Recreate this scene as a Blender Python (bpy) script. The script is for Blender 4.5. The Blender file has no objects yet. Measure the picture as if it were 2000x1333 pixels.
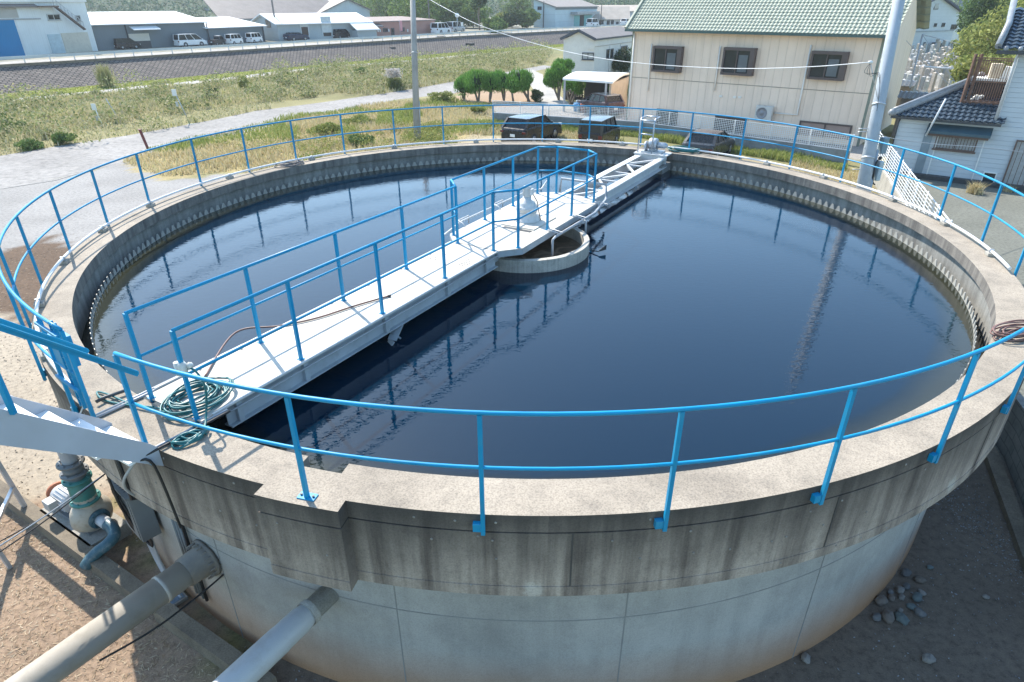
import bpy, math, random
import numpy as np
from mathutils import Vector, Matrix

random.seed(7)
RNG = np.random.default_rng(11)
SC = bpy.context.scene
COL = SC.collection
PI = math.pi
CT = 3.55                       # top of the tank coping above the ground
R_IN, R_OUT, R_RAIL = 7.92, 8.405, 8.448
WATER_Z = 3.09
SUN_AZ, SUN_EL = math.radians(125), math.radians(46)

# ------------------------------------------------------------------ camera
FPX = 1241.46
PITCH, ROLL = 0.490197, -0.002109
CAMLOC = np.array([-0.3175, -12.5706, 7.5002])
_cp, _sp = math.cos(PITCH), math.sin(PITCH)
_F = np.array([0, _cp, -_sp]); _U0 = np.array([0, _sp, _cp]); _X0 = np.array([1.0, 0, 0])
_X = _X0 * math.cos(ROLL) + _U0 * math.sin(ROLL)
_U = _U0 * math.cos(ROLL) - _X0 * math.sin(ROLL)
cam_d = bpy.data.cameras.new('camera')
cam = bpy.data.objects.new('camera', cam_d)
COL.objects.link(cam)
mw = Matrix.Identity(4)
for i in range(3):
    mw[i][0] = _X[i]; mw[i][1] = _U[i]; mw[i][2] = -_F[i]; mw[i][3] = CAMLOC[i]
cam.matrix_world = mw
cam_d.sensor_width = 36
cam_d.lens = FPX / 2000 * 36
cam_d.clip_start = 0.1
cam_d.clip_end = 6000
SC.camera = cam

# survey helpers: where a sight line meets the level plane z, a vertical wall or a plumb line
def sight(u, v):
    return (u - 1000) / FPX * _X - (v - 666.5) / FPX * _U + _F
def G(u, v, z=0.0):
    d = sight(u, v); s = (z - CAMLOC[2]) / d[2]; p = CAMLOC + s * d
    return Vector((p[0], p[1], z))
def WP(u, v, A, B):
    d = sight(u, v); A = np.array(A[:2], float); B = np.array(B[:2], float)
    t = (B - A) / np.linalg.norm(B - A); n = np.array([-t[1], t[0]])
    s = ((A - CAMLOC[:2]) @ n) / (d[:2] @ n); p = CAMLOC + s * d
    return float((p[:2] - A) @ t), float(p[2])
def HZ(x, y, v):
    lo, hi = -5.0, 40.0
    for _ in range(50):
        m = (lo + hi) / 2; q = np.array([x, y, m]) - CAMLOC
        r = 666.5 - FPX * (q @ _U) / (q @ _F)
        if r > v: lo = m
        else: hi = m
    return lo

# ------------------------------------------------------------------ materials
def nodes_of(name):
    m = bpy.data.materials.new(name); m.use_nodes = True
    nt = m.node_tree; nt.nodes.clear()
    out = nt.nodes.new('ShaderNodeOutputMaterial')
    b = nt.nodes.new('ShaderNodeBsdfPrincipled')
    nt.links.new(b.outputs[0], out.inputs[0])
    return m, nt, b
def nd(nt, t, **k):
    n = nt.nodes.new(t)
    for a, v in k.items(): setattr(n, a, v)
    return n
def noise(nt, vec, scale, detail=4, rough=.55, dist=0):
    n = nd(nt, 'ShaderNodeTexNoise'); n.inputs['Scale'].default_value = scale
    n.inputs['Detail'].default_value = detail; n.inputs['Roughness'].default_value = rough
    n.inputs['Distortion'].default_value = dist
    if vec is not None: nt.links.new(vec, n.inputs['Vector'])
    return n.outputs['Fac']
def ramp(nt, fac, stops):
    r = nd(nt, 'ShaderNodeValToRGB'); e = r.color_ramp.elements
    while len(e) < len(stops): e.new(.5)
    for q, (p, c) in zip(e, stops):
        q.position = p; q.color = (*c, 1) if len(c) == 3 else c
    nt.links.new(fac, r.inputs[0]); return r.outputs[0]
def mixc(nt, fac, a, b, mode='MIX'):
    m = nd(nt, 'ShaderNodeMix', data_type='RGBA', blend_type=mode)
    for sock, val in ((m.inputs[0], fac), (m.inputs[6], a), (m.inputs[7], b)):
        if isinstance(val, (int, float)): sock.default_value = val
        elif isinstance(val, tuple): sock.default_value = (*val, 1)
        else: nt.links.new(val, sock)
    return m.outputs[2]
def mth(nt, op, a, b=None, clamp=False):
    m = nd(nt, 'ShaderNodeMath', operation=op, use_clamp=clamp)
    for sock, val in zip(m.inputs, (a, b)):
        if val is None: continue
        if isinstance(val, (int, float)): sock.default_value = val
        else: nt.links.new(val, sock)
    return m.outputs[0]
def bump(nt, b, h, strength, dist=.02):
    n = nd(nt, 'ShaderNodeBump'); n.inputs['Strength'].default_value = strength
    n.inputs['Distance'].default_value = dist
    nt.links.new(h, n.inputs['Height']); nt.links.new(n.outputs[0], b.inputs['Normal'])
def objvec(nt): return nd(nt, 'ShaderNodeTexCoord').outputs['Object']
def posvec(nt): return nd(nt, 'ShaderNodeNewGeometry').outputs['Position']
def scaled(nt, vec, s):
    m = nd(nt, 'ShaderNodeMapping'); m.inputs['Scale'].default_value = s
    nt.links.new(vec, m.inputs['Vector']); return m.outputs[0]
def dark(c, k): return tuple(x * k for x in c)

def paint(name, c, rough=.45, metal=0.0, var=.12, scale=3.0, dirt=None, dirt_amt=.25, bumps=0, coat=0, spec=.5):
    m, nt, b = nodes_of(name)
    v = posvec(nt)
    f = noise(nt, v, scale, 5)
    col = ramp(nt, f, [(.3, dark(c, 1 - var)), (.7, tuple(min(1, x * (1 + var)) for x in c))])
    if dirt:
        g = noise(nt, v, scale * 3.1, 6, .65)
        gm = ramp(nt, g, [(.5, (0, 0, 0)), (.72, (dirt_amt,) * 3)])
        col = mixc(nt, gm, col, dirt)
    nt.links.new(col, b.inputs['Base Color'])
    rr = ramp(nt, noise(nt, v, scale * 2, 3), [(.3, (max(.02, rough - .08),) * 3), (.7, (min(1, rough + .1),) * 3)])
    nt.links.new(rr, b.inputs['Roughness'])
    b.inputs['Metallic'].default_value = metal
    b.inputs['Coat Weight'].default_value = coat
    b.inputs['Specular IOR Level'].default_value = spec
    if bumps: bump(nt, b, noise(nt, v, scale * 8, 4), bumps)
    return m

def concrete(name, c, stain=(.05, .05, .045), stain_amt=.5, streak=0.0, rough=.85, speck=.5, scale=1.0, grime_z=None, rust_z=None, white=0, grain=55):
    """weathered concrete of the round tank: streaks run down, grime band under the coping, soil splash at the foot"""
    m, nt, b = nodes_of(name)
    v = posvec(nt)
    sx = nd(nt, 'ShaderNodeSeparateXYZ'); nt.links.new(v, sx.inputs[0])
    ang = mth(nt, 'MULTIPLY', mth(nt, 'ARCTAN2', sx.outputs[0], sx.outputs[1]), 8.4)
    cv = nd(nt, 'ShaderNodeCombineXYZ'); nt.links.new(ang, cv.inputs[0]); nt.links.new(sx.outputs[2], cv.inputs[2])
    col = ramp(nt, noise(nt, v, .9 * scale, 6, .6), [(.3, dark(c, .78)), (.5, c), (.72, dark(c, 1.18))])
    bl = ramp(nt, noise(nt, v, 3.3 * scale, 8, .7), [(.48, (0, 0, 0)), (.75, (stain_amt,) * 3)])
    col = mixc(nt, bl, col, stain)
    if streak:
        s1 = noise(nt, scaled(nt, cv.outputs[0], (4.2, 1, .28)), 1.0, 6, .62)
        sm = ramp(nt, s1, [(.42, (0, 0, 0)), (.66, (streak,) * 3)])
        col = mixc(nt, sm, col, stain)
        s2 = noise(nt, scaled(nt, cv.outputs[0], (6.5, 1, .22)), 1.0, 4, .6)
        sm2 = ramp(nt, s2, [(.56, (0, 0, 0)), (.75, (streak * .6,) * 3)])
        col = mixc(nt, sm2, col, tuple(min(1, x * 1.5) for x in c))
    if grime_z:
        z0, z1, amt, gc = grime_z
        g = nd(nt, 'ShaderNodeMapRange'); g.inputs[1].default_value = z0; g.inputs[2].default_value = z1
        nt.links.new(mth(nt, 'ADD', sx.outputs[2], mth(nt, 'MULTIPLY', noise(nt, scaled(nt, cv.outputs[0], (3, 1, .5)), 1, 5), .5)), g.inputs[0])
        col = mixc(nt, mth(nt, 'MULTIPLY', g.outputs[0], amt), col, gc)
    if rust_z:
        z0, z1, amt, gc = rust_z
        g = nd(nt, 'ShaderNodeMapRange'); g.inputs[1].default_value = z1; g.inputs[2].default_value = z0
        nt.links.new(mth(nt, 'ADD', sx.outputs[2], mth(nt, 'MULTIPLY', noise(nt, scaled(nt, cv.outputs[0], (.5, 1, 1)), 1, 5), .35)), g.inputs[0])
        col = mixc(nt, mth(nt, 'MULTIPLY', g.outputs[0], amt), col, gc)
    if white:
        vo = nd(nt, 'ShaderNodeTexVoronoi'); vo.inputs['Scale'].default_value = .9
        nt.links.new(scaled(nt, cv.outputs[0], (1, 1, .8)), vo.inputs['Vector'])
        wmask = ramp(nt, mth(nt, 'ADD', vo.outputs['Distance'], mth(nt, 'MULTIPLY', noise(nt, v, 14, 4), .12)), [(.10, (white,) * 3), (.16, (0, 0, 0))])
        col = mixc(nt, wmask, col, (.62, .6, .54))
    if speck:
        sp = noise(nt, v, grain, 2, .7)
        col = mixc(nt, speck, col, ramp(nt, sp, [(.3, (.35, .35, .35)), (.55, (1, 1, 1)), (.8, (1.25, 1.25, 1.2))]), 'MULTIPLY')
    nt.links.new(col, b.inputs['Base Color'])
    b.inputs['Roughness'].default_value = rough
    b.inputs['Specular IOR Level'].default_value = .3
    bump(nt, b, noise(nt, v, 38, 6, .7), .35, .012)
    return m

def leafmat(name, cols, trans=.25, rough=.65, bs=.35, bw=.55):
    """each leaf or blade takes its own tone; big patches drift in tone as well"""
    m, nt, b = nodes_of(name)
    g = nd(nt, 'ShaderNodeNewGeometry')
    big = noise(nt, g.outputs['Position'], bs, 3, .6)
    f = mth(nt, 'ADD', mth(nt, 'MULTIPLY', g.outputs['Random Per Island'], .5), mth(nt, 'MULTIPLY', mth(nt, 'SUBTRACT', big, .5 - .5 * .55 / bw), bw))
    n = len(cols)
    col = ramp(nt, f, [(.12 + .7 * i / (n - 1), c) for i, c in enumerate(cols)])
    nt.links.new(col, b.inputs['Base Color']); b.inputs['Roughness'].default_value = rough
    b.inputs['Specular IOR Level'].default_value = .08
    if trans:
        tr = nd(nt, 'ShaderNodeBsdfTranslucent'); nt.links.new(col, tr.inputs[0])
        mx = nd(nt, 'ShaderNodeMixShader'); mx.inputs[0].default_value = trans
        nt.links.new(b.outputs[0], mx.inputs[1]); nt.links.new(tr.outputs[0], mx.inputs[2])
        nt.links.new(mx.outputs[0], nt.nodes['Material Output'].inputs[0])
    return m

# ------------------------------------------------------------------ mesh builder
class MB:
    def __init__(s): s.v = []; s.f = []; s.m = []; s.sm = []
    def add(s, vs, fs, mi=0, smooth=False):
        o = len(s.v); s.v += [tuple(p) for p in vs]
        for f in fs:
            s.f.append(tuple(i + o for i in f)); s.m.append(mi); s.sm.append(smooth)
        return s
    def hexa(s, p, mi=0):        # p: four bottom corners then four top ones, same winding
        return s.add(p, [(3, 2, 1, 0), (4, 5, 6, 7), (0, 1, 5, 4), (1, 2, 6, 5), (2, 3, 7, 6), (3, 0, 4, 7)], mi)
    def box(s, c, d, rz=0.0, mi=0, tilt=None):
        x, y, z = d[0] / 2, d[1] / 2, d[2] / 2
        M = Matrix.Rotation(rz, 3, 'Z')
        if tilt is not None: M = M @ tilt
        C = Vector(c)
        ps = [C + M @ Vector(q) for q in ((-x, -y, -z), (x, -y, -z), (x, y, -z), (-x, y, -z), (-x, -y, z), (x, -y, z), (x, y, z), (-x, y, z))]
        return s.hexa(ps, mi)
    def bar(s, p, q, w, h=None, up=(0, 0, 1), mi=0):
        p = Vector(p); q = Vector(q); h = h or w; t = (q - p).normalized(); up = Vector(up)
        if abs(t.dot(up)) > .98: up = Vector((1, 0, 0))
        a = t.cross(up).normalized() * (w / 2); b = a.cross(t).normalized() * (h / 2)
        ps = [p - a - b, p + a - b, q + a - b, q - a - b, p - a + b, p + a + b, q + a + b, q - a + b]
        return s.hexa(ps, mi)
    def tube(s, path, r, n=8, closed=False, mi=0, caps=True):
        path = [Vector(p) for p in path]; N = len(path); rs = r if isinstance(r, (list, tuple)) else [r] * N
        vs = []; ref = None
        for i, p in enumerate(path):
            if closed: t = path[(i + 1) % N] - path[i - 1]
            else: t = path[min(i + 1, N - 1)] - path[max(i - 1, 0)]
            t = t.normalized()
            if ref is None: ref = Vector((0, 0, 1)) if abs(t.z) < .9 else Vector((1, 0, 0))
            a = ref - t * ref.dot(t)
            if a.length < 1e-4: a = t.orthogonal()
            a.normalize(); b = t.cross(a); ref = a
            for k in range(n):
                w = 2 * PI * k / n; vs.append(p + (a * math.cos(w) + b * math.sin(w)) * rs[i])
        fs = []
        for i in range(N if closed else N - 1):
            j = (i + 1) % N
            for k in range(n):
                l = (k + 1) % n; fs.append((i * n + k, i * n + l, j * n + l, j * n + k))
        s.add(vs, fs, mi, True)
        if caps and not closed:
            o = len(s.v) - len(vs)
            s.f.append(tuple(o + k for k in range(n - 1, -1, -1))); s.m.append(mi); s.sm.append(False)
            s.f.append(tuple(o + (N - 1) * n + k for k in range(n))); s.m.append(mi); s.sm.append(False)
        return s
    def cyl(s, p, q, r, r2=None, n=16, mi=0):
        return s.tube([p, q], [r, r if r2 is None else r2], n, mi=mi)
    def lathe(s, prof, axis_p=(0, 0, 0), axis=(0, 0, 1), n=20, mi=0, smooth=True):
        ax = Vector(axis).normalized(); a = ax.orthogonal().normalized(); b = ax.cross(a); P = Vector(axis_p)
        vs = []
        for r, h in prof:
            for k in range(n):
                w = 2 * PI * k / n; vs.append(P + ax * h + (a * math.cos(w) + b * math.sin(w)) * r)
        fs = []
        for i in range(len(prof) - 1):
            for k in range(n):
                l = (k + 1) % n; fs.append((i * n + k, i * n + l, (i + 1) * n + l, (i + 1) * n + k))
        return s.add(vs, fs, mi, smooth)
    def prism(s, poly, z0, z1, mi=0):
        n = len(poly); vs = [(x, y, z0) for x, y in poly] + [(x, y, z1) for x, y in poly]
        fs = [tuple(range(n - 1, -1, -1)), tuple(range(n, 2 * n))] + [(i, (i + 1) % n, (i + 1) % n + n, i + n) for i in range(n)]
        return s.add(vs, fs, mi)
    def ring(s, ri, ro, z0, z1, a0=0.0, a1=2 * PI, n=240, mi=0, breaks=()):
        closed = abs(a1 - a0 - 2 * PI) < 1e-6
        A = sorted(set([round(a0 + (a1 - a0) * i / n, 6) for i in range(n + (0 if closed else 1))] + [round(b, 6) for b in breaks]))
        fi = ri if callable(ri) else (lambda a: ri); fo = ro if callable(ro) else (lambda a: ro)
        N = len(A); vs = []
        for a in A:
            c, d = math.cos(a), math.sin(a); i, o = fi(a), fo(a)
            vs += [(i * c, i * d, z0), (o * c, o * d, z0), (o * c, o * d, z1), (i * c, i * d, z1)]
        fs = []
        for k in range(N if closed else N - 1):
            l = (k + 1) % N; p, q = 4 * k, 4 * l
            fs += [(p + 1, q + 1, q + 2, p + 2), (q, p, p + 3, q + 3), (p + 2, q + 2, q + 3, p + 3), (q + 1, p + 1, p, q)]
        if not closed:
            fs += [(0, 1, 2, 3), (4 * N - 1, 4 * N - 2, 4 * N - 3, 4 * N - 4)]
        return s.add(vs, fs, mi)
    def ball(s, c, r, n=8, mi=0, squash=(1, 1, 1), jit=0):
        vs = []; C = Vector(c)
        for i in range(n + 1):
            t = PI * i / n
            for k in range(2 * n):
                p = PI * k / n; rr = r * (1 + random.uniform(-jit, jit))
                vs.append(C + Vector((rr * math.sin(t) * math.cos(p) * squash[0], rr * math.sin(t) * math.sin(p) * squash[1], rr * math.cos(t) * squash[2])))
        fs = [(i * 2 * n + k, (i + 1) * 2 * n + k, (i + 1) * 2 * n + (k + 1) % (2 * n), i * 2 * n + (k + 1) % (2 * n)) for i in range(n) for k in range(2 * n)]
        return s.add(vs, fs, mi, True)
    def obj(s, name, mats, parent=None, bevel=0, off=None):
        me = bpy.data.meshes.new(name)
        V = s.v if off is None else [(x - off[0], y - off[1], z - off[2]) for x, y, z in s.v]
        me.from_pydata(V, [], s.f)
        if not isinstance(mats, (list, tuple)): mats = [mats]
        for m in mats: me.materials.append(m)
        me.polygons.foreach_set('material_index', s.m); me.polygons.foreach_set('use_smooth', s.sm)
        me.update(); me.validate()
        return link(name, me, parent, bevel)
INV = {}
def link(name, me, parent=None, bevel=0):
    o = bpy.data.objects.new(name, me); COL.objects.link(o)
    if parent is not None:
        o.parent = parent
        if parent.name in INV: o.matrix_parent_inverse = INV[parent.name]
    if bevel:
        b = o.modifiers.new('bevel', 'BEVEL'); b.width = bevel; b.segments = 2; b.limit_method = 'ANGLE'; b.angle_limit = math.radians(40)
        b.harden_normals = False
    return o
def tag(o, label=None, cat=None, group=None, kind=None):
    if label: o['label'] = label
    if cat: o['category'] = cat
    if group: o['group'] = group
    if kind: o['kind'] = kind
    return o
def thing(name, label, cat, loc=(0, 0, 0), rotz=0.0, group=None, local=False):
    """an Empty at the base of a thing. Its parts are given in world coordinates unless local is set"""
    o = bpy.data.objects.new(name, None); COL.objects.link(o); o.empty_display_size = .2
    o.location = loc; o.rotation_euler = (0, 0, rotz)
    if not local: INV[o.name] = (Matrix.Translation(Vector(loc)) @ Matrix.Rotation(rotz, 4, 'Z')).inverted()
    return tag(o, label, cat, group)
def dup(root, loc, rotz, label=None, group=None):
    r = root.copy(); COL.objects.link(r); r.location = loc; r.rotation_euler = (0, 0, rotz)
    if label: r['label'] = label
    if group: r['group'] = group
    for ch in list(root.children):
        c = ch.copy(); COL.objects.link(c); c.parent = r
        for g in list(ch.children):
            d = g.copy(); COL.objects.link(d); d.parent = c
    return r
def raw(name, V, F, mats, parent=None, smooth=False, mi=None):
    """fast path for big numpy meshes; F is an (n,k) index array"""
    me = bpy.data.meshes.new(name); V = np.asarray(V, np.float32); F = np.asarray(F, np.int32); n, k = F.shape
    me.vertices.add(len(V)); me.vertices.foreach_set('co', V.ravel())
    me.loops.add(n * k); me.loops.foreach_set('vertex_index', F.ravel())
    me.polygons.add(n); me.polygons.foreach_set('loop_start', np.arange(0, n * k, k, dtype=np.int32))
    me.polygons.foreach_set('loop_total', np.full(n, k, np.int32))
    for m in (mats if isinstance(mats, (list, tuple)) else [mats]): me.materials.append(m)
    if mi is not None: me.polygons.foreach_set('material_index', np.asarray(mi, np.int32))
    if smooth: me.polygons.foreach_set('use_smooth', np.ones(n, bool))
    me.update(calc_edges=True)
    return link(name, me, parent)
def rowpick(P, poly):
    """points of P (n,2) inside the polygon"""
    poly = np.asarray([(p[0], p[1]) for p in poly], float); x, y = P[:, 0], P[:, 1]; c = np.zeros(len(P), bool); j = len(poly) - 1
    for i in range(len(poly)):
        xi, yi = poly[i]; xj, yj = poly[j]
        with np.errstate(divide='ignore', invalid='ignore'):
            c ^= ((yi > y) != (yj > y)) & (x < (xj - xi) * (y - yi) / (yj - yi + 1e-12) + xi)
        j = i
    return c
def scatter(poly, n):
    poly = [(p[0], p[1]) for p in poly]; a = np.array(poly); lo, hi = a.min(0), a.max(0); out = []; got = 0
    while got < n:
        P = RNG.uniform(lo, hi, (max(n, 100) * 2, 2)); P = P[rowpick(P, poly)]; out.append(P); got += len(P)
        if len(P) == 0: break
    return np.concatenate(out)[:n]
def vnoise(P, s, seed=0):
    """cheap smooth value noise on points (n,2)"""
    r = np.random.default_rng(seed); T = r.random((64, 64)); q = P / s; i = np.floor(q).astype(int); f = q - i; f = f * f * (3 - 2 * f)
    a = T[i[:, 0] % 64, i[:, 1] % 64]; b = T[(i[:, 0] + 1) % 64, i[:, 1] % 64]; c = T[i[:, 0] % 64, (i[:, 1] + 1) % 64]; d = T[(i[:, 0] + 1) % 64, (i[:, 1] + 1) % 64]
    return (a * (1 - f[:, 0]) + b * f[:, 0]) * (1 - f[:, 1]) + (c * (1 - f[:, 0]) + d * f[:, 0]) * f[:, 1]
def blades(P, h, w, lean=.35, z=0.0):
    """grass blades: one bent two-triangle strip at each point"""
    n = len(P); h = np.broadcast_to(h, n) * RNG.uniform(.55, 1.25, n); w = np.broadcast_to(w, n)
    a = RNG.uniform(0, 2 * PI, n); l = RNG.uniform(0, lean, n) * h; b = RNG.uniform(0, 2 * PI, n)
    zz = np.broadcast_to(z, n)
    side = np.stack([np.cos(a) * w / 2, np.sin(a) * w / 2, 0 * a], 1); tip = np.stack([np.cos(b) * l, np.sin(b) * l, h], 1)
    base = np.stack([P[:, 0], P[:, 1], zz], 1); mid = base + tip * np.array([.35, .35, .6])
    V = np.stack([base - side, base + side, mid + side * .8, base + tip, mid - side * .8], 1).reshape(-1, 3)
    i = np.arange(n)[:, None] * 5
    F = np.concatenate([i + np.array([[0, 1, 2]]), i + np.array([[0, 2, 4]]), i + np.array([[4, 2, 3]])], 0)
    return V, F
def leaves(C, size, wid=.45, flat=.0):
    """leaf-sized quads (folded kites) with random facing at points C (n,3)"""
    n = len(C); s = np.broadcast_to(size, n)[:, None] * RNG.uniform(.6, 1.35, (n, 1))
    a = RNG.normal(size=(n, 3)); a /= np.linalg.norm(a, axis=1)[:, None]; a[:, 2] *= (1 - flat)
    b = RNG.normal(size=(n, 3)); b -= (b * a).sum(1)[:, None] * a; b /= np.linalg.norm(b, axis=1)[:, None]
    V = np.stack([C - a * s, C + b * s * wid, C + a * s, C - b * s * wid], 1).reshape(-1, 3)
    return V, np.arange(n)[:, None] * 4 + np.array([[0, 1, 2, 3]])
def clump_points(n, centres, radii, shell=.55):
    k = RNG.integers(0, len(centres), n); d = RNG.normal(size=(n, 3)); d /= np.linalg.norm(d, axis=1)[:, None]
    rr = shell + (1 - shell) * RNG.random((n, 1)) ** .6
    return np.asarray(centres)[k] + d * rr * np.asarray(radii)[k]
# ------------------------------------------------------------------ palette
BLUE = paint('blue_rail_paint', (.0005, .25, .47), .45, 0, .14, 1.2, (.06, .26, .36), .45, spec=.35)
GALV = paint('galvanised_steel', (.46, .49, .52), .42, .55, .1, 4, (.3, .31, .32), .35)
WHITE_ST = paint('white_painted_steel', (.58, .58, .57), .5, 0, .06, 3, (.36, .34, .3), .4)
DECKM = paint('pale_grey_deck_plate', (.55, .515, .455), .6, 0, .08, 1.1, (.30, .27, .23), .55, bumps=.15, spec=.3)
BEAMM = paint('grey_beam_paint', (.36, .40, .43), .5, 0, .1, 2, (.2, .2, .19), .4)
DARKST = paint('dark_steel', (.06, .065, .07), .5, .3, .2, 6)
GREY_BOX = paint('grey_cabinet_paint', (.16, .175, .18), .5, 0, .08, 3)
PVC = paint('grey_pvc', (.34, .36, .385), .4, 0, .08, 5, (.3, .3, .28), .3)
BLACKRUB = paint('black_rubber', (.015, .015, .017), .55, 0, .2, 8)
TEAL = paint('teal_hose_rubber', (.012, .13, .14), .38, 0, .15, 8)
BROWNH = paint('brown_hose_rubber', (.17, .09, .075), .5, 0, .2, 8)
GREYH = paint('grey_hose_rubber', (.2, .17, .16), .5, 0, .2, 8)
GLASS = paint('dark_window_glass', (.02, .028, .033), .06, 0, .2, 2)
WHITEP = paint('white_wall_paint', (.75, .75, .72), .6, 0, .05, .6, (.45, .44, .4), .25)
C_TOP = concrete('coping_concrete', (.355, .305, .245), (.13, .115, .1), .5, 0, .9, .55, 1.2)
C_BAND = concrete('stained_band_concrete', (.41, .345, .29), (.075, .057, .05), .45, .85, .9, .35, 1.0, grime_z=(2.95, 3.8, .9, (.055, .05, .047)), white=.45)
C_WALL = concrete('lower_wall_concrete', (.385, .375, .35), (.18, .18, .175), .35, .22, .85, .25, .8, rust_z=(.2, 1.2, .85, (.42, .21, .09)), white=.25)
C_IN = concrete('wet_inner_concrete', (.3, .3, .28), (.05, .05, .05), .5, .5, .85, .3, 1.2)
C_FACE = concrete('inner_coping_face_concrete', (.25, .23, .205), (.05, .05, .05), .5, .75, .9, .3, 1.2)
C_PLAIN = concrete('plain_concrete', (.36, .34, .3), (.1, .09, .08), .4, 0, .9, .4, 1.5)
C_OLD = concrete('old_kerb_concrete', (.21, .175, .13), (.06, .05, .045), .5, 0, .9, .5, 2)
C_SUB = concrete('submerged_wall_concrete', (.12, .10, .06), (.02, .02, .015), .6, .3, .9, .3, 1.5)

# ------------------------------------------------------------------ ground
BANK = [(-260, -235), (-110, -30), (-75, 21.5)] + [tuple(G(u, v, 2.0)[:2]) for u, v in ((0, 130), (150, 121), (300, 111), (450, 101.5), (600, 91.5), (750, 82), (900, 72.5), (1040, 65))] + [(24, 152), (52, 176), (110, 212), (300, 300), (900, 500)]
BANK = [Vector(p) for p in BANK]
def shifted(line, d):
    out = []
    for i, p in enumerate(line):
        t = (line[min(i + 1, len(line) - 1)] - line[max(i - 1, 0)]).normalized(); out.append(p + Vector((t.y, -t.x)) * d)
    return out
TOE = shifted(BANK, 4.7)
POLYS = dict(
    gravel=[G(-700, 560), G(-200, 400), G(0, 368), G(160, 338), G(235, 318), G(310, 345), G(420, 345), G(460, 335), (-6, 9), (-2, 8), (-8.6, 2), G(130, 470), G(0, 500), G(-300, 600)],
    litter=[G(-60, 500), G(40, 478), G(130, 455), (-6.5, 6.5), (-5, 2), (-7, -2), G(90, 640), G(20, 640), G(-80, 600)],
    sand=[G(-400, 650), G(-60, 600), G(20, 630), G(90, 635), (-6, -2), (-4.8, -6), (-6.8, -5.4), G(0, 985), G(-500, 800)],
    straw=[G(-500, 800), G(0, 985), G(240, 1165), G(460, 1330), G(380, 1600), G(-600, 1600)],
    pit=[(-4.2, -6.2), G(450, 1318), G(420, 1700), (12, -14), (9.3, -5), (9.5, 0), (0, 0)],
    parking=[(-8, 15), (-3.5, 29.5), (1.5, 29), (8, 25), (14, 21), (17, 18), (12.6, 7), (6, 8), (0, 12)],
    lot=[(13.2, 6.2), (18.6, 19.6), (24, 17), (60, 0), (60, -40), (10, -20), (8.6, -5), (9.6, -2.5)],
    back=[G(950, 205), G(962, 230), (10, 28.6), (18, 22), (24, 24), (9.5, 39), (7, 44), G(1060, 205)],
    topi=[G(880, 178), G(1045, 176), G(1062, 205), G(960, 212), G(890, 205)],
    dryleft=[G(235, 318), G(300, 292), G(420, 262), G(560, 232), G(720, 205), G(790, 200), (-3, 30), (-8, 17), G(470, 335), G(310, 345)],
)
XS = np.arange(-62, 42, .42); YS = np.arange(-16, 100, .42)
gx, gy = np.meshgrid(XS, YS, indexing='ij'); PP = np.stack([gx.ravel(), gy.ravel()], 1)
JIT = PP + np.stack([vnoise(PP, 1.7, 1) - .5, vnoise(PP, 1.3, 2) - .5], 1) * 2.2
colr = np.tile(np.array([.235, .215, .10]), (len(PP), 1))
colr += (vnoise(PP, 4, 5)[:, None] - .5) * np.array([.1, .08, .05])
ZC = dict(dryleft=(.36, .29, .14), parking=(.37, .31, .2), lot=(.175, .18, .155), back=(.34, .315, .29), gravel=(.30, .288, .275), litter=(.13, .088, .06), sand=(.37, .315, .245), pit=(.175, .138, .106), straw=(.31, .225, .16), topi=(.37, .26, .17))
for k in ('dryleft', 'lot', 'back', 'parking', 'gravel', 'litter', 'sand', 'pit', 'straw', 'topi'):
    colr[rowpick(JIT, POLYS[k])] = ZC[k]
colr *= (.88 + .24 * vnoise(PP, .9, 8))[:, None]
nx, ny = len(XS), len(YS)
I = np.arange(nx * ny).reshape(nx, ny)
quads = np.stack([I[:-1, :-1], I[1:, :-1], I[1:, 1:], I[:-1, 1:]], -1).reshape(-1, 4)
def ground_material(name, attr=True, base=None, rough=.95, b=.5, fine=9.0):
    m, nt, bs = nodes_of(name); v = posvec(nt)
    if attr:
        a = nd(nt, 'ShaderNodeAttribute'); a.attribute_name = 'soil'; c = a.outputs['Color']
    else:
        c = ramp(nt, noise(nt, v, .25, 6, .6), [(.3, dark(base, .8)), (.7, dark(base, 1.18))])
    n1 = noise(nt, v, fine, 8, .72)
    c = mixc(nt, .75, c, ramp(nt, n1, [(.28, (.35, .33, .31)), (.5, (1, 1, 1)), (.75, (1.45, 1.4, 1.3))]), 'MULTIPLY')
    c = mixc(nt, .5, c, ramp(nt, noise(nt, v, 55, 3, .7), [(.3, (.45, .45, .45)), (.6, (1.05, 1.05, 1.05)), (.8, (1.4, 1.4, 1.4))]), 'MULTIPLY')
    nt.links.new(c, bs.inputs['Base Color']); bs.inputs['Roughness'].default_value = rough
    bs.inputs['Specular IOR Level'].default_value = .2
    bump(nt, bs, noise(nt, v, 24, 8, .72), b * .6, .04)
    return m
GM = ground_material('ground_soil')
FARM = ground_material('far_field_soil', False, (.2, .2, .09), fine=1.2)
big = 1200.0
x0, x1, y0, y1 = XS[0], XS[-1], YS[0], YS[-1]
Vg = np.concatenate([np.stack([PP[:, 0], PP[:, 1], 0 * PP[:, 0]], 1), np.array([[-big, -big, 0], [big, -big, 0], [big, big, 0], [-big, big, 0], [x0, y0, 0], [x1, y0, 0], [x1, y1, 0], [x0, y1, 0]])])
o = nx * ny
Fg = np.concatenate([quads, np.array([[o, o + 1, o + 5, o + 4], [o + 1, o + 2, o + 6, o + 5], [o + 2, o + 3, o + 7, o + 6], [o + 3, o, o + 4, o + 7]])])
ground = raw('ground', Vg, Fg, [GM, FARM], mi=[0] * len(quads) + [1] * 4)
att = ground.data.attributes.new('soil', 'FLOAT_COLOR', 'POINT')
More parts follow.
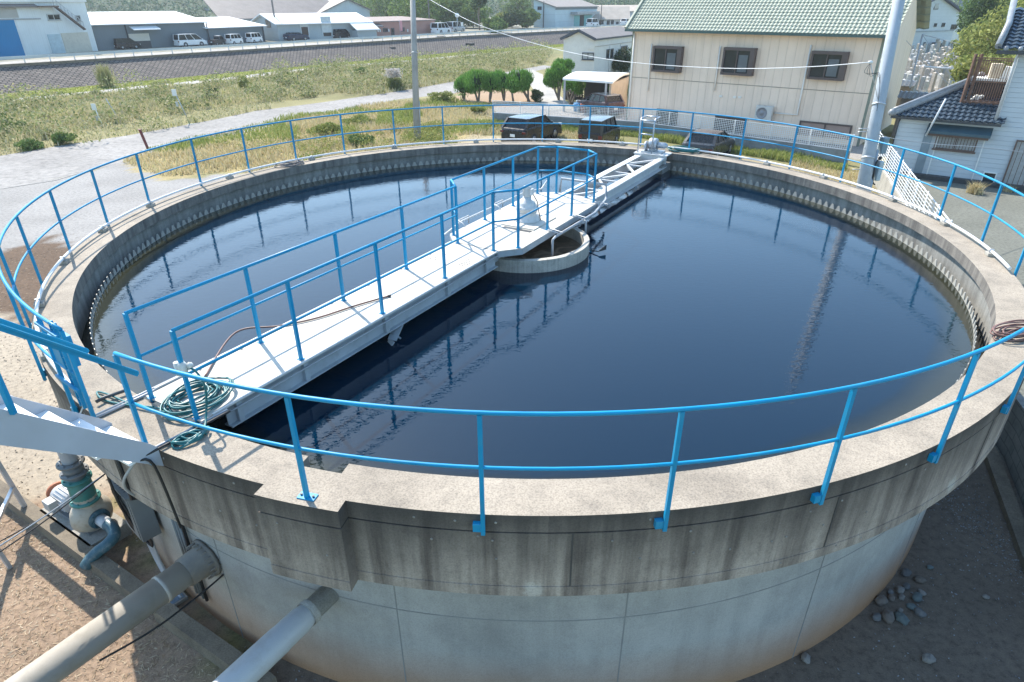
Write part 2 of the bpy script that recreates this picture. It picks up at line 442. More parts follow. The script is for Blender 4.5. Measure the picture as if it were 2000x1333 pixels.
cc = np.ones((len(Vg), 4), np.float32); cc[:o, :3] = np.clip(colr, .01, 1); cc[o:, :3] = (.2, .2, .09); att.data.foreach_set('color', cc.ravel())
tag(ground, kind='structure')

def sheet(name, pts, z, m, kind='structure'):
    b = MB(); b.add([(p[0], p[1], z) for p in pts], [tuple(range(len(pts)))]); q = b.obj(name, m); return tag(q, kind=kind)
ASPH = ground_material('worn_grey_asphalt', False, (.30, .285, .27), .9, .3, 3)
CONCP = ground_material('pale_path_concrete', False, (.40, .38, .35), .9, .3, 3)
DIKEA = ground_material('dike_road_concrete', False, (.36, .345, .32), .9, .2, 2)
LAWN = ground_material('short_lawn_grass', False, (.25, .28, .05), .9, .8, 6)
near_top = [(-500, 420), (-150, 338), (0, 305), (75, 292), (150, 280), (250, 265), (350, 247), (425, 233), (500, 217), (625, 201), (750, 183), (830, 170), (912, 155), (995, 140), (1062, 128)]
near_bot = [(1085, 131), (1042, 140), (985, 158), (930, 172), (887, 183), (775, 195), (712, 209), (625, 222), (560, 238), (500, 255), (400, 273), (300, 297), (235, 318), (160, 338), (0, 372), (-200, 410), (-600, 520)]
sheet('near_road', [G(*p) for p in near_top] + [G(*p) for p in near_bot], .004, ASPH)
sheet('driveway', [G(1030, 158), G(1003, 144), G(1040, 137), G(1060, 146), G(1062, 158), G(1085, 180), G(1125, 215), G(1055, 215), G(1045, 180)], .009, CONCP)
cr = MB(); pc = [G(u, v, .006) for u, v in ((-60, 378), (10, 368), (60, 360), (110, 352), (150, 340))]
for a, b_ in zip(pc[:-1], pc[1:]): cr.bar(a, b_, .09 + .05 * random.random(), .02)
tag(cr.obj('road_crack', DARKST), kind='structure')
path_px = [(-260, 232), (-120, 214), (12, 197), (90, 190), (175, 182), (275, 171), (362, 163), (475, 151), (560, 140), (650, 131), (750, 124), (812, 119), (900, 110), (975, 104), (1060, 96)]
pa = [G(*p) for p in path_px]
for k, (w, nm, zz, mm) in enumerate(((2.4, 'river_path', .012, CONCP),)):
    L = [Vector(p[:2]) for p in pa]; sheet(nm, shifted(L, -w / 2) + shifted(L, w / 2)[::-1], zz, mm)
L = [Vector(p[:2]) for p in pa]
toe_vis = [q for q in TOE if -70 < q.x < 20]
sheet('river_lawn', shifted(L, -.9) + [Vector((TOE[12].x, TOE[12].y))] + toe_vis[::-1], .008, LAWN)

# terrace beyond the river and its block revetment
TER = ground_material('terrace_ground', False, (.26, .25, .2), .9, .3, 1)
b = MB(); tp = [(p.x, p.y, 2.0) for p in BANK]; b.add(tp + [(1190, 1190, 2.0), (-1190, 1190, 2.0), (-1190, -700, 2.0)], [tuple(range(len(tp) + 3))[::-1]])
tag(b.obj('terrace', TER), kind='structure')
L = [Vector(p) for p in BANK]
sheet('dike_road', shifted(L, -.35) + shifted(L, -6.2)[::-1], 2.006, DIKEA)
m, nt, bs = nodes_of('revetment_blocks'); uv = nd(nt, 'ShaderNodeUVMap').outputs[0]
br = nd(nt, 'ShaderNodeTexBrick'); br.offset = .5
nt.links.new(uv, br.inputs['Vector'])
for k, val in (('Scale', 1.0), ('Mortar Size', .065), ('Brick Width', .55), ('Row Height', .3), ('Bias', 0), ('Mortar Smooth', .25)): br.inputs[k].default_value = val
br.inputs['Color1'].default_value = (.235, .2, .175, 1); br.inputs['Color2'].default_value = (.17, .145, .13, 1); br.inputs['Mortar'].default_value = (.03, .03, .032, 1)
cR = mixc(nt, .8, br.outputs[0], ramp(nt, noise(nt, uv, .6, 7, .7), [(.3, (.55, .55, .55)), (.7, (1.3, 1.25, 1.2))]), 'MULTIPLY')
nt.links.new(cR, bs.inputs['Base Color']); bs.inputs['Roughness'].default_value = .95
bump(nt, bs, mth(nt, 'SUBTRACT', 1.0, br.outputs['Fac']), .8, .12)
REV = m
vs, fs, uvs = [], [], []; acc = 0.0
for i in range(len(BANK)):
    if i: acc += (BANK[i] - BANK[i - 1]).length
    vs += [(TOE[i].x, TOE[i].y, 0.0), (BANK[i].x, BANK[i].y, 1.97)]; uvs += [(acc, 0), (acc, 5.1)]
fs = [(2 * i, 2 * i + 2, 2 * i + 3, 2 * i + 1) for i in range(len(BANK) - 1)]
me = bpy.data.meshes.new('embankment'); me.from_pydata(vs, [], fs); me.materials.append(REV)
ul = me.uv_layers.new(name='UVMap')
for lp in me.loops: ul.data[lp.index].uv = uvs[lp.vertex_index]
emb = link('embankment', me); tag(emb, kind='structure')
kb = MB()
B3 = shifted(BANK, .12); B4 = shifted(BANK, -.33)
for i in range(1, len(BANK) - 2):
    kb.hexa([(B3[i].x, B3[i].y, 1.75), (B3[i + 1].x, B3[i + 1].y, 1.75), (B4[i + 1].x, B4[i + 1].y, 1.75), (B4[i].x, B4[i].y, 1.75), (B3[i].x, B3[i].y, 2.16), (B3[i + 1].x, B3[i + 1].y, 2.16), (B4[i + 1].x, B4[i + 1].y, 2.16), (B4[i].x, B4[i].y, 2.16)])
tag(kb.obj('dike_kerb', C_OLD), kind='structure')

# ------------------------------------------------------------------ settling tank
BOX0, BOX1 = math.radians(-108.2), math.radians(-102.5)
N0, N1 = math.radians(-107.1), math.radians(-103.9)
e = 1e-4
def ro(a):
    a = (a + PI) % (2 * PI) - PI
    return 8.552 if BOX0 <= a <= BOX1 else R_OUT
def ri(a):
    a = (a + PI) % (2 * PI) - PI
    return 8.07 if N0 <= a <= N1 else R_IN
BRK = [x % (2 * PI) for x in (BOX0 - e, BOX0 + e, BOX1 - e, BOX1 + e, N0 - e, N0 + e, N1 - e, N1 + e)]
tank = thing('settling_tank', 'huge round concrete settling tank full of dark water, weathered and streaked outside', 'water tank', (0, 0, 0))
def coping_ring(z0, z1, dro, name, mats, dri=0.0):
    b = MB(); b.ring(lambda a: ri(a) + dri, lambda a: ro(a) + dro, z0, z1, n=300, breaks=BRK)
    nf = len(b.f)
    for k in range(0, nf, 4): b.m[k + 1] = 1; b.m[k] = 2 if len(mats) > 2 else 0
    return b.obj(name, mats, tank)
cp = coping_ring(3.355, CT, 0, 'coping', [C_TOP, C_FACE, C_BAND])
def bandm(z0, z1, dro, name, m):
    b = MB(); b.ring(8.13, lambda a: ro(a) + dro, z0, z1, n=300, breaks=BRK); return b.obj(name, m, tank)
bandm(3.338, 3.354, -.025, 'coping_joint', paint('joint_shadow_gap', (.02, .02, .02), .95))
bandm(2.672, 3.337, -.002, 'launder_wall', C_BAND)
bandm(2.545, 2.671, .004, 'launder_lip', C_BAND)
b = MB(); b.ring(7.72, 7.962, -.2, 2.544, n=200); b.ring(7.955, 8.135, 2.45, 2.545, n=200)
for k in range(20):                                     # thin vertical casting joints and one lift line
    a = math.radians(-90 + 18 * k + 6.5); c, s_ = math.cos(a), math.sin(a)
    b.box((7.963 * c, 7.963 * s_, 1.2), (.006, .012, 2.7), a, 1)
b.ring(7.95, 7.9655, 1.62, 1.632, n=200, mi=1)
b.obj('lower_wall', [C_WALL, paint('wall_joint_line', (.25, .25, .24), .95)], tank)
b = MB()
for k in range(20):
    a = math.radians(-90 + 18 * k + 1.5); c, s_ = math.cos(a), math.sin(a)
    if BOX0 - .05 < a < BOX1 + .05: continue
    b.box((R_OUT * c, R_OUT * s_, 3.0), (.006, .014, .66), a)
tag(b.obj('band_joint', paint('band_joint_line', (.07, .065, .06), .95), tank), kind='stuff')
b = MB()                                                # plugged tie holes of the formwork
for k in range(150):
    a = math.radians(-90 + 2.4 * k)
    for z in (3.46, 3.26, 2.98, 2.62):
        if random.random() < .62: continue
        aa = a + random.uniform(-.02, .02); r = ro(aa) + (.001 if z > 3.3 or z > 2.7 else .005); c, s_ = math.cos(aa), math.sin(aa)
        b.lathe([(.013, 0), (.013, .003), (0.0, .004)], (r * c, r * s_, z + random.uniform(-.05, .05) * (z < 3.4)), (c, s_, 0), 8)
tag(b.obj('tie_plug', paint('cement_plug', (.27, .25, .225), .9, 0, .3, 9), tank), kind='stuff')
b = MB(); b.ring(8.02, 8.125, 2.6, 3.354, n=200); b.obj('launder_inner_face', C_IN, tank)
b = MB(); b.ring(7.6, 8.03, 2.3, 2.62, n=200); b.ring(7.72, 7.80, 2.5, 3.05, n=200); b.ring(7.0, 7.72, .0, 2.3, n=120); b.obj('inner_wall', C_SUB, tank)
b = MB(); NT = 246; Rw = 7.79
for k in range(NT):
    a0 = 2 * PI * k / NT; da = 2 * PI / NT
    P = lambda f, z, r: (r * math.cos(a0 + f * da), r * math.sin(a0 + f * da), z)
    for prof, zz0, zz1 in (((0, 1, 1, 0), 2.95, 3.088),):
        b.hexa([P(0, zz0, Rw - .006), P(1, zz0, Rw - .006), P(1, zz0, Rw + .006), P(0, zz0, Rw + .006), P(0, zz1, Rw - .006), P(1, zz1, Rw - .006), P(1, zz1, Rw + .006), P(0, zz1, Rw + .006)])
    b.hexa([P(.12, 3.088, Rw - .006), P(.88, 3.088, Rw - .006), P(.88, 3.088, Rw + .006), P(.12, 3.088, Rw + .006), P(.37, 3.20, Rw - .006), P(.63, 3.20, Rw - .006), P(.63, 3.20, Rw + .006), P(.37, 3.20, Rw + .006)])
b.obj('notched_weir_plate', paint("weir_plastic", (.36, .35, .315), .5, 0, .12, 4, (.3, .26, .18), .4), tank)
# scum box built out from the wall under the far end of the arm
b = MB(); u_ax = Vector((math.cos(math.radians(59.5)), math.sin(math.radians(59.5)), 0)); n_ax = Vector((u_ax.y, -u_ax.x, 0))
def AX(s, l, z): return u_ax * s + n_ax * l + Vector((0, 0, z))
b.box(AX(7.5, .05, 3.16), (.75, .85, .3), math.radians(59.5)); b.obj('scum_box', C_IN, tank)

# water: mirror-dark, a paler ring near the wall paints in the sunlit ledge below
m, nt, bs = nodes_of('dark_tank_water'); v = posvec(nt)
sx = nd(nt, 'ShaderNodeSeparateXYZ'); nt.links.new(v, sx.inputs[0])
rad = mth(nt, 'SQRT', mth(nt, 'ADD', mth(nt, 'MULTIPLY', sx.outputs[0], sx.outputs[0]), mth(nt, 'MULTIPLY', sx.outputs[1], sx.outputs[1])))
lit_ring = ramp(nt, mth(nt, 'ADD', mth(nt, 'MULTIPLY', mth(nt, 'SUBTRACT', rad, 7.0), 1.25), mth(nt, 'MULTIPLY', noise(nt, v, 2.5, 4), .12)), [(.42, (.0003, .0105, .026)), (.5, (.004, .01, .016)), (.85, (.028, .03, .02))])
nt.links.new(lit_ring, bs.inputs['Base Color'])
bs.inputs['Roughness'].default_value = .015; bs.inputs['IOR'].default_value = 1.47
h1 = noise(nt, scaled(nt, v, (.8, 1.6, 1)), 9.0, 2, .5, .4); h2 = noise(nt, scaled(nt, v, (.9, 1.3, 1)), 30.0, 1, .5)
bump(nt, bs, mth(nt, 'ADD', h1, mth(nt, 'MULTIPLY', h2, .12)), .045, .04)
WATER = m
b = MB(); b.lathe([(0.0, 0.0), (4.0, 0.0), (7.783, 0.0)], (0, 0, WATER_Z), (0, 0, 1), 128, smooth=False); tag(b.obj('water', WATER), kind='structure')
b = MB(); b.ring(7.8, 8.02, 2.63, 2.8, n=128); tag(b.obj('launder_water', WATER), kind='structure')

# ------------------------------------------------------------------ railing round the tank
rail = thing('tank_railing', 'blue painted tubular railing running round the top of the round tank', 'railing', (0, -R_RAIL, CT))
A0, A1 = math.radians(-118.1), math.radians(235.5)
def arc(r, z, a0, a1, n=200): return [(r * math.cos(a0 + (a1 - a0) * i / n), r * math.sin(a0 + (a1 - a0) * i / n), z) for i in range(n + 1)]
MB().tube(arc(R_RAIL, CT + 1.1, A0, A1), .0195, 10).obj('top_rail', BLUE, rail)
MB().tube(arc(R_RAIL, CT + .555, A0, A1), .0165, 8).obj('mid_rail', BLUE, rail)
POSTS = [-118.1, -104.9, -93.9, -83, -72.4, -61.9, -51.2, -40.6, -30, -19.7, -9.5, .8, 11.4, 22.1, 32.8, 43.2, 54, 64.3, 75.4, 85.5, 96.1, 106.9, 117.4, 128.4, 138.8, 149, 159.5, 171.1, 181.1, 191.5, 202, 212.5, 223.5, 231.8, 235.5]
for d in POSTS:
    a = math.radians(d); c, s_ = math.cos(a), math.sin(a); b = MB()
    onbox = abs(d + 104.9) < .1
    z0 = CT + (.0 if onbox else -.19)
    P0 = Vector((R_RAIL * c, R_RAIL * s_, 0))
    b.bar(P0 + Vector((0, 0, z0)), P0 + Vector((0, 0, CT + 1.085)), .037, .037, (c, s_, 0))
    p = b.obj('post', BLUE, rail)
    b = MB()
    if onbox:
        b.box((8.44 * c, 8.44 * s_, CT + .006), (.09, .17, .012), a)
        for q in (-.06, .06): b.cyl((8.44 * c - q * s_, 8.44 * s_ + q * c, CT + .01), (8.44 * c - q * s_, 8.44 * s_ + q * c, CT + .028), .012, n=6, mi=1)
        b.obj('base_plate', [BLUE, DARKST], p)
    else:
        q = Vector((-s_, c, 0)) * (-.055)
        b.box(Vector(((R_OUT + .03) * c, (R_OUT + .03) * s_, CT - .115)) + q, (.05, .07, .085), a)
        b.obj('wall_bracket', BLUE, p)
# ------------------------------------------------------------------ footbridge to the middle of the tank
AXA = math.radians(59.5)
bridge = thing('footbridge', 'white decked steel footbridge with blue handrails leading to the middle of the tank', 'footbridge', AX(-8, -.04, CT))
DZ = CT + .03
b = MB(); c = AX(-4.86, -.04, DZ - .01); b.box(c, (6.05, .98, .02), AXA)
for s0 in (-7.2, -6.6, -5.8, -5.0, -4.2, -3.4, -2.6):      # lifting hooks and bolts along the plate edges
    for l in (-.5, .42):
        b.cyl(AX(s0, l, DZ), AX(s0, l, DZ + .012), .016, n=6)
b.obj('deck_plate', DECKM, bridge, bevel=.004)
b = MB()
oct_pts = [(-1.86, .43), (-1.5, .74), (1.9, .72), (2.2, .40), (2.2, -.52), (1.9, -.92), (-1.5, -.86), (-1.86, -.51)]
b.prism([tuple(AX(s, l, 0)[:2]) for s, l in oct_pts], DZ - .02, DZ)
b.obj('platform_plate', DECKM, bridge, bevel=.004)
b = MB()                                                     # hatch gap and loose cover plate
b.box(AX(-.62, .12, DZ + .002), (.10, .62, .004), AXA); b.obj('hatch_gap', DARKST, bridge)
b = MB(); b.box(AX(-.05, .08, DZ + .012), (.95, .72, .018), AXA); b.obj('hatch_cover', DECKM, bridge)
for side, l in ((1, .40), (-1, -.48)):
    b = MB()
    zt, zb = DZ - .02, DZ - .30
    a0, a1 = -7.55, -1.86
    b.bar(AX(a0, l - side * .03, zt - .008), AX(a1, l - side * .03, zt - .008), .11, .016)
    b.bar(AX(a0, l - side * .03, zb + .008), AX(a1, l - side * .03, zb + .008), .13, .016)
    b.bar(AX(a0, l - side * .03, (zt + zb) / 2), AX(a1, l - side * .03, (zt + zb) / 2), .012, zt - zb - .03)
    b.obj('girder', BEAMM, bridge)
    for s0 in (-7.4, -6.4, -4.87, -3.35, -2.2):
        MB().box(AX(s0, l + side * .004, (zt + zb) / 2), (.07, .05, zt - zb - .034), AXA).obj('stiffener', BEAMM, bridge)
    MB().tube([AX(-7.6, l + side * .06, zt - .05), AX(-4, l + side * .055, zt - .075), AX(-1.9, l + side * .06, zt - .05)], .012, 6).obj('cable_conduit', PVC, bridge)
for s0 in (-6.9, -5.6, -4.4, -3.0): MB().bar(AX(s0, -.44, DZ - .2), AX(s0, .36, DZ - .2), .05, .08).obj('cross_member', BEAMM, bridge)
b = MB()
for ed, l in ((1, .46), (-1, -.56)):
    b.bar(AX(-7.75, l, DZ + .012), AX(-1.9, l, DZ + .012), .02, .022)
b.obj('kick_edge', WHITE_ST, bridge)
b = MB()                                                     # drain holes punched in the deck
for s0, l0 in ((-2.75, .28), (-2.75, -.33)):
    for i in range(3):
        for j in range(5):
            p = AX(s0 + j * .07, l0 + (i - 1) * .055, DZ + .0015); b.cyl(p, p + Vector((0, 0, .002)), .014, n=8)
tag(b.obj('drain_hole', DARKST, bridge), kind='stuff')
# skirt round the platform and the beams below it
b = MB()
for (s0, l0), (s1, l1) in zip(oct_pts, oct_pts[1:] + oct_pts[:1]):
    b.bar(AX(s0, l0, DZ - .07), AX(s1, l1, DZ - .07), .012, .1)
for l in (-.3, .25): b.bar(AX(-1.86, l, DZ - .17), AX(2.6, l, DZ - .17), .1, .22)
b.obj('platform_frame', BEAMM, bridge)
def handrail(name, pts, post_ids, z_top=1.05, z_mid=.53):
    hr = None
    b = MB()
    tp = [AX(s, l, DZ + z_top) for s, l in pts]; md = [AX(s, l, DZ + z_mid) for s, l in pts]
    for q, rr in ((tp, .021), (md, .0165)):
        for p0, p1 in zip(q[:-1], q[1:]): b.tube([p0, p1], rr, 8)
        for p0 in q[1:-1]: b.ball(p0, rr, 5)
    hr = b.obj(name, BLUE, bridge)
    for s, l in post_ids:
        b = MB(); b.bar(AX(s, l, DZ - .06), AX(s, l, DZ + z_top), .038, .038, (math.cos(AXA), math.sin(AXA), 0)); p = b.obj('post', BLUE, hr)
        MB().box(AX(s, l, DZ + .004), (.07, .07, .008), AXA).obj('foot_plate', BLUE, p)
R_pts = [(-7.87, .355), (-1.87, .355), (-1.52, .66), (1.87, .635), (2.13, .335), (2.12, -.42)]
handrail('handrail', R_pts, [(-7.87, .355), (-6.4, .355), (-4.87, .355), (-3.35, .355), (-1.87, .355), (-1.52, .66), (-.35, .64), (.73, .64), (1.87, .635), (2.13, .335)])
L_pts = [(-7.87, -.435), (-1.87, -.42), (-1.53, -.75), (1.89, -.79), (2.12, -.42)]
handrail('handrail', L_pts, [(-7.87, -.435), (-6.35, -.435), (-4.82, -.435), (-3.35, -.43), (-1.87, -.42), (-1.53, -.75), (-.41, -.76), (.74, -.77), (1.89, -.79), (2.12, -.42)])

# centre drive
drive = thing('centre_drive', 'white geared motor standing upright on the platform in the middle of the tank', 'motor', AX(-.02, .0, DZ))
zc = DZ + .02; A = tuple(AX(-.02, .0, zc))
b = MB(); b.lathe([(0, 0), (.27, 0), (.27, .02), (.25, .025), (.25, .06), (.20, .09), (.19, .13), (.2, .15), (.2, .17), (0, .17)], A, n=28); b.obj('base_flange', WHITE_ST, drive)
b = MB(); b.lathe([(.19, .17), (.215, .19), (.215, .24), (.225, .25), (.225, .27), (.19, .29), (.17, .34), (.16, .37), (.09, .39), (.085, .47), (0, .47)], A, n=28)
for k in range(14):
    a = 2 * PI * k / 14; b.cyl(Vector(A) + Vector((.212 * math.cos(a), .212 * math.sin(a), .27)), Vector(A) + Vector((.212 * math.cos(a), .212 * math.sin(a), .29)), .012, n=6)
b.obj('gearbox', WHITE_ST, drive)
b = MB(); b.lathe([(.06, .47), (.075, .47), (.08, .49), (.08, .66), (.07, .68), (0, .69)], A, n=20)
for k in range(16):
    a = 2 * PI * k / 16; b.box(Vector(A) + Vector((.083 * math.cos(a), .083 * math.sin(a), .57)), (.012, .005, .16), a)
b.obj('motor', WHITE_ST, drive)
MB().box(Vector(A) + AX(.0, .1, .58), (.09, .06, .12), AXA).obj('terminal_box', WHITE_ST, drive, bevel=.006)
pth = [Vector(A) + AX(.02, .13, .52), Vector(A) + AX(.06, .2, .38), Vector(A) + AX(.05, .24, .2), Vector(A) + AX(.1, .26, .01)]
MB().tube(pth, .009, 6).obj('cable', BLACKRUB, drive)

# feed well
WC = AX(-.35, .15, 0)
well = thing('feed_well', 'round pale feed well standing in the water under the middle platform', 'feed well', (WC.x, WC.y, WATER_Z))
b = MB(); b.ring(1.17, 1.28, 2.4, CT - .22, n=64)
b.v = [(x + WC.x, y + WC.y, z) for x, y, z in b.v]; b.obj('well_wall', concrete('pale_well_concrete', (.5, .47, .41), (.16, .15, .13), .4, .35, .8, .3, 2), well)
m_f, nt, bs = nodes_of('foamy_brown_water'); v = posvec(nt)
nt.links.new(ramp(nt, noise(nt, v, 3.0, 7, .65, 1.2), [(.35, (.04, .026, .016)), (.52, (.12, .08, .05)), (.62, (.26, .2, .14)), (.7, (.06, .04, .025))]), bs.inputs['Base Color'])
bs.inputs['Roughness'].default_value = .3
b = MB(); b.lathe([(0, 0), (1.172, 0)], (WC.x, WC.y, WATER_Z + .012), n=64, smooth=False); b.obj('foam', m_f, well)
sp = thing('spray_pipe', 'thin white spray pipe bracketed around the right edge of the middle platform', 'pipe', AX(0, .95, DZ))
for pts in ([(-.5, .9, -.05), (1.3, .92, -.05), (2.35, .72, -.05), (2.62, .62, -.05), (2.62, .60, .22), (2.64, -.55, .22), (2.64, -.58, -.1)],):
    MB().tube([AX(s, l, DZ + z) for s, l, z in pts], .028, 8).obj('main_pipe', PVC, sp)
MB().tube([AX(s, l, DZ + z) for s, l, z in ((-.5, .9, -.05), (-.62, .9, -.08), (-.62, .9, -.5))], .026, 8).obj('drop_pipe', PVC, sp)
MB().tube([AX(s, l, DZ + z) for s, l, z in ((.72, .93, -.05), (.72, .98, -.08), (.72, .98, -.5))], .024, 8).obj('drop_pipe', PVC, sp)
for s0 in (-.36, .73, 1.87):
    MB().tube([AX(s0 - .05, .68, DZ + .02), AX(s0 - .05, .96, DZ - .01), AX(s0 + .05, .96, DZ - .01), AX(s0 + .05, .68, DZ + .02)], .01, 6).obj('bracket', GALV, sp)
sp2 = thing('spray_pipe', 'thin white spray pipe running along the left edge of the middle platform', 'pipe', AX(0, -1.0, DZ))
MB().tube([AX(s, l, DZ + z) for s, l, z in ((-1.9, -.72, -.06), (-1.6, -.98, -.05), (-.8, -1.06, .03), (1.7, -1.04, .03), (2.2, -.85, .03), (2.3, -.75, .22))], .02, 8).obj('main_pipe', WHITE_ST, sp2)
for s0 in (-1.0, .35):
    MB().tube([AX(s0, -.84, DZ + .01), AX(s0, -.9, DZ + .06), AX(s0 + .12, -1.1, DZ + .06), AX(s0 + .5, -1.1, DZ + .06), AX(s0 + .5, -1.1, DZ - .1)], .012, 6).obj('bracket', WHITE_ST, sp2)

# lattice arm from the platform to the far rim
arm = thing('lattice_arm', 'white lattice girder arm spanning from the middle platform to the far rim', 'girder', AX(5, 0, CT))
T0, T1, tz = 2.2, 7.45, CT - .03
for l0, l1, sd in ((.27, .45, 1), (-.43, -.25, -1)):
    b = MB(); lm = (l0 + l1) / 2
    b.bar(AX(T0, lm, tz - .008), AX(T1, lm, tz - .008), .17, .016)
    b.bar(AX(T0, lm, tz - .14), AX(T1, lm, tz - .14), .012, .25)
    b.bar(AX(T0, lm + sd * .03, tz - .272), AX(T1, lm + sd * .03, tz - .272), .2, .016)
    b.bar(AX(T0 + .1, lm + sd * .095, tz - .03), AX(T1, lm + sd * .095, tz - .03), .012, .05)
    b.obj('chord_beam', WHITE_ST, arm)
n = 5
for k in range(n):
    s0 = T0 + .15 + (T1 - T0 - .4) * k / n; s1 = T0 + .15 + (T1 - T0 - .4) * (k + 1) / n
    MB().bar(AX(s0, -.3, tz - .07), AX(s0, .32, tz - .07), .05, .04).obj('cross_strut', WHITE_ST, arm)
    a_, c_ = (-.3, .32) if k % 2 == 0 else (.32, -.3)
    MB().bar(AX(s0, a_, tz - .05), AX(s1, c_, tz - .05), .055, .05).obj('diagonal_brace', WHITE_ST, arm)
b = MB(); b.box(AX(7.55, .0, CT + .02), (.5, 1.0, .03), AXA); b.bar(AX(7.35, -.48, CT - .1), AX(7.35, .48, CT - .1), .05, .22); b.obj('end_plate', WHITE_ST, arm)
b = MB()
b.bar(AX(3.4, .1, tz - .28), AX(3.3, .12, 2.95), .05, .05); b.bar(AX(4.2, .1, tz - .28), AX(4.25, .12, 2.95), .05, .05); b.bar(AX(5.4, .1, tz - .28), AX(5.5, .12, 3.0), .04, .04)
b.obj('hanger', DARKST, arm)
end = thing('rim_drive', 'white geared motor unit with a tall pipe frame on the far rim of the tank', 'motor', AX(7.9, 0, CT))
b = MB(); c0 = AX(7.62, -.02, CT + .05)
b.box(c0, (.42, .6, .05), AXA); b.obj('base_plate', GALV, end)
b = MB(); b.lathe([(0, -.14), (.15, -.14), (.17, -.1), (.17, .06), (.15, .1), (0, .1)], AX(7.66, -.02, CT + .26), tuple(n_ax), 20); b.box(AX(7.66, -.03, CT + .15), (.22, .22, .16), AXA)
b.obj('gearbox', GALV, end, bevel=.008)
b = MB(); b.lathe([(0, .1), (.075, .1), (.085, .13), (.085, .33), (.075, .36), (.05, .4), (0, .4)], AX(7.66, -.02, CT + .24), tuple(n_ax), 18); b.obj('motor', GALV, end)
b = MB(); b.lathe([(.0, -.03), (.14, -.03), (.15, 0), (.14, .03), (0, .03)], AX(7.55, -.22, CT + .2), tuple(n_ax), 18); b.obj('wheel', GALV, end)
b = MB()
for l in (-.42, .0):
    b.tube([AX(7.42, l, CT + .02), AX(7.44, l, CT + .9), AX(7.52, l, CT + .98), AX(7.9, l, CT + .98)], .022, 8)
for z in (.55, .93): b.tube([AX(7.44, -.42, CT + z), AX(7.44, .0, CT + z)], .02, 8)
b.tube([AX(7.9, -.42, CT + .98), AX(7.9, .0, CT + .98)], .022, 8)
b.obj('pipe_frame', GALV, end)
# scum scoop hanging under the bridge
sc = thing('scum_scoop', 'grey steel scoop blade hanging from the footbridge just above the water', 'scoop', AX(-4.95, .3, WATER_Z))
b = MB(); b.bar(AX(-4.55, .36, CT - .28), AX(-4.8, .42, CT - .42), .14, .02); b.bar(AX(-4.8, .42, CT - .42), AX(-4.98, .36, CT - .62), .16, .016, up=(.3, .3, .8)); b.obj('blade', BEAMM, sc)
b = MB(); b.bar(AX(-4.72, .33, CT - .36), AX(-4.72, .52, CT - .4), .02, .02); b.obj('pin', GALV, sc)
# thin blade standing out of the water right of the well
tv = thing('skimmer_arm', 'dark skimmer arm with a fin poking out of the water right of the feed well', 'skimmer', (1.25, -.3, WATER_Z))
b = MB(); p0 = WC + Vector((1.27, .0, WATER_Z + .0)); q1 = G(1170, 492, WATER_Z + .05); q2 = G(1184, 488, WATER_Z + .06)
b.bar(p0 + Vector((0, -.1, .03)), q1, .018, .018); b.obj('arm', DARKST, tv)
b = MB(); b.add([q1, q2, q2 + Vector((0, 0, .1)), q1 + Vector((0, .01, .03)), q1 + Vector((0, .01, 0)), q2 + Vector((0, .01, 0)), q2 + Vector((0, .01, .1)), q1 + Vector((0, .02, .03))], [(0, 1, 2, 3), (7, 6, 5, 4), (0, 4, 5, 1), (1, 5, 6, 2), (2, 6, 7, 3), (3, 7, 4, 0)]); b.obj('fin', DARKST, tv)

# ------------------------------------------------------------------ hoses
def coil(c, a, b_, turns, ang, r, z, seed, spread=.35, n=26, rise=.01):
    R = random.Random(seed); pts = []; N = turns * n
    for i in range(N + 1):
        t = 2 * PI * i / n; k = 1 - spread * (.5 + .5 * math.sin(i * .113 + seed)) - R.uniform(0, .04)
        lap = i / n; ox, oy = .05 * math.sin(lap * 2.1 + seed), .05 * math.cos(lap * 1.7 + seed)
        x, y = (a * k) * math.cos(t) + ox, (b_ * k) * math.sin(t) + oy
        pts.append(Vector((c[0] + x * math.cos(ang) - y * math.sin(ang), c[1] + x * math.sin(ang) + y * math.cos(ang), z + r + (i / N) * rise * turns + .012 * math.sin(i * 1.3))))
    return pts
def smooth(pts, sub=6):
    P = [Vector(p) for p in pts]; out = []
    for i in range(len(P) - 1):
        p0, p1, p2, p3 = P[max(i - 1, 0)], P[i], P[i + 1], P[min(i + 2, len(P) - 1)]
        for k in range(sub):
            t = k / sub; out.append(.5 * ((2 * p1) + (p2 - p0) * t + (2 * p0 - 5 * p1 + 4 * p2 - p3) * t * t + (3 * p1 - p0 - 3 * p2 + p3) * t ** 3))
    return out + [P[-1]]
hose = thing('garden_hose', 'long teal hose coiled in a big loop at the near end of the white footbridge', 'hose', G(378, 785, DZ))
c = G(384, 782, DZ)
MB().tube(smooth(coil(c, .38, .30, 11, AXA, .012, DZ, 3, .45, 16, .008), 3), .012, 7).obj('coil', TEAL, hose)
tail = [G(300, 795, DZ + .03), G(262, 792, CT + .03), G(215, 772, CT + .03), G(190, 766, CT + .02), G(200, 780, CT + .02), G(240, 790, CT + .02), G(330, 800, CT + .06)]
MB().tube(smooth(tail, 6), .012, 7).obj('tail', TEAL, hose)
top = AX(-7.87, .355, DZ + .62)
dn = [top + Vector((.03, .0, 0)), top + Vector((.12, .0, -.03)), top + Vector((.2, -.04, -.2)), G(403, 805, DZ + .1), G(398, 842, CT + .05), G(385, 860, CT + .02)]
MB().tube(smooth(dn, 6), .012, 7).obj('lead', TEAL, hose)
b = MB(); b.ball(top, .055, 6, squash=(1, 1, 1.5), jit=.12); b.ball(top + Vector((.07, .02, .02)), .035, 5, jit=.15); b.tube([top + Vector((-.05, 0, .07)), top + Vector((-.05, 0, -.08))], .03, 8)
b.obj('cord_lashing', paint('white_cord', (.6, .6, .57), .7, 0, .2, 20), hose)
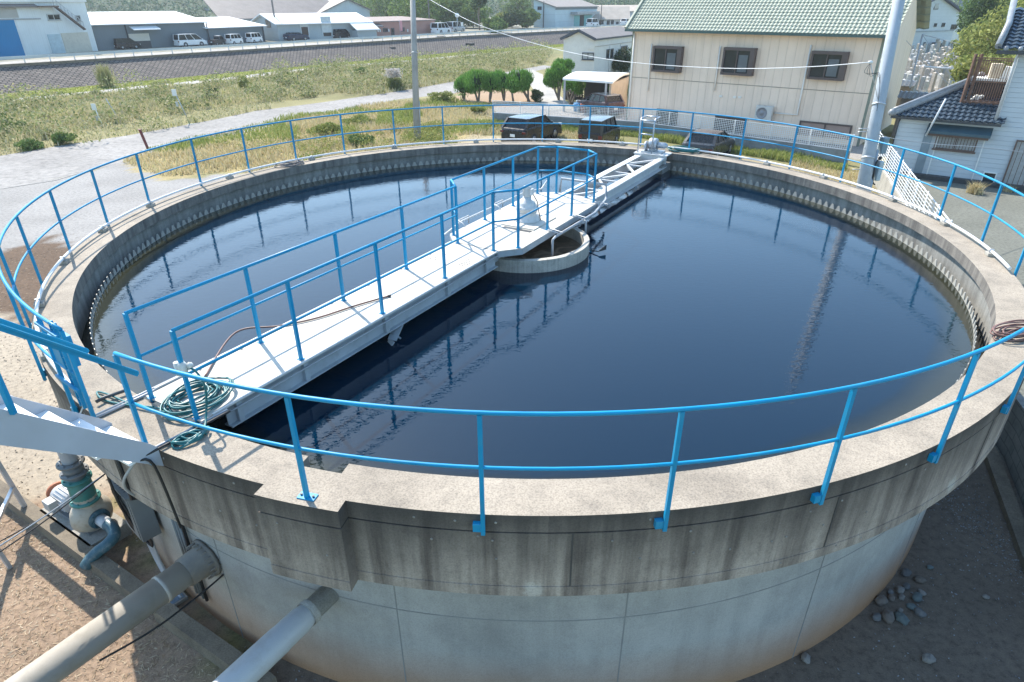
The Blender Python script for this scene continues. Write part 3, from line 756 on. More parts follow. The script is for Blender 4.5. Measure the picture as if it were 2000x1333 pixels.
h2 = thing('garden_hose', 'small teal hose coil lying on the bare concrete rim beside the footbridge', 'hose', G(372, 855, CT))
MB().tube(smooth(coil(G(372, 857, CT), .17, .10, 5, math.radians(40), .013, CT, 9, .35, 14, .008), 3), .013, 7).obj('coil', TEAL, h2)
h3 = thing('garden_hose', 'teal hose coil on the far rim beside the motor unit and white arm', 'hose', G(1335, 297, CT))
MB().tube(smooth(coil(G(1334, 297, CT), .48, .26, 8, math.radians(-30), .016, CT, 5, .4, 14, .012), 3), .016, 6).obj('coil', TEAL, h3)
h4 = thing('old_hose', 'grey brown hose coil lying on the far left rim of the tank', 'hose', G(566, 323, CT))
MB().tube(smooth(coil(G(566, 323, CT), .42, .3, 6, math.radians(45), .013, CT, 2, .5, 12, .012), 3), .013, 6).obj('coil', GREYH, h4)
h5 = thing('old_hose', 'brown hose tangle lying on the right rim of the tank', 'hose', G(1980, 657, CT))
MB().tube(smooth(coil(G(1984, 656, CT), .42, .17, 8, math.radians(20), .012, CT, 8, .5, 12, .014), 3), .012, 6).obj('coil', BROWNH, h5)
h6 = thing('suction_hose', 'thin brown hose with a metal tip laid along the white deck of the footbridge', 'hose', G(620, 618, DZ))
pts = [AX(-7.3, -.28, DZ + .02), G(460, 650, DZ + .02), G(545, 637, DZ + .02), G(620, 621, DZ + .02), G(695, 597, DZ + .02), G(758, 579, DZ + .02)]
MB().tube(smooth(pts, 8), .013, 7).obj('hose', BROWNH, h6)
MB().tube([pts[-1], pts[-1] + (pts[-1] - pts[-2]) * .08], .02, 8).obj('tip', DARKST, h6)

# ------------------------------------------------------------------ conduit laid round the rim on little blocks
cd = thing('rim_conduit', 'pale grey conduit pipe running round the rim on little concrete blocks', 'conduit', (0, R_OUT, CT))
RC = 8.33
MB().tube(arc(RC, CT + .085, math.radians(-20), math.radians(233), 160), .026, 8).obj('pipe', paint('white_conduit', (.66, .67, .68), .4, 0, .06, 3, (.4, .4, .4), .3), cd)
for d in (-14, -2, 10, 25, 37, 52, 68, 82, 100, 118, 136, 154, 172, 184, 196, 209, 222):
    a = math.radians(d); c = Vector((RC * math.cos(a), RC * math.sin(a), CT))
    bk = MB().box(c + Vector((0, 0, .03)), (.13, .16, .06), a).obj('support_block', C_PLAIN, cd, bevel=.008)
    MB().box(c + Vector((0, 0, .085)), (.07, .03, .065), a).obj('clip', GALV, bk)
c2 = thing('twin_conduit', 'pair of thin grey conduits crossing the rim and bending down the wall', 'conduit', G(330, 850, CT))
for k, off in enumerate((0, .045)):
    d = n_ax * off
    p = [AX(-7.6, .5, CT + .03) + d, AX(-8.1, .47, CT + .03) + d, AX(-8.44, .44, CT + .03) + d, AX(-8.6, .42, CT + .01) + d]
    if k == 0: p += [G(262, 905, 3.45), G(243, 935, 3.25), G(245, 955, 3.05), G(262, 968, 2.85)]
    else: p += [AX(-8.5, .47, CT - .1) + d, AX(-8.46, .5, 2.6) + d]
    MB().tube(smooth(p, 5), .014, 7).obj('pipe', PVC if k == 0 else BLACKRUB, c2)
c3 = thing('twin_conduit', 'thin grey conduits crossing the rim left of the footbridge towards the stairs', 'conduit', G(250, 800, CT))
for k in range(2):
    d = n_ax * (.05 * k)
    MB().tube([AX(-6.5, -.60, CT + .02) + d, AX(-7.9, -.62, CT + .02) + d, AX(-8.5, -.66, CT + .02) + d], .018, 7).obj('pipe', PVC, c3)
MB().tube([G(188, 785, CT + .05), G(205, 776, CT + .05), G(248, 762, CT + .05)], .02, 7).obj('nozzle', DARKST, c3)

# ------------------------------------------------------------------ stairs up to the viewing platform
OUT = Vector((-.515, -.857, 0)).normalized(); TAN = Vector((-OUT.y, OUT.x, 0)) * -1     # TAN points to the left of the picture
Nn = Vector((-3.86, -7.50, 0))
ST_S = paint('pale_grey_stair_steel', (.40, .43, .485), .45, 0, .06, 2, (.35, .36, .38), .3)
stair = thing('metal_staircase', 'pale grey steel staircase rising from the tank rim towards the viewer with blue handrails', 'staircase', Nn + Vector((0, 0, CT)))
def SX(o, t, z): return Nn + OUT * o + TAN * t + Vector((0, 0, z))
for t in (0.0, .80):
    b = MB()
    prof = [(-.02, 3.36), (-.02, 3.60), (.05, 3.69), (3.1, 6.76), (3.4, 6.76), (3.4, 6.4)]
    vs = [SX(o, t - .006, z) for o, z in prof] + [SX(o, t + .006, z) for o, z in prof]; k = len(prof)
    b.add(vs, [tuple(range(k)), tuple(range(2 * k - 1, k - 1, -1))] + [(i, i + k, (i + 1) % k + k, (i + 1) % k) for i in range(k)])
    b.obj('stringer', ST_S, stair)
TR = paint('white_stair_tread', (.78, .79, .8), .5, 0, .05, 3)
for k in range(13):
    MB().box(SX(.02 + .235 * k + .12, .40, CT + .02 + .235 * k), (.27, .785, .03), math.atan2(OUT.y, OUT.x)).obj('tread', TR, stair)
for t in (-.02, .82):
    b = MB(); b.bar(SX(-.05, t, 4.46), SX(3.0, t, 7.52), .042, .02); b.bar(SX(-.05, t, 4.43), SX(3.0, t, 7.49), .014, .04)
    h = b.obj('handrail', BLUE, stair)
    for o in (.95, 2.2): MB().bar(SX(o, t, 3.55 + o + .08), SX(o, t, 4.46 + o + .02), .038, .038).obj('post', BLUE, h)
# painted switch box on a cable tray, strapped to the railing
tr = thing('switch_box', 'blue painted switch box on a slotted cable tray clamped to the railing by the stairs', 'switch box', Vector((-4.95, -6.78, CT)))
a = math.radians(-127); bx = Vector((8.44 * math.cos(a), 8.44 * math.sin(a), 0)); tg = Vector((-math.sin(a), math.cos(a), 0)); rd = Vector((math.cos(a), math.sin(a), 0))
MB().box(bx + tg * -.0 + rd * -.06 + Vector((0, 0, CT + .72)), (.14, .24, .36), a).obj('box', BLUE, tr, bevel=.006)
b = MB()
for dt in (.13, .22):
    b.bar(bx + tg * dt + Vector((0, 0, CT + .1)), bx + tg * dt + Vector((0, 0, CT + 1.12)), .014, .045, rd)
for k in range(12): b.bar(bx + tg * .13 + Vector((0, 0, CT + .12 + .085 * k)), bx + tg * .22 + Vector((0, 0, CT + .12 + .085 * k)), .012, .03, rd)
for z in (.38, 1.02): b.bar(bx + tg * -.2 + rd * .04 + Vector((0, 0, CT + z)), bx + tg * .34 + rd * .04 + Vector((0, 0, CT + z)), .03, .03)
b.obj('slotted_tray', BLUE, tr)
MB().tube(smooth([bx + tg * .18 + Vector((0, 0, CT + .12)), bx + tg * .1 + rd * .1 + Vector((0, 0, CT - .1)), bx + rd * .14 + tg * .02 + Vector((0, 0, CT - .35)), bx + rd * .16 + Vector((0, 0, CT - .42))], 5), .008, 6).obj('cable', paint('white_cable', (.6, .6, .58), .5), tr)

# ------------------------------------------------------------------ big pipes leaving the tank
PIPEM = paint('beige_pvc_pipe', (.43, .40, .35), .45, 0, .07, 1.5, (.27, .24, .19), .4)
f1 = Vector((-4.12, -6.76, 1.36)); d1 = Vector((-.55, -.835, 0)).normalized()
big = thing('drain_pipe', 'thick beige pipe bolted to the tank wall with a dark flange', 'pipe', f1)
R1 = .17
MB().cyl(f1 - d1 * .05, f1 + d1 * 9, R1, n=36).obj('pipe', PIPEM, big)
b = MB(); b.lathe([(.02, .0), (.265, .0), (.265, .04), (.21, .04), (.21, .09), (.265, .09), (.265, .13), (.2, .15), (.19, .40), (0, .40)], f1 - d1 * .04, d1, 36)
ax_a = d1.orthogonal().normalized(); ax_b = d1.cross(ax_a)
for k in range(18):
    q = (ax_a * math.cos(2 * PI * k / 18) + ax_b * math.sin(2 * PI * k / 18)) * .238; b.cyl(f1 + q + d1 * .0, f1 + q + d1 * .17, .014, n=6)
b.obj('flange', paint('dark_grey_flange', (.17, .155, .135), .65, 0, .15, 6, (.28, .22, .16), .4), big)
MB().lathe([(.171, 0), (.178, .0), (.178, .05), (.171, .05)], f1 + d1 * .62, d1, 36).obj('band', PIPEM, big)
f2 = Vector((-2.36, -7.55, 1.62)); d2 = Vector((-.53, -.848, 0)).normalized()
sm = thing('drain_pipe', 'pale pipe with a wide socket leaving the tank under the square concrete box', 'pipe', f2)
P2M = paint('pale_grey_pvc_pipe', (.47, .48, .48), .4, 0, .06, 1.5, (.3, .28, .24), .35)
b = MB(); b.lathe([(0, -.1), (.125, -.1), (.125, .36), (.145, .38), (.145, .30)], f2, d2, 32); b.obj('socket', C_PLAIN, sm)
MB().lathe([(.125, .36), (.145, .46), (.145, .7), (.15, .75), (.15, 9)], f2, d2, 36).obj('pipe', P2M, sm)
cb = thing('black_cable', 'black cable slung under the thick beige pipe against the tank wall', 'cable', f1)
cb_p = [Vector((f1.x + .42, f1.y - .12, f1.z + .05)), f1 + d1 * .3 + Vector((.2, 0, -.28)), f1 + d1 * .9 + Vector((.16, -.1, -.27)), f1 + d1 * 1.5 + Vector((.1, -.06, -.22))]
tag(MB().tube(smooth(cb_p, 6), .013, 6).obj('cable', BLACKRUB, cb))

# ------------------------------------------------------------------ kerb, pump and fittings by the left wall
kerb = thing('low_kerb_wall', 'low mossy concrete kerb wall running past the pump and under the pipes', 'kerb wall', G(240, 1165, 0))
k0, k1 = G(-240, 800, 0), G(520, 1372, 0); kd = (k1 - k0).normalized(); kn = Vector((-kd.y, kd.x, 0))
if kn.y < 0: kn = -kn
b = MB()
q0, q1 = k0 + kd * 0, G(296, 1208, 0)
for s_, e_ in ((k0, G(288, 1200, 0)), (G(305, 1214, 0), k1)):
    n = 12
    for i in range(n):
        p, q = s_.lerp(e_, i / n), s_.lerp(e_, (i + 1) / n)
        b.hexa([p, q, q + kn * .2, p + kn * .2, p + Vector((0, 0, .24)), q + Vector((0, 0, .24)), q + kn * .2 + Vector((0, 0, .24)), p + kn * .2 + Vector((0, 0, .24))])
b.obj('kerb', C_OLD, kerb)
gr = thing('drain_grate', 'small square blue grey drain grate beside the thick beige pipe', 'drain grate', G(340, 1166, 0))
b = MB(); g0 = G(338, 1166, .03)
b.box(g0, (.36, .26, .05), math.radians(-40)); b.obj('rim', C_PLAIN, gr)
b = MB()
for k in range(11): b.box(g0 + Vector((math.cos(math.radians(-40)), math.sin(math.radians(-40)), 0)) * (k - 5) * .027 + Vector((0, 0, .03)), (.014, .2, .014), math.radians(-40))
b.box(g0 + Vector((0, 0, .026)), (.3, .21, .004), math.radians(-40)); b.obj('bars', paint('blue_grey_grate', (.22, .3, .38), .5, 0, .1, 9), gr)

PB = G(150, 1035, .0); PB = Vector((-7.35, -4.85, 0))
pdx = (kd * -1.0)                       # along the kerb, pointing away to the left of the picture
pdy = kn
def PX(a_, b_, z): return Vector((.3, -.28, 0)) + PB + pdx * a_ + pdy * b_ + Vector((0, 0, z if z <= .3 else .3 + (z - .3) * .62))
PUMPM = paint('cream_cast_iron', (.42, .38, .31), .55, 0, .12, 4, (.2, .13, .08), .4)
VALVEG = paint('green_valve_paint', (.04, .19, .17), .5, 0, .2, 6, (.1, .12, .1), .4)
GREYCI = paint('grey_cast_iron', (.16, .17, .175), .55, 0, .15, 6, (.25, .18, .12), .35)
BLUEP = paint('dark_blue_green_pipe', (.035, .10, .13), .4, 0, .2, 5, (.3, .33, .33), .35)
pump = thing('water_pump', 'cream cast pump and grey electric motor on a concrete plinth beside the tank', 'pump', PB)
pa_ = math.atan2(pdx.y, pdx.x)
MB().box(PX(.25, .12, .12), (1.5, .62, .24), pa_).obj('plinth', C_PLAIN, pump, bevel=.01)
MB().box(PX(.35, .12, .28), (1.25, .36, .08), pa_).obj('bed_plate', paint('rusty_bed_plate', (.18, .2, .22), .6, 0, .2, 5, (.15, .08, .05), .5), pump)
b = MB(); b.lathe([(0, -.2), (.16, -.2), (.26, -.12), (.31, .0), (.26, .12), (.16, .18), (0, .18)], PX(-.15, .12, .62), pdx, 28)
b.lathe([(.17, 0), (.16, .3), (.155, .38)], PX(-.15, .12, .75), (0, 0, 1), 24)
b.box(PX(-.15, .0, .38), (.1, .08, .2), pa_); b.box(PX(-.15, .26, .38), (.1, .08, .2), pa_)
b.obj('pump_casing', PUMPM, pump)
b = MB(); b.lathe([(.09, .15), (.1, .2), (.12, .3), (.12, .42), (.0, .42)], PX(-.15, .12, .62), pdx, 20); b.obj('bearing_housing', GREYCI, pump)
b = MB(); b.lathe([(0, .0), (.15, .0), (.17, .03), (.17, .36), (.16, .42), (.13, .46), (0, .46)], PX(.36, .12, .58), pdx, 24)
for k in range(22):
    w_ = 2 * PI * k / 22; q = pdy * math.cos(w_) * .176 + Vector((0, 0, 1)) * math.sin(w_) * .176
    b.bar(PX(.4, .12, .58) + q, PX(.7, .12, .58) + q, .007, .022, q)
b.obj('motor', paint('silver_grey_motor', (.45, .46, .47), .45, 0, .08, 5), pump)
MB().box(PX(.58, -.12, .64), (.2, .13, .17), pa_).obj('terminal_box', paint('grey_terminal_box', (.4, .41, .41), .5, 0, .05, 4), pump, bevel=.01)
b = MB(); b.lathe([(.05, 0), (.15, 0), (.16, .04), (.05, .06)], PX(.86, .12, .58), pdx, 20); b.obj('coupling_guard', paint('orange_rusty_guard', (.35, .12, .06), .6, 0, .2, 5), pump)
# riser with valve
ris = thing('riser_pipe', 'grey riser pipe with bolted collars and a green valve standing on the pump', 'pipe', PX(-.15, .12, 1.1))
rp = PX(-.15, .12, 1.08)
def flg(b, p, ax, r, t, nb=8):
    b.lathe([(0, 0), (r, 0), (r, t), (0, t)], p, ax, 22); ax = Vector(ax).normalized(); o = ax.orthogonal().normalized(); q = ax.cross(o)
    for k in range(nb):
        w_ = 2 * PI * k / nb; s_ = (o * math.cos(w_) + q * math.sin(w_)) * (r - .03); b.cyl(Vector(p) + s_ - ax * .02, Vector(p) + s_ + ax * (t + .02), .013, n=6)
up = Vector((0, 0, 1))
b = MB(); flg(b, rp, up, .21, .03); b.lathe([(.15, .03), (.17, .12), (.16, .36), (.15, .40)], rp, up, 22); b.box(rp + Vector((.0, 0, .2)) + pdx * .16, (.08, .16, .2), pa_); flg(b, rp + up * .40, up, .2, .03); b.obj('valve', VALVEG, ris)
b = MB(); b.lathe([(.12, 0), (.12, .12), (.14, .13), (.14, .2), (.12, .21), (.12, .32)], rp + up * .43, up, 22); flg(b, rp + up * .52, up, .19, .03); flg(b, rp + up * .70, up, .185, .03); b.obj('flexible_joint', GREYCI, ris)
b = MB(); b.lathe([(.105, 0), (.105, .42)], rp + up * .74, up, 24); b.tube([rp + up * 1.14, rp + up * 1.24 + pdx * .03, rp + up * 1.3 + pdx * .2, rp + up * 1.28 + pdx * 2.6], .1, 16); b.obj('pipe', PVC, ris)
# suction elbow
su = thing('suction_pipe', 'dark blue green pipe elbow with a bolted flange on the side of the pump', 'pipe', PX(-.4, .1, .4))
s0 = PX(-.36, .12, .62); dx = -pdx
b = MB(); flg(b, s0, dx, .155, .03, 8); b.obj('flange', BLUEP, su)
el = [s0 + dx * .03, s0 + dx * .2, s0 + dx * .36 + Vector((0, 0, -.02)), s0 + dx * .48 - pdy * .06 + Vector((0, 0, -.07)), s0 + dx * .5 - pdy * .2 + Vector((0, 0, -.12)), s0 + dx * .45 - pdy * .3 + Vector((0, 0, -.17)), s0 + dx * .4 - pdy * .42 + Vector((0, 0, -.26)), s0 + dx * .36 - pdy * .5 + Vector((0, 0, -.36))]
MB().tube(smooth(el, 4), .088, 18).obj('elbow', BLUEP, su)
MB().tube([s0 + dx * .05, s0 + dx * .24], .09, 18).obj('white_sleeve', paint('chalky_pipe_wrap', (.5, .52, .53), .5, 0, .1, 6), su)
# steel stand left of the pump
fr = thing('pipe_stand', 'slim grey steel stand holding the pipe at the left edge', 'pipe stand', G(60, 1010, 0))
fa, fb_ = G(62, 1012, 0), G(20, 1110, 0)
b = MB(); b.bar(fa, fa + Vector((-.35, .15, 1.75)), .06, .06); b.obj('leg', GALV, fr)
b = MB(); b.bar(fb_, fb_ + Vector((-.3, .1, 1.5)), .05, .05); b.obj('leg', GALV, fr)
b = MB(); b.bar(fa + Vector((-.12, .05, .6)), fb_ + Vector((-.1, .03, .6)), .05, .05); b.obj('tie_bar', GALV, fr)
# cabinet and cables on the wall
a = math.radians(-131); cw = Vector((7.98 * math.cos(a), 7.98 * math.sin(a), 0)); cr_ = Vector((math.cos(a), math.sin(a), 0)); ct_ = Vector((-math.sin(a), math.cos(a), 0))
cab = thing('control_cabinet', 'dark grey control cabinet mounted on the tank wall beside the pump', 'cabinet', cw)
MB().box(cw + cr_ * .14 + Vector((0, 0, 1.55)), (.24, .52, .75), a).obj('body', GREY_BOX, cab, bevel=.01)
MB().box(cw + cr_ * .265 + Vector((0, 0, 1.55)), (.012, .46, .69), a).obj('door', GREY_BOX, cab, bevel=.004)
MB().box(cw + cr_ * .14 + Vector((0, 0, 1.945)), (.3, .58, .03), a).obj('rain_hood', GREY_BOX, cab)
for k in range(4):
    q = cw + cr_ * .12 + ct_ * (-.2 + .09 * k); MB().tube(smooth([q + Vector((0, 0, 1.2)), q + Vector((0, 0, .7)), q + ct_ * (.2 - .02 * k) + Vector((0, 0, .35)), q + ct_ * .45 + Vector((0, 0, .2))], 5), .02, 6).obj('conduit', PVC, cab)
cv = thing('wall_conduits', 'bundle of grey conduits running down the tank wall behind the thick beige pipe', 'conduit', (-4.4, -6.7, 1.8))
for k in range(4):
    a = math.radians(-123.6 - .55 * k); q = lambda r, z: Vector((r * math.cos(a), r * math.sin(a), z))
    MB().tube([q(8.42, 3.3) if k == 0 else q(8.0, 2.5), q(8.42, 2.5) if k == 0 else q(8.0, 2.3), q(8.0, 2.3), q(8.0, .4)], .022, 6).obj('conduit', GREY_BOX if k else BLACKRUB, cv)
bd = thing('cable_loops', 'bunch of black cables hanging in loops beside the tank wall and strung to the left', 'cable', G(215, 1000, 1.0))
e0 = G(208, 924, 2.3)
for k in range(5):
    tgt = cw + cr_ * .2 + ct_ * (-.1 + .06 * k) + Vector((0, 0, 1.96)); j = .05 * k
    MB().tube(smooth([e0, e0 + Vector((.03, -.02, -.35 - j)), e0 + Vector((.02 + j * .6, .05, -.95 - j)), e0 + Vector((.25, .0, -1.25 + j * .5)), tgt + Vector((-.1, -.05, -.12)), tgt], 6), .014, 6).obj('cable', BLACKRUB, bd)
for k, (u, v) in enumerate(((-60, 1105), (-60, 1118), (-60, 1090))):
    MB().tube(smooth([e0, e0.lerp(G(u, v, 2.0), .5) + Vector((0, 0, -.02 - .02 * k)), G(u, v, 2.0)], 6), .009, 6).obj('strung_cable', [PVC, BLACKRUB, BLACKRUB][k], bd)
MB().tube(smooth([e0, G(225, 905, 2.45), G(222, 912, 2.4), e0], 5), .007, 5).obj('tie_wire', GALV, bd)

# ------------------------------------------------------------------ stones at the foot of the wall
STONE = [paint('grey_river_stone', (.13, .125, .12), .85, 0, .25, 6, (.08, .08, .075), .4), paint('brown_river_stone', (.16, .13, .105), .85, 0, .25, 6), paint('pale_river_stone', (.22, .2, .175), .85, 0, .2, 6), paint('green_grey_stone', (.12, .145, .14), .85, 0, .2, 6)]
stones = [(1768, 1122, 11, 0, 'large grey stone pressed against the tank foot'), (1795, 1135, 10, 1, 'brown round stone on the right side of the stone heap'), (1757, 1155, 9, 2, 'pale upright stone near the middle of the stone heap'), (1760, 1168, 7, 2, 'pale pointed stone below the middle of the heap'), (1738, 1158, 7, 0, 'small grey round stone left of the pale stones'), (1720, 1177, 13, 1, 'biggest rounded brown grey stone against the wall'), (1740, 1170, 8, 1, 'small brown stone beside the biggest rounded one'), (1800, 1160, 7, 2, 'small tan stone at the right of the heap'), (1790, 1170, 11, 3, 'flat dark stone at the right of the heap'), (1780, 1188, 9, 3, 'green grey stone at the lower right of the heap'), (1795, 1200, 11, 0, 'grey stone at the lower right end of the heap'), (1757, 1194, 6, 2, 'tiny pale pebble in the gap of the heap'), (1711, 1208, 10, 0, 'dark grey stone at the lower left end of the heap'), (1733, 1208, 14, 1, 'long brown stone at the bottom of the heap'), (1760, 1212, 13, 3, 'dark green stone at the bottom right of the heap'), (1770, 1148, 8, 0, 'grey flat stone in the upper middle of the heap'), (1573, 1288, 11, 2, 'single pale brown stone lying apart by the tank foot'), (1812, 1290, 12, 2, 'single flat pale stone lying alone on the dark soil'), (1925, 1168, 6, 2, 'small pale stone lying alone to the far right'), (1816, 1110, 6, 3, 'small blue grey stone above the heap')]
for i, (u, v, s_, mi, lab) in enumerate(stones):
    p = G(u, v, 0); r = s_ / FPX * (p - Vector(CAMLOC)).length * .8
    b = MB(); b.ball((0, 0, 0), r, 5, squash=(1.15, .85, .6), jit=.16); b.sm = [i % 3 > 0 for i in range(len(b.f))]
    R3 = Matrix.Rotation(random.uniform(0, 6), 3, 'Z'); b.v = [tuple(R3 @ Vector(q)) for q in b.v]
    o = b.obj('river_stone', STONE[mi]); o.location = (p.x, p.y, r * .42); tag(o, lab, 'stone', 'river stones by the tank wall')
P = scatter(POLYS['pit'], 5200); P = P[np.hypot(P[:, 0], P[:, 1]) > 8.0]; P = np.concatenate([P, np.stack([RNG.normal(0, .35, 2600), RNG.uniform(-9.5, -2.5, 2600)], 1) + np.array([8.0, 0]) + 0])
P[len(P) - 2600:, 0] = 7.3 - (P[len(P) - 2600:, 1] + 5) * .12 + RNG.normal(0, .3, 2600); P = P[np.hypot(P[:, 0], P[:, 1]) > 8.0]
C = np.stack([P[:, 0], P[:, 1], np.full(len(P), .008)], 1); V, F = leaves(C, .017); tag(raw('loose_gravel', V, F, paint('grit', (.26, .27, .28), .9, 0, .4, 40)), 'scattered grey grit on the dark soil right of the tank', 'gravel', kind='stuff')
P = np.concatenate([scatter(POLYS['straw'], 26000), scatter(POLYS['litter'], 5000)]); P = P[np.hypot(P[:, 0], P[:, 1]) > 8.45]
C = np.stack([P[:, 0], P[:, 1], np.full(len(P), .012)], 1); V, F = leaves(C, .04, .1, .9); tag(raw('dry_straw', V, F, leafmat('dry_straw_leaf', [(.2, .13, .07), (.42, .32, .21), (.58, .5, .37)], 0)), 'dry straw and dead leaves strewn on bare soil left of the tank', 'straw', kind='stuff')
P = scatter(POLYS['sand'], 2500); C = np.stack([P[:, 0], P[:, 1], np.full(len(P), .01)], 1); V, F = leaves(C, .025, flat=.5); tag(raw('sand_grit', V, F, paint('sandy_grit', (.4, .33, .25), .9, 0, .5, 30)), 'coarse grit on the sandy ground beside the stairs', 'gravel', kind='stuff')
# ------------------------------------------------------------------ cars
TYRE = paint('tyre_rubber', (.02, .02, .021), .8, 0, .2, 10)
RIM = paint('alloy_rim', (.42, .43, .45), .3, .7, .1, 10)
TAIL = paint('red_tail_lens', (.10, .008, .008), .2, 0, .1, 10)
HEADL = paint('clear_head_lens', (.6, .63, .66), .12, 0, .1, 10)
PLATE = paint('white_number_plate', (.75, .76, .74), .4, 0, .03, 10)
CGLASS = paint('car_glass', (.008, .011, .014), .05, 0, .2, 5, spec=.3)
TRIM = paint('black_car_trim', (.02, .02, .02), .5, 0, .2, 10)
def carpaint(name, c, metal=0.0): return paint(name, c, .3, metal, .05, 2, coat=.35, spec=.3)
CP_BLACK = carpaint('black_car_paint', (.012, .013, .016)); CP_WHITE = carpaint('white_car_paint', (.74, .75, .76)); CP_PURPLE = carpaint('dark_plum_car_paint', (.05, .03, .042), .3)
CP_SILVER = carpaint('silver_car_paint', (.42, .45, .48), .4); CP_DARK = carpaint('charcoal_car_paint', (.035, .038, .042), .2); CP_NAVY = carpaint('navy_car_paint', (.012, .025, .06)); CP_SKYROOF = carpaint('sky_sheen_black_roof_paint', (.10, .12, .14))  # last one: black paint lightened bluish, a painted sky sheen for roofs
def car(name, label, cat, loc, heading, L, W, H, body, cabin, mat, roofmat=None, scale=1.0, wb=None, wr=.32, group=None, plate_rear=True, cargo=None):
    """body: side outline as (x fraction of the length, height); cabin: base rear/front x, roof rear/front x as fractions, belt height"""
    t = thing(name, label, cat, loc, 0, group, local=True)
    t.rotation_euler = (0, 0, math.radians(heading)); t.scale = (scale,) * 3
    roofmat = roofmat or mat
    hw = W / 2
    pts = [(x * L, z) for x, z in body]
    b = MB(); n = len(pts); vs = []
    for y, k in ((-hw, .0), (-hw * .965, .0), ):
        pass
    lay = [(-hw, .84), (-hw + .05, .94), (-hw + .2, 1.0), (hw - .2, 1.0), (hw - .05, .94), (hw, .84)]
    cx = 0; cz = sum(z for _, z in pts) / n
    for y, k in lay: vs += [(x * (1 - (1 - k) * .35), y, cz + (z - cz) * k) for x, z in pts]
    fs = [tuple(range(n - 1, -1, -1)), tuple(range(5 * n, 6 * n))]
    for q in range(5): fs += [(q * n + i, q * n + (i + 1) % n, (q + 1) * n + (i + 1) % n, (q + 1) * n + i) for i in range(n)]
    b.add(vs, [f[::-1] for f in fs], 0); b.obj('body', mat, t, bevel=.075)
    r0, f0, r1, f1, belt = cabin; r0, f0, r1, f1 = r0 * L, f0 * L, r1 * L, f1 * L
    wb_, wt = hw - .06, hw - .2 if H < 1.7 else hw - .12
    zt = H - .05
    bz = belt - .1; base = [(r0, -wb_, bz), (f0, -wb_, bz), (f0, wb_, bz), (r0, wb_, bz)]; top = [(r1, -wt, zt), (f1, -wt, zt), (f1, wt, zt), (r1, wt, zt)]
    MB().hexa(base + top).obj('windows', CGLASS, t)
    b = MB(); g = .03
    nx_ = 8; ny_ = 4; vs = []; 
    for i in range(nx_ + 1):
        for j in range(ny_ + 1):
            fx, fy = i / nx_, j / ny_; x = r1 - .06 + (f1 - r1 + .08) * fx; y = -wt - .02 + (2 * wt + .04) * fy
            vs.append((x, y, zt + .055 * (1 - (2 * fx - 1) ** 2 * .75) * (1 - (2 * fy - 1) ** 4 * .6) + .004))
    fs = [(i * (ny_ + 1) + j, (i + 1) * (ny_ + 1) + j, (i + 1) * (ny_ + 1) + j + 1, i * (ny_ + 1) + j + 1) for i in range(nx_) for j in range(ny_)]
    b.add(vs, fs, 0, True)
    b.hexa([(r1 - .06, -wt - .02, zt - .03), (f1 + .02, -wt - .02, zt - .03), (f1 + .02, wt + .02, zt - .03), (r1 - .06, wt + .02, zt - .03), (r1 - .06, -wt - .02, zt + .01), (f1 + .02, -wt - .02, zt + .01), (f1 + .02, wt + .02, zt + .01), (r1 - .06, wt + .02, zt + .01)])
    b.obj('roof', roofmat, t)
    for k, y in ((0, -1), (0, 1)):
        b = MB(); lerp = lambda p, q, f: tuple(p[i] + (q[i] - p[i]) * f for i in range(3))
        yb, yt = y * (wb_ + .008), y * (wt + .008)
        b.bar((r0, yb, belt - .08), (r1, yt, zt), .15, .1); b.bar((f0, yb, belt - .02), (f1, yt, zt), .06, .06)
        for f in (.36, .68):
            xb, xt = r0 + (f0 - r0) * f, r1 + (f1 - r1) * f; b.bar((xb, yb, belt - .08), (xt, yt, zt), .07, .03, up=(0, y, 0))
        b.bar((r1, yt, zt - .01), (f1, yt, zt - .01), .05, .05); b.obj('window_frame', mat if H > 1.4 else TRIM, t)
    wb = wb or L * .56
    for sx in (-1, 1):
        for sy in (-1, 1):
            c = (sx * wb / 2, sy * (hw - .1), wr)
            arch = MB(); arch.lathe([(wr + .05, 0), (0, .0)], (c[0], sy * (hw + .004), wr + .02), (0, sy, 0), 20, smooth=False); 
            arch.obj('wheel_arch', TRIM, t)
            b = MB(); b.lathe([(wr * .6, -.1), (wr * .95, -.1), (wr, -.06), (wr, .08), (wr * .95, .115), (wr * .62, .12)], c, (0, sy, 0), 22); wh = b.obj('wheel', TYRE, t)
            b = MB(); b.lathe([(0, .118), (wr * .2, .122), (wr * .62, .112), (wr * .62, .09)], c, (0, sy, 0), 20)
            for k in range(5):
                a = 2 * PI * k / 5; b.bar((c[0], c[1] + sy * .125, c[2]), (c[0] + math.cos(a) * wr * .58, c[1] + sy * .122, c[2] + math.sin(a) * wr * .58), .05, .012, up=(0, sy, 0))
            b.obj('rim', RIM, wh)
    xr = min(p[0] for p in pts); xf = max(p[0] for p in pts)
    zl = [z for x, z in pts]; zb = belt
    for sy in (-1, 1):
        MB().box((xr + .03, sy * (hw - .13), zb * .8), (.1, .22, .12 if H < 1.7 else .22)).obj('tail_light', TAIL, t, bevel=.02)
        MB().box((xf - .05, sy * (hw - .22), zb * .72), (.14, .34, .15)).obj('headlight', HEADL, t, bevel=.03)
        MB().box((f0 - .25 if H < 1.7 else f0 - .1, sy * (hw + .09), belt + .07), (.12, .16, .13)).obj('wing_mirror', mat, t, bevel=.03)
    MB().box((xr - .012, 0, zb * .62), (.012, .34, .17)).obj('number_plate', PLATE, t)
    b = MB(); b.box((xr + .06, 0, .32), (.16, W * .96, .22)); b.obj('rear_bumper', mat, t, bevel=.05)
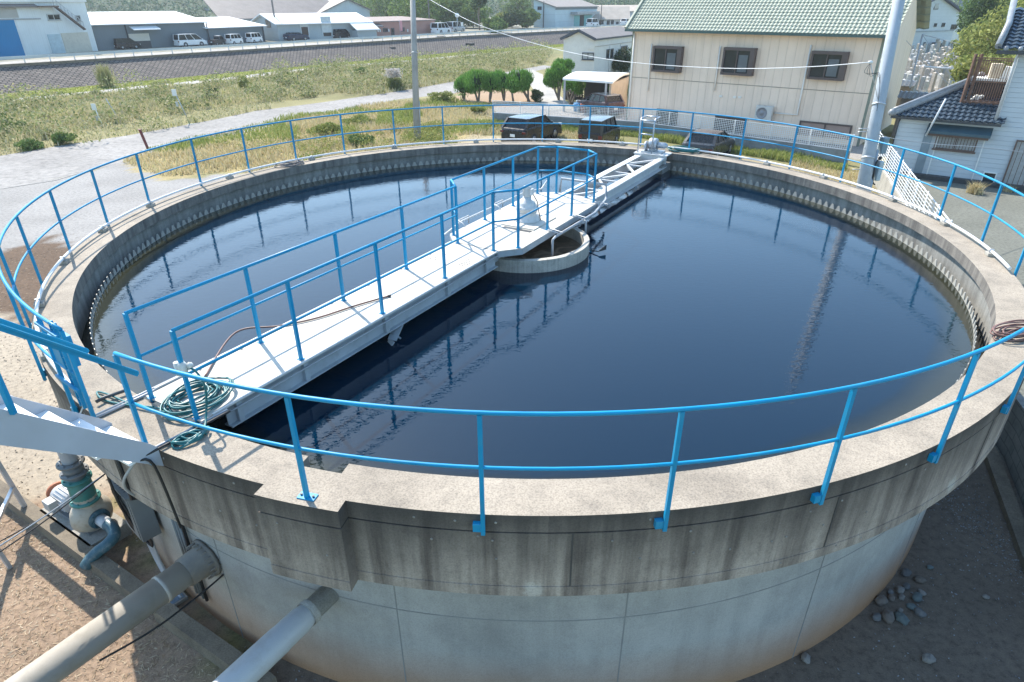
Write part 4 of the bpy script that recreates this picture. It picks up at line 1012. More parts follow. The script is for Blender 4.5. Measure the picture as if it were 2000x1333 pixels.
    b = MB(); b.box((xf - .06, 0, .3), (.16, W * .96, .24)); b.obj('front_bumper', mat, t, bevel=.05)
    return t
SUV = [(-.5, .3), (-.49, .95), (-.47, 1.08), (-.36, 1.12), (.17, 1.06), (.42, .92), (.49, .72), (.5, .35), (.47, .22), (-.48, .24)]
BOXV = [(-.5, .3), (-.5, .95), (-.49, 1.02), (.2, 1.0), (.34, .96), (.48, .86), (.5, .55), (.5, .3), (.47, .2), (-.48, .2)]
HATCH = [(-.5, .3), (-.5, .85), (-.49, 1.02), (-.44, 1.06), (.16, .93), (.40, .80), (.49, .60), (.5, .35), (.47, .2), (-.48, .2)]
VANB = [(-.5, .3), (-.5, 1.0), (-.49, 1.06), (.30, 1.02), (.44, .92), (.5, .6), (.5, .3), (.47, .2), (-.48, .2)]
KEIV = [(-.5, .3), (-.5, 1.05), (-.49, 1.1), (.38, 1.08), (.47, .98), (.5, .6), (.5, .3), (.47, .22), (-.48, .22)]
car('parked_car', 'glossy black sport utility car with a white plate parked tail-on beyond the far rim', 'car', (.95, 27.55, 0), 57, 4.7, 1.84, 1.64, SUV, (-.47, .2, -.36, .06, 1.08), CP_BLACK, CP_SKYROOF, .95, wr=.36)
car('parked_car', 'boxy black wagon with an upright tail parked beyond the far rim', 'car', (4.85, 25.9, 0), 63, 3.4, 1.48, 1.72, BOXV, (-.485, .3, -.46, .16, .98), CP_BLACK, CP_SKYROOF, .98, wr=.28)
car('parked_car', 'dark hatchback with a sloping tail parked right of the rim motor unit', 'car', (10.45, 23.0, 0), 57, 4.46, 1.75, 1.48, HATCH, (-.47, .26, -.30, .02, .96), CP_DARK, carpaint('brown_grey_roof', (.12, .10, .095)), .96, wr=.31)
car('parked_car', 'dark plum car with a silver roof parked in front of the white carport', 'car', (6.35, 38.3, 0), 118, 4.1, 1.68, 1.5, HATCH, (-.48, .24, -.38, .04, .95), CP_PURPLE, CP_SILVER, 1, wr=.3)
BK = 52.5
car('parked_van', 'white minivan with dark side glass parked along the long dark grey shed', 'van', G(374, 91, 2.0), BK, 4.85, 1.8, 1.9, VANB, (-.485, .36, -.45, .14, 1.02), CP_WHITE, scale=.86)
car('parked_van', 'black minivan parked before the pale shutter of the dark grey shed', 'van', G(249, 96, 2.0), BK + 6, 4.6, 1.7, 1.85, VANB, (-.485, .36, -.45, .12, 1.0), CP_BLACK, scale=.72)
car('parked_van', 'dark open kei truck parked between the white minivan and the white micro vans', 'truck', G(425, 89, 2.0), BK + 22, 3.3, 1.45, 1.75, KEIV, (.02, .42, .08, .32, 1.05), CP_DARK, CP_WHITE, .72, wr=.27)
car('parked_van', 'left one of two white micro vans by the lower grey shed', 'van', G(459, 87, 2.0), BK + 18, 3.35, 1.46, 1.85, KEIV, (-.485, .43, -.46, .3, 1.05), CP_WHITE, scale=.76, wr=.27)
car('parked_van', 'right one of two white micro vans by the lower grey shed', 'van', G(498, 84, 2.0), BK + 18, 3.35, 1.46, 1.85, KEIV, (-.485, .43, -.46, .3, 1.05), CP_WHITE, scale=.76, wr=.27)
car('parked_van', 'black van parked at the open door of the light grey workshop', 'van', G(668, 76, 2.0), BK + 4, 4.5, 1.7, 1.9, VANB, (-.485, .36, -.45, .14, 1.02), CP_BLACK, scale=.8)
car('parked_car', 'low dark blue car half hidden by the guard rail before the light grey workshop', 'car', G(580, 80, 2.0), BK, 3.9, 1.6, 1.25, HATCH, (-.45, .22, -.32, .04, .85), CP_NAVY, wr=.28)
car('driving_van', 'white van driving in front on the dike road near the road sign', 'van', G(862, 66.5, 2.0), BK + 8, 4.4, 1.7, 1.9, VANB, (-.485, .36, -.45, .16, 1.0), CP_WHITE, scale=1.05)
car('driving_van', 'silver van driving behind the white one on the dike road', 'van', G(890, 63.5, 2.0), BK + 8, 4.4, 1.7, 1.9, VANB, (-.485, .36, -.45, .16, 1.0), CP_SILVER, scale=1.05)
car('parked_van', 'small white van parked at the turquoise door of the pale blue warehouse', 'van', G(1157, 53, 2.0), 58, 3.9, 1.6, 1.9, VANB, (-.485, .4, -.46, .24, 1.02), CP_WHITE)
car('parked_van', 'white car parked at the far right behind the green tiled roof', 'car', G(1222, 50, 2.0), 60, 4.2, 1.7, 1.6, VANB, (-.47, .3, -.4, .1, .95), CP_WHITE)

# ------------------------------------------------------------------ wall, roof and fence helpers
def frame_of(A, B):
    A = Vector((A[0], A[1], 0)); B = Vector((B[0], B[1], 0)); t = (B - A).normalized(); n = Vector((t.y, -t.x, 0)); return A, t, n   # n looks to the right of A->B, towards the viewer here
def rect_px(A, B, u0, v0, u1, v1):
    um, vm = (u0 + u1) / 2, (v0 + v1) / 2
    s0 = WP(u0, vm, A, B)[0]; s1 = WP(u1, vm, A, B)[0]; z1 = WP(um, v0, A, B)[1]; z0 = WP(um, v1, A, B)[1]
    return s0, s1, z0, z1
def slab(b, A, t, n, s0, s1, z0, z1, d0, d1, mi=0):
    """box on a wall: along s, up z, out of the wall from d0 to d1"""
    P = lambda s, d, z: A + t * s + n * d + Vector((0, 0, z))
    return b.hexa([P(s0, d0, z0), P(s1, d0, z0), P(s1, d1, z0), P(s0, d1, z0), P(s0, d0, z1), P(s1, d0, z1), P(s1, d1, z1), P(s0, d1, z1)][::1], mi)
def window(parent, A, t, n, s0, s1, z0, z1, fm, gm=None, depth=.06, fw=.07, mull=1, sill=True, name='window', bars=0):
    b = MB()
    slab(b, A, t, n, s0, s0 + fw, z0, z1, .003, depth); slab(b, A, t, n, s1 - fw, s1, z0, z1, .003, depth)
    slab(b, A, t, n, s0 + fw, s1 - fw, z1 - fw, z1, .003, depth); slab(b, A, t, n, s0 + fw, s1 - fw, z0, z0 + fw, .003, depth)
    for k in range(mull):
        c = s0 + (s1 - s0) * (k + 1) / (mull + 1); slab(b, A, t, n, c - fw * .4, c + fw * .4, z0 + fw, z1 - fw, .003, depth * .8)
    for k in range(bars):
        c = s0 + (s1 - s0) * (k + 1) / (bars + 1); slab(b, A, t, n, c - .012, c + .012, z0 + fw, z1 - fw, depth, depth + .02)
    w = b.obj(name, fm, parent)
    MB_ = MB(); slab(MB_, A, t, n, s0 + fw, s1 - fw, z0 + fw, z1 - fw, .003, depth * .35); MB_.obj('pane', gm or GLASS, w)
    if sill:
        q = MB(); slab(q, A, t, n, s0 - .05, s1 + .05, z0 - .06, z0 - .002, .003, depth + .06); q.obj('sill', fm, w)
    return w
def siding(name, c, axis_dir, pitch, depth=.5, groove=(.6), vert=True, rough=.6, var=.06, dirt=None):
    """wall cladding with real bump grooves along its length"""
    m, nt, b = nodes_of(name); v = posvec(nt)
    d = nd(nt, 'ShaderNodeVectorMath', operation='DOT_PRODUCT'); nt.links.new(v, d.inputs[0]); d.inputs[1].default_value = axis_dir
    fr = mth(nt, 'FRACT', mth(nt, 'DIVIDE', d.outputs['Value'], pitch))
    g = ramp(nt, fr, [(0.0, (0, 0, 0)), (.05, (1, 1, 1)), (.95, (1, 1, 1)), (1.0, (0, 0, 0))])
    col = ramp(nt, noise(nt, v, .5, 6, .65), [(.3, dark(c, 1 - var)), (.7, tuple(min(1, x * (1 + var)) for x in c))])
    col = mixc(nt, mth(nt, 'MULTIPLY', mth(nt, 'SUBTRACT', 1.0, g), groove), col, dark(c, .45))
    if dirt:
        st = noise(nt, scaled(nt, v, (2.5, 2.5, .15)), 1.0, 5, .6); col = mixc(nt, ramp(nt, st, [(.5, (0, 0, 0)), (.78, (.35,) * 3)]), col, dirt)
    nt.links.new(col, b.inputs['Base Color']); b.inputs['Roughness'].default_value = rough; b.inputs['Specular IOR Level'].default_value = .3
    bump(nt, b, g, depth, .03); return m
def tiled(b, P0, ud, ul, vd, vl, nu, nv, amp=.05, step=.035, seg=4, mi=0):
    """pan tiles: waves along u, overlapping steps down v. P0 is the eave corner, vd climbs the slope"""
    P0 = Vector(P0); ud = Vector(ud).normalized(); vd = Vector(vd).normalized(); nn = ud.cross(vd); 
    if nn.z < 0: nn = -nn
    prof = [amp * (.5 + .5 * math.cos(2 * PI * k / seg)) for k in range(seg)]
    M = nu * seg + 1
    for j in range(nv):
        vs = []
        for lift, f in ((step, j / nv), (0.0, (j + 1) / nv)):
            for i in range(M):
                vs.append(P0 + ud * (ul * i / (M - 1)) + vd * (vl * f) + nn * (prof[i % seg] + lift))
        fs = [(i, i + 1, M + i + 1, M + i) for i in range(M - 1)]
        low = [P0 + ud * (ul * i / (M - 1)) + vd * (vl * j / nv) + nn * (prof[i % seg] - .005) for i in range(M)]
        o = len(vs); vs += low; fs += [(o + i, o + i + 1, i + 1, i) for i in range(M - 1)]
        b.add(vs, fs, mi, False)
    return b

# ------------------------------------------------------------------ beige two-storey building with the green tiled roof
EA, EB = G(1222, 58, 5.85), G(1742, 71, 5.85)
_, bt, bn = frame_of(EA, EB)
if bn.dot(Vector((*CAMLOC[:2], 0)) - EA.to_3d()) < 0: bn = -bn
WA = Vector((EA.x, EA.y, 0)) - bn * .5 + bt * .35; Lb = WP(1727, 75, WA, WA + bt)[0]; WB = WA + bt * Lb
beige = thing('beige_building', 'beige two-storey building with three brown bay windows and a green tiled roof', 'building', (*(WA + bt * Lb / 2)[:2], 0))
BEIGE = siding('beige_siding_panels', (.84, .67, .53), tuple(bt), .52, .6, .32, dirt=(.5, .39, .3))
BROWNF = paint('brown_bronze_frame', (.10, .075, .068), .5, .1, .1, 4)
DEP = 9.5
b = MB(); P = lambda s, d, z: WA + bt * s - bn * d + Vector((0, 0, z))
b.hexa([P(0, 0, 0), P(Lb, 0, 0), P(Lb, DEP, 0), P(0, DEP, 0), P(0, 0, 5.9), P(Lb, 0, 5.9), P(Lb, DEP, 5.9), P(0, DEP, 5.9)])
for s_ in (0, Lb): b.add([P(s_, 0, 5.9), P(s_, DEP, 5.9), P(s_, DEP / 2, 8.9)], [(0, 1, 2)])
b.obj('wall', BEIGE, beige)
b = MB(); slab(b, WA, bt, bn, 0, Lb, 2.86, 2.9, .002, .012); b.obj('floor_band', paint('beige_trim', (.3, .24, .18), .6), beige)
OCT = paint('olive_corner_trim', (.2, .23, .18), .5)
for s_ in (0.0, Lb): b = MB(); slab(b, WA, bt, bn, s_ - .07, s_ + .07, 0, 5.75, .002, .02); b.obj('corner_trim', OCT, beige)
# roof
sl = None
d = sight(1258, 0); pv = WP(1258, 0, (EA.x, EA.y), (EA.x - bn.x, EA.y - bn.y)); rise = (pv[1] - 5.85) / max(pv[0], .5)
rise = min(max(rise, .4), .8)
run = DEP / 2 + .5; vd = (-bn * run + Vector((0, 0, run * rise)))
GT = paint('green_roof_tile', (.32, .35, .28), .6, 0, .1, 2.5, (.24, .25, .21), .4, spec=.3)
b = MB(); e0 = Vector((EA.x, EA.y, 5.87)); Lr = (EB - EA).length + .2
tiled(b, e0, bt, Lr, vd, vd.length, 72, 24, .045, .035)
bk0 = e0 - bn * (2 * run) ; vd2 = bn * run + Vector((0, 0, run * rise))
tiled(b, bk0, bt, Lr, vd2, vd2.length, 30, 10, .07, .05)
rf = b.obj('roof', GT, beige)
b = MB(); b.tube([e0 + vd, e0 + vd + bt * Lr], .16, 10); b.obj('ridge', GT, rf)
b = MB(); b.bar(e0 + vd * 0 + Vector((0, 0, .05)), e0 + vd + Vector((0, 0, .05)), .14, .2); b.obj('verge', GT, rf)
b = MB(); b.bar(e0 + bn * .06 + Vector((0, 0, -.06)), e0 + bn * .06 + bt * Lr + Vector((0, 0, -.06)), .14, .13); b.obj('gutter', paint('dark_green_gutter', (.06, .11, .10), .45, 0, .1, 3), rf)
b = MB(); b.add([e0 - Vector((0, 0, .06)), e0 + bt * Lr - Vector((0, 0, .06)), e0 + bt * Lr - bn * .6 - Vector((0, 0, .06)), e0 - bn * .6 - Vector((0, 0, .06))], [(0, 1, 2, 3)]); b.obj('soffit', paint('soffit_beige', (.4, .33, .25), .7), rf)
PBEIGE = paint('cream_downpipe', (.8, .75, .68), .5, 0, .06, 3)
for (u0, v0, u1, v1) in ((1276, 90, 1335, 141), (1411, 93, 1477, 147), (1580, 100, 1656, 156)):
    s0, s1, z0, z1 = rect_px(WA, WB, u0, v0, u1, v1); s0 += .12; s1 -= .02
    b = MB(); slab(b, WA, bt, bn, s0, s1, z1 - .16, z1, .003, .42); slab(b, WA, bt, bn, s0, s1, z0, z0 + .13, .003, .42)
    slab(b, WA, bt, bn, s0, s0 + .12, z0 + .13, z1 - .16, .003, .40); slab(b, WA, bt, bn, s1 - .3, s1, z0 + .13, z1 - .16, .003, .40)
    slab(b, WA, bt, bn, (s0 + s1) / 2 - .12, (s0 + s1) / 2 - .06, z0 + .13, z1 - .16, .2, .38)
    bw = b.obj('bay_window', BROWNF, beige)
    q = MB(); slab(q, WA, bt, bn, s0 + .12, s1 - .3, z0 + .13, z1 - .16, .003, .3); q.obj('pane', GLASS, bw)
    q = MB(); sm_ = (s0 + s1) / 2 - .06; slab(q, WA, bt, bn, sm_ + .06, s1 - .42, z0 + .2, z1 - .4, .303, .31); q.obj('curtain', paint('pale_curtain', (.13, .145, .15), .8, 0, .15, 3), bw)
for u, va, vb, ub, uc in ((1274, 86, 178, 1268, None), (1408, 90, 178, 1398, None), (1585, 88, 225, 1560, 1512)):
    s0, z1 = WP(u, va, WA, WB); s1, z0 = WP(ub, vb, WA, WB)
    pts = [WA + bt * s0 + bn * .06 + Vector((0, 0, z1)), WA + bt * s0 + bn * .06 + Vector((0, 0, z0))]
    if uc: s2, _ = WP(uc, vb, WA, WB); pts.append(WA + bt * s2 + bn * .06 + Vector((0, 0, z0)))
    MB().tube(pts, .055, 8).obj('vent_pipe', PBEIGE, beige)
s0, _ = WP(1240, 90, WA, WB)
MB().tube([WA + bt * .12 + bn * .08 + Vector((0, 0, 5.6)), WA + bt * .12 + bn * .08 + Vector((0, 0, .2))], .06, 8).obj('downpipe', PBEIGE, beige)
for u, v in ((1408, 188), (1435, 190), (1445, 190)):
    s0, z0 = WP(u, v, WA, WB); q = MB(); slab(q, WA, bt, bn, s0 - .1, s0 + .1, z0 - .07, z0 + .05, .003, .05); q.obj('vent_cap', PBEIGE, beige)
s0, s1, z0, z1 = rect_px(WA, WB, 1479, 206, 1512, 234)
acb = WA + bt * (s0 + s1) / 2 + bn * .25
ac = thing('air_conditioner', 'pale air conditioner outdoor unit fixed on the beige wall', 'air conditioner', acb + Vector((0, 0, z0)))
b = MB(); slab(b, WA, bt, bn, s0, s1, z0, z1, .1, .42); b.obj('case', paint('pale_appliance_paint', (.55, .54, .5), .5), ac, bevel=.03)
cc_ = WA + bt * (s0 + (s1 - s0) * .4) + bn * .424 + Vector((0, 0, (z0 + z1) / 2)); rr = (z1 - z0) * .4
b = MB(); b.lathe([(rr, 0), (rr, .015), (rr * .9, .02), (rr * .9, .004), (rr * .3, .003), (rr * .28, .02), (0, .022)], cc_, bn, 26); b.obj('fan_grille', paint('grey_fan_guard', (.25, .25, .26), .5), ac)
b = MB()
for q in (.15, .85): slab(b, WA, bt, bn, s0 + (s1 - s0) * q - .03, s0 + (s1 - s0) * q + .03, z0 - .05, z0, .0, .45)
b.obj('bracket', GALV, ac)
s0, s1, z0, z1 = rect_px(WA, WB, 1395, 228, 1456, 264)
b = MB(); slab(b, WA, bt, bn, s0, s1, z1 - .06, z1, .003, .08); slab(b, WA, bt, bn, s0, s0 + .06, z0, z1 - .06, .003, .08); slab(b, WA, bt, bn, s1 - .06, s1, z0, z1 - .06, .003, .08)
k = 12
for i in range(k): zz = z0 + (z1 - .06 - z0) * i / k; slab(b, WA, bt, bn, s0 + .06, s1 - .06, zz + .02, zz + .07, .03, .07)
lv = b.obj('louvre_window', BROWNF, beige); q = MB(); slab(q, WA, bt, bn, s0 + .06, s1 - .06, z0, z1 - .06, .003, .02); q.obj('pane', GLASS, lv)
s0, s1, z0, z1 = rect_px(WA, WB, 1282, 214, 1323, 247); window(beige, WA, bt, bn, s0, s1, z0, z1, BROWNF, bars=6)
s0, s1, z0, z1 = rect_px(WA, WB, 1558, 240, 1662, 282); z0 = .3
b = MB(); slab(b, WA, bt, bn, s0, s1, z1 - .09, z1, .003, .1); slab(b, WA, bt, bn, s0, s0 + .09, z0, z1 - .09, .003, .1); slab(b, WA, bt, bn, s1 - .09, s1, z0, z1 - .09, .003, .1); slab(b, WA, bt, bn, (s0 + s1) / 2 - .04, (s0 + s1) / 2 + .04, z0, z1 - .09, .003, .1)
dr = b.obj('shutter_door', BROWNF, beige); q = MB(); slab(q, WA, bt, bn, s0 + .09, s1 - .09, z0, z1 - .09, .003, .04); q.obj('shutter', paint('dusty_pink_shutter', (.36, .26, .22), .6, 0, .06, 2), dr)

# ------------------------------------------------------------------ white mesh fences on concrete walls
MESHW = paint('white_mesh_coating', (.72, .73, .73), .5, 0, .05, 4)
def mesh_fence(name, label, pts, z0, z1, post_step, wall=None, cell=.09, rows=10, thick=.006, group=None):
    f = thing(name, label, 'fence', (*pts[0][:2], 0), 0, group)
    P = [Vector((p[0], p[1], 0)) for p in pts]
    for A, B in zip(P[:-1], P[1:]):
        L = (B - A).length; t = (B - A) / L; n = max(1, round(L / post_step))
        b = MB()
        for i in range(rows + 1):
            z = z0 + (z1 - z0) * i / rows; th = .03 if i in (0, rows) else thick
            b.bar(A + Vector((0, 0, z)), B + Vector((0, 0, z)), th, th)
        m = int(L / cell)
        for i in range(m + 1): b.bar(A + t * (L * i / m) + Vector((0, 0, z0)), A + t * (L * i / m) + Vector((0, 0, z1)), thick, thick)
        b.obj('mesh_panel', MESHW, f)
        for i in range(n + 1):
            q = A + t * (L * i / n) - Vector((t.y, -t.x, 0)) * .04; MB().cyl(q + Vector((0, 0, z0 - .1)), q + Vector((0, 0, z1 + .03)), .024, n=8).obj('post', MESHW, f)
    return f
def base_wall(name, label, pts, h, th, m, z0=0.0):
    P = [Vector((p[0], p[1])) for p in pts]; Q0, Q1 = shifted(P, -th / 2), shifted(P, th / 2); b = MB()
    k = len(P); vs = [(p.x, p.y, z0) for p in Q0] + [(p.x, p.y, z0) for p in Q1] + [(p.x, p.y, h) for p in Q0] + [(p.x, p.y, h) for p in Q1]
    fs = []
    for i in range(k - 1): fs += [(i, i + 1, 2 * k + i + 1, 2 * k + i), (k + i + 1, k + i, 3 * k + i, 3 * k + i + 1), (2 * k + i, 2 * k + i + 1, 3 * k + i + 1, 3 * k + i)]
    fs += [(0, 2 * k, 3 * k, k), (k - 1, 2 * k - 1, 4 * k - 1, 3 * k - 1)]
    b.add(vs, fs); o = b.obj(name, m); return tag(o, label, 'wall')
FW = [G(962, 197, 1.5), G(1250, 213, 1.5), G(1668, 264, 1.5)]
mesh_fence('mesh_fence', 'white wire mesh fence standing on the grey wall behind the parked cars', FW, .74, 1.5, 2.0, cell=.11, rows=8, thick=.018)
C_BLUE = concrete('blue_grey_wall_concrete', (.26, .275, .28), (.1, .1, .1), .5, 0, .9, .3, 1)
base_wall('concrete_wall', 'low grey concrete wall carrying the mesh fence behind the parked cars', FW, .71, .16, C_BLUE)
SF = [G(1718, 258, 2.0), G(1855, 432, 2.0)]
SFx = [FW[-1] + Vector((.3, -.1, 0)), SF[0], SF[1]]
mesh_fence('mesh_fence', 'white wire mesh fence running towards the viewer beside the steel pole', SF, .98, 2.0, 1.6, cell=.5, rows=9, thick=.016)
WL = [SF[0], SF[1], (10.0, .6), (8.9, -3.2), (7.6, -6.2), (6.4, -10)]
m, nt, bs = nodes_of('grey_concrete_blocks'); v = posvec(nt)
wd = (Vector(WL[3]) - Vector(WL[2])).normalized(); dn_ = nd(nt, 'ShaderNodeVectorMath', operation='DOT_PRODUCT'); nt.links.new(v, dn_.inputs[0]); dn_.inputs[1].default_value = (wd.x, wd.y, 0)
sx = nd(nt, 'ShaderNodeSeparateXYZ'); nt.links.new(v, sx.inputs[0]); cb_ = nd(nt, 'ShaderNodeCombineXYZ'); nt.links.new(dn_.outputs['Value'], cb_.inputs[0]); nt.links.new(sx.outputs[2], cb_.inputs[1])
br = nd(nt, 'ShaderNodeTexBrick'); nt.links.new(cb_.outputs[0], br.inputs['Vector'])
for k, val in (('Scale', 1.0), ('Mortar Size', .012), ('Brick Width', .4), ('Row Height', .2)): br.inputs[k].default_value = val
br.inputs['Color1'].default_value = (.2, .205, .2, 1); br.inputs['Color2'].default_value = (.24, .24, .23, 1); br.inputs['Mortar'].default_value = (.13, .13, .13, 1)
nt.links.new(mixc(nt, .8, br.outputs[0], ramp(nt, noise(nt, v, 1.6, 7, .7), [(.3, (.5, .5, .5)), (.7, (1.25, 1.25, 1.2))]), 'MULTIPLY'), bs.inputs['Base Color']); bs.inputs['Roughness'].default_value = .9
BLOCK = m
base_wall('block_wall', 'long concrete block wall running close past the right side of the tank', WL[1:], 1.05, .15, BLOCK)
base_wall('concrete_wall', 'low pale concrete wall under the mesh fence beside the steel pole', WL[:2], .95, .16, C_PLAIN)
kb_ = MB(); Q = shifted([Vector(p[:2]) for p in WL[2:]], .32)
for p, q in zip(Q[:-1], Q[1:]): kb_.bar((p.x, p.y, .05), (q.x, q.y, .05), .22, .14)
tag(kb_.obj('wall_footing', C_OLD), 'narrow concrete footing along the foot of the block wall', 'footing')

# ------------------------------------------------------------------ steel pole on the right
Pp = np.array([11.3, 8.6])
base = Vector((11.15, 8.35, 0)); 
dpt = 20.5
def at_depth(u, v, d): q = CAMLOC + sight(u, v) * d; return Vector(q)
pb, pt_ = at_depth(1692, 330, 20.5), at_depth(1756, 0, 20.1)
ax_p = (pt_ - pb).normalized(); pole0 = pb - ax_p * (pb.z / ax_p.z); poleT = pb + ax_p * (12.5 / ax_p.z)
POLEM = paint('galvanised_pole_steel', (.37, .41, .45), .7, 0.0, .08, 1.5, (.25, .26, .27), .35)
pole = thing('utility_pole', 'stout galvanised steel utility pole leaning beside the mesh fence on the right', 'pole', pole0)
b = MB(); b.tube([pole0, pole0 + ax_p * 6.0, poleT], [.21, .18, .155], 24); sh = b.obj('shaft', POLEM, pole)
b = MB()
for k in range(16):
    a = 2.4 * k; q = pole0 + ax_p * (1.5 + .55 * k); o = Vector((math.cos(a), math.sin(a), 0)); rr = .21 - .006 * k
    b.cyl(q + o * (rr - .03), q + o * (rr + .035), .02, n=6)
tag(b.obj('step_bolt', GALV, pole), kind='stuff')
b = MB()
for h in (3.35, 5.05): b.lathe([(.19, -.03), (.208, -.03), (.205, .03), (.19, .03)], pole0 + ax_p * h, ax_p, 24)
b.obj('strap', GALV, pole)
MB().tube([pole0 + Vector((.27, .05, 0)), pole0 + ax_p * 2.2 + Vector((.25, .05, 0)), pole0 + ax_p * 3.6 + Vector((.245, .05, 0))], .07, 10).obj('cable_duct', POLEM, pole)
b = MB()
for h, w_ in ((3.0, .45), (3.25, .5), (4.2, .5), (4.3, .5)):
    q = pole0 + ax_p * h; b.tube([q, q + Vector((-w_, .0, .0))], .012, 6)
tag(b.obj('bracket_rod', GALV, pole), kind='stuff')
q = pole0 + ax_p * 3.75 + Vector((.42, .05, 0))
MB().box(q, (.2, .22, .5), .2).obj('meter_box', paint('blue_grey_box', (.17, .24, .28), .5), pole, bevel=.02)
q = pole0 + ax_p * 2.95 + Vector((.4, .0, 0))
b = MB(); b.box(q, (.16, .2, .62), .2); b.obj('terminal_box', paint('pale_blue_box', (.36, .44, .48), .5), pole, bevel=.03)
b = MB(); b.tube(smooth([q + Vector((-.1, 0, .35)), q + Vector((-.2, -.1, .2)), q + Vector((-.16, -.12, -.3)), q + Vector((-.05, -.1, -.42))], 5), .025, 6); b.ball(q + Vector((-.05, 0, .4)), .06, 6); b.obj('cable_entry', BLACKRUB, pole)
# wires
iw = at_depth(1700, 122, 19.5)
cp_b = G(815, 276, 0); cp_dir = None
lp0 = cp_b; lpt = at_depth(806, 0, (cp_b - Vector(CAMLOC)).length * .93); lax = (lpt - lp0).normalized()
cpole = thing('utility_pole', 'grey round concrete utility pole standing in the dry grass behind the tank', 'pole', lp0)
b = MB(); b.tube([lp0, lp0 + lax * 11.5], [.215, .14], 20); b.obj('shaft', concrete('pole_concrete', (.36, .345, .32), (.2, .19, .18), .3, 0, .85, .2, .7), cpole)
b = MB(); b.lathe([(.19, 0), (.2, 0), (.2, .04), (.19, .04)], lp0 + lax * 5.2, lax, 20); b.obj('strap', GALV, cpole)
b = MB(); b.tube([lp0 + lax * 10.8 + Vector((-.9, 0, 0)), lp0 + lax * 10.8 + Vector((.9, 0, 0))], .035, 6); b.obj('cross_arm', GALV, cpole)
MB().tube([lp0 + Vector((.23, -.05, 0)), lp0 + lax * 2.4 + Vector((.2, -.05, 0))], .03, 6).obj('ground_wire_cover', PVC, cpole)
wires = [(835, -3), (880, 22), (930, 47), (1000, 72), (1080, 95), (1160, 112), (1240, 123), (1330, 130), (1420, 134), (1500, 134), (1600, 130), (1700, 122)]
dep = np.linspace(36, 19.5, len(wires))
wp = [at_depth(835 - 60, -40, 38)] + [at_depth(u, v, d) for (u, v), d in zip(wires, dep)]
tag(MB().tube(smooth(wp, 4), .012, 6).obj('overhead_wire', paint('white_wire', (.72, .74, .76), .4)), 'white overhead wire sagging across to the steel pole', 'wire')
iw_ = thing('insulator', 'white insulator clip holding the overhead wire near the steel pole', 'insulator', iw)
MB().ball(iw, .05, 6, squash=(1.6, 1, 1)).obj('body', paint('white_porcelain', (.7, .7, .68), .2), iw_)
MB().tube([iw, pole0 + ax_p * 5.05], .01, 6).obj('stay', GALV, iw_)
b = MB()
for k in range(3): b.tube(smooth([iw + Vector((0, 0, -.02)), iw + Vector((-.1 + .1 * k, 0, -.3 - .05 * k)), iw + Vector((.4, .0, -.45 + .04 * k)), pole0 + ax_p * 4.5], 5), .006, 5)
b.obj('service_drop', BLACKRUB, iw_)
hw = [at_depth(1716, 262, 20.2), at_depth(1745, 271, 21), at_depth(1830, 282, 22), at_depth(1915, 288, 23), at_depth(2010, 299, 24)]
tag(MB().tube(smooth(hw, 4), .01, 6).obj('service_wire', PVC), 'thin pale wire crossing in front of the blue white house', 'wire')
# ------------------------------------------------------------------ blue-white house with the dark tiled roof on the right
HA, HB = G(1752, 228, 2.7), G(1975, 246, 2.7)
_, ht, hn = frame_of(HA, HB)
if hn.dot(Vector((*CAMLOC[:2], 0)) - HA.to_3d()) < 0: hn = -hn
PA = Vector((HA.x, HA.y, 0)) - hn * .32 + ht * .1; PBB = PA + ht
house = thing('tiled_house', 'pale blue white house with a dark blue tiled roof, awning and balcony on the right', 'house', (*PA[:2], 0))
SIDE = siding('pale_blue_white_siding', (.56, .60, .62), (0, 0, 1), .2, .6, .35)
P = lambda s, d, z: PA + ht * s - hn * d + Vector((0, 0, z))
s_tall = WP(1962, 250, PA, PBB)[0]
b = MB(); b.hexa([P(0, 0, 0), P(s_tall, 0, 0), P(s_tall, 5, 0), P(0, 5, 0), P(0, 0, 2.62), P(s_tall, 0, 2.62), P(s_tall, 5, 2.62), P(0, 5, 2.62)]); b.obj('wing_wall', SIDE, house)
zt = WP(1980, 88, PA, PBB)[1]
b = MB(); b.hexa([P(s_tall - .35, .02, 2.62), P(s_tall + 9, .02, 2.62), P(s_tall + 9, 7, 2.62), P(s_tall - .35, 7, 2.62), P(s_tall - .35, .02, zt), P(s_tall + 9, .02, zt), P(s_tall + 9, 7, zt), P(s_tall - .35, 7, zt)])
b.hexa([P(s_tall, .0, 0), P(s_tall + 9, .0, 0), P(s_tall + 9, 7, 0), P(s_tall, 7, 0), P(s_tall, .0, 2.62), P(s_tall + 9, .0, 2.62), P(s_tall + 9, 7, 2.62), P(s_tall, 7, 2.62)]); b.obj('main_wall', SIDE, house)
DT = paint('dark_blue_glazed_tile', (.035, .058, .085), .28, 0, .2, 3, (.12, .13, .14), .25)
DTR = paint('grey_ridge_tile', (.27, .285, .30), .35, 0, .15, 4, (.05, .05, .05), .4)
def hiproof(e0, L, run, rise, left_hip, nu, nv, parent, mat, name='roof'):
    vd = -hn * run + Vector((0, 0, rise)); b = MB(); tiled(b, e0, ht, L, vd, vd.length, nu, nv, .06, .05)
    # cut along the left hip
    if left_hip:
        e0v = Vector(e0); cut_n = None
        keep_v = []
        b2 = MB(); slope = left_hip / vd.length
        uh = ht; vh = vd.normalized()
        for f, m_, s_ in zip(b.f, b.m, b.sm):
            c = sum((Vector(b.v[i]) for i in f), Vector()) / len(f) - e0v
            if c.dot(uh) > c.dot(vh) * slope - .06: b2.add([b.v[i] for i in f], [tuple(range(len(f)))], m_, s_)
        b = b2
    return b.obj(name, mat, parent), vd
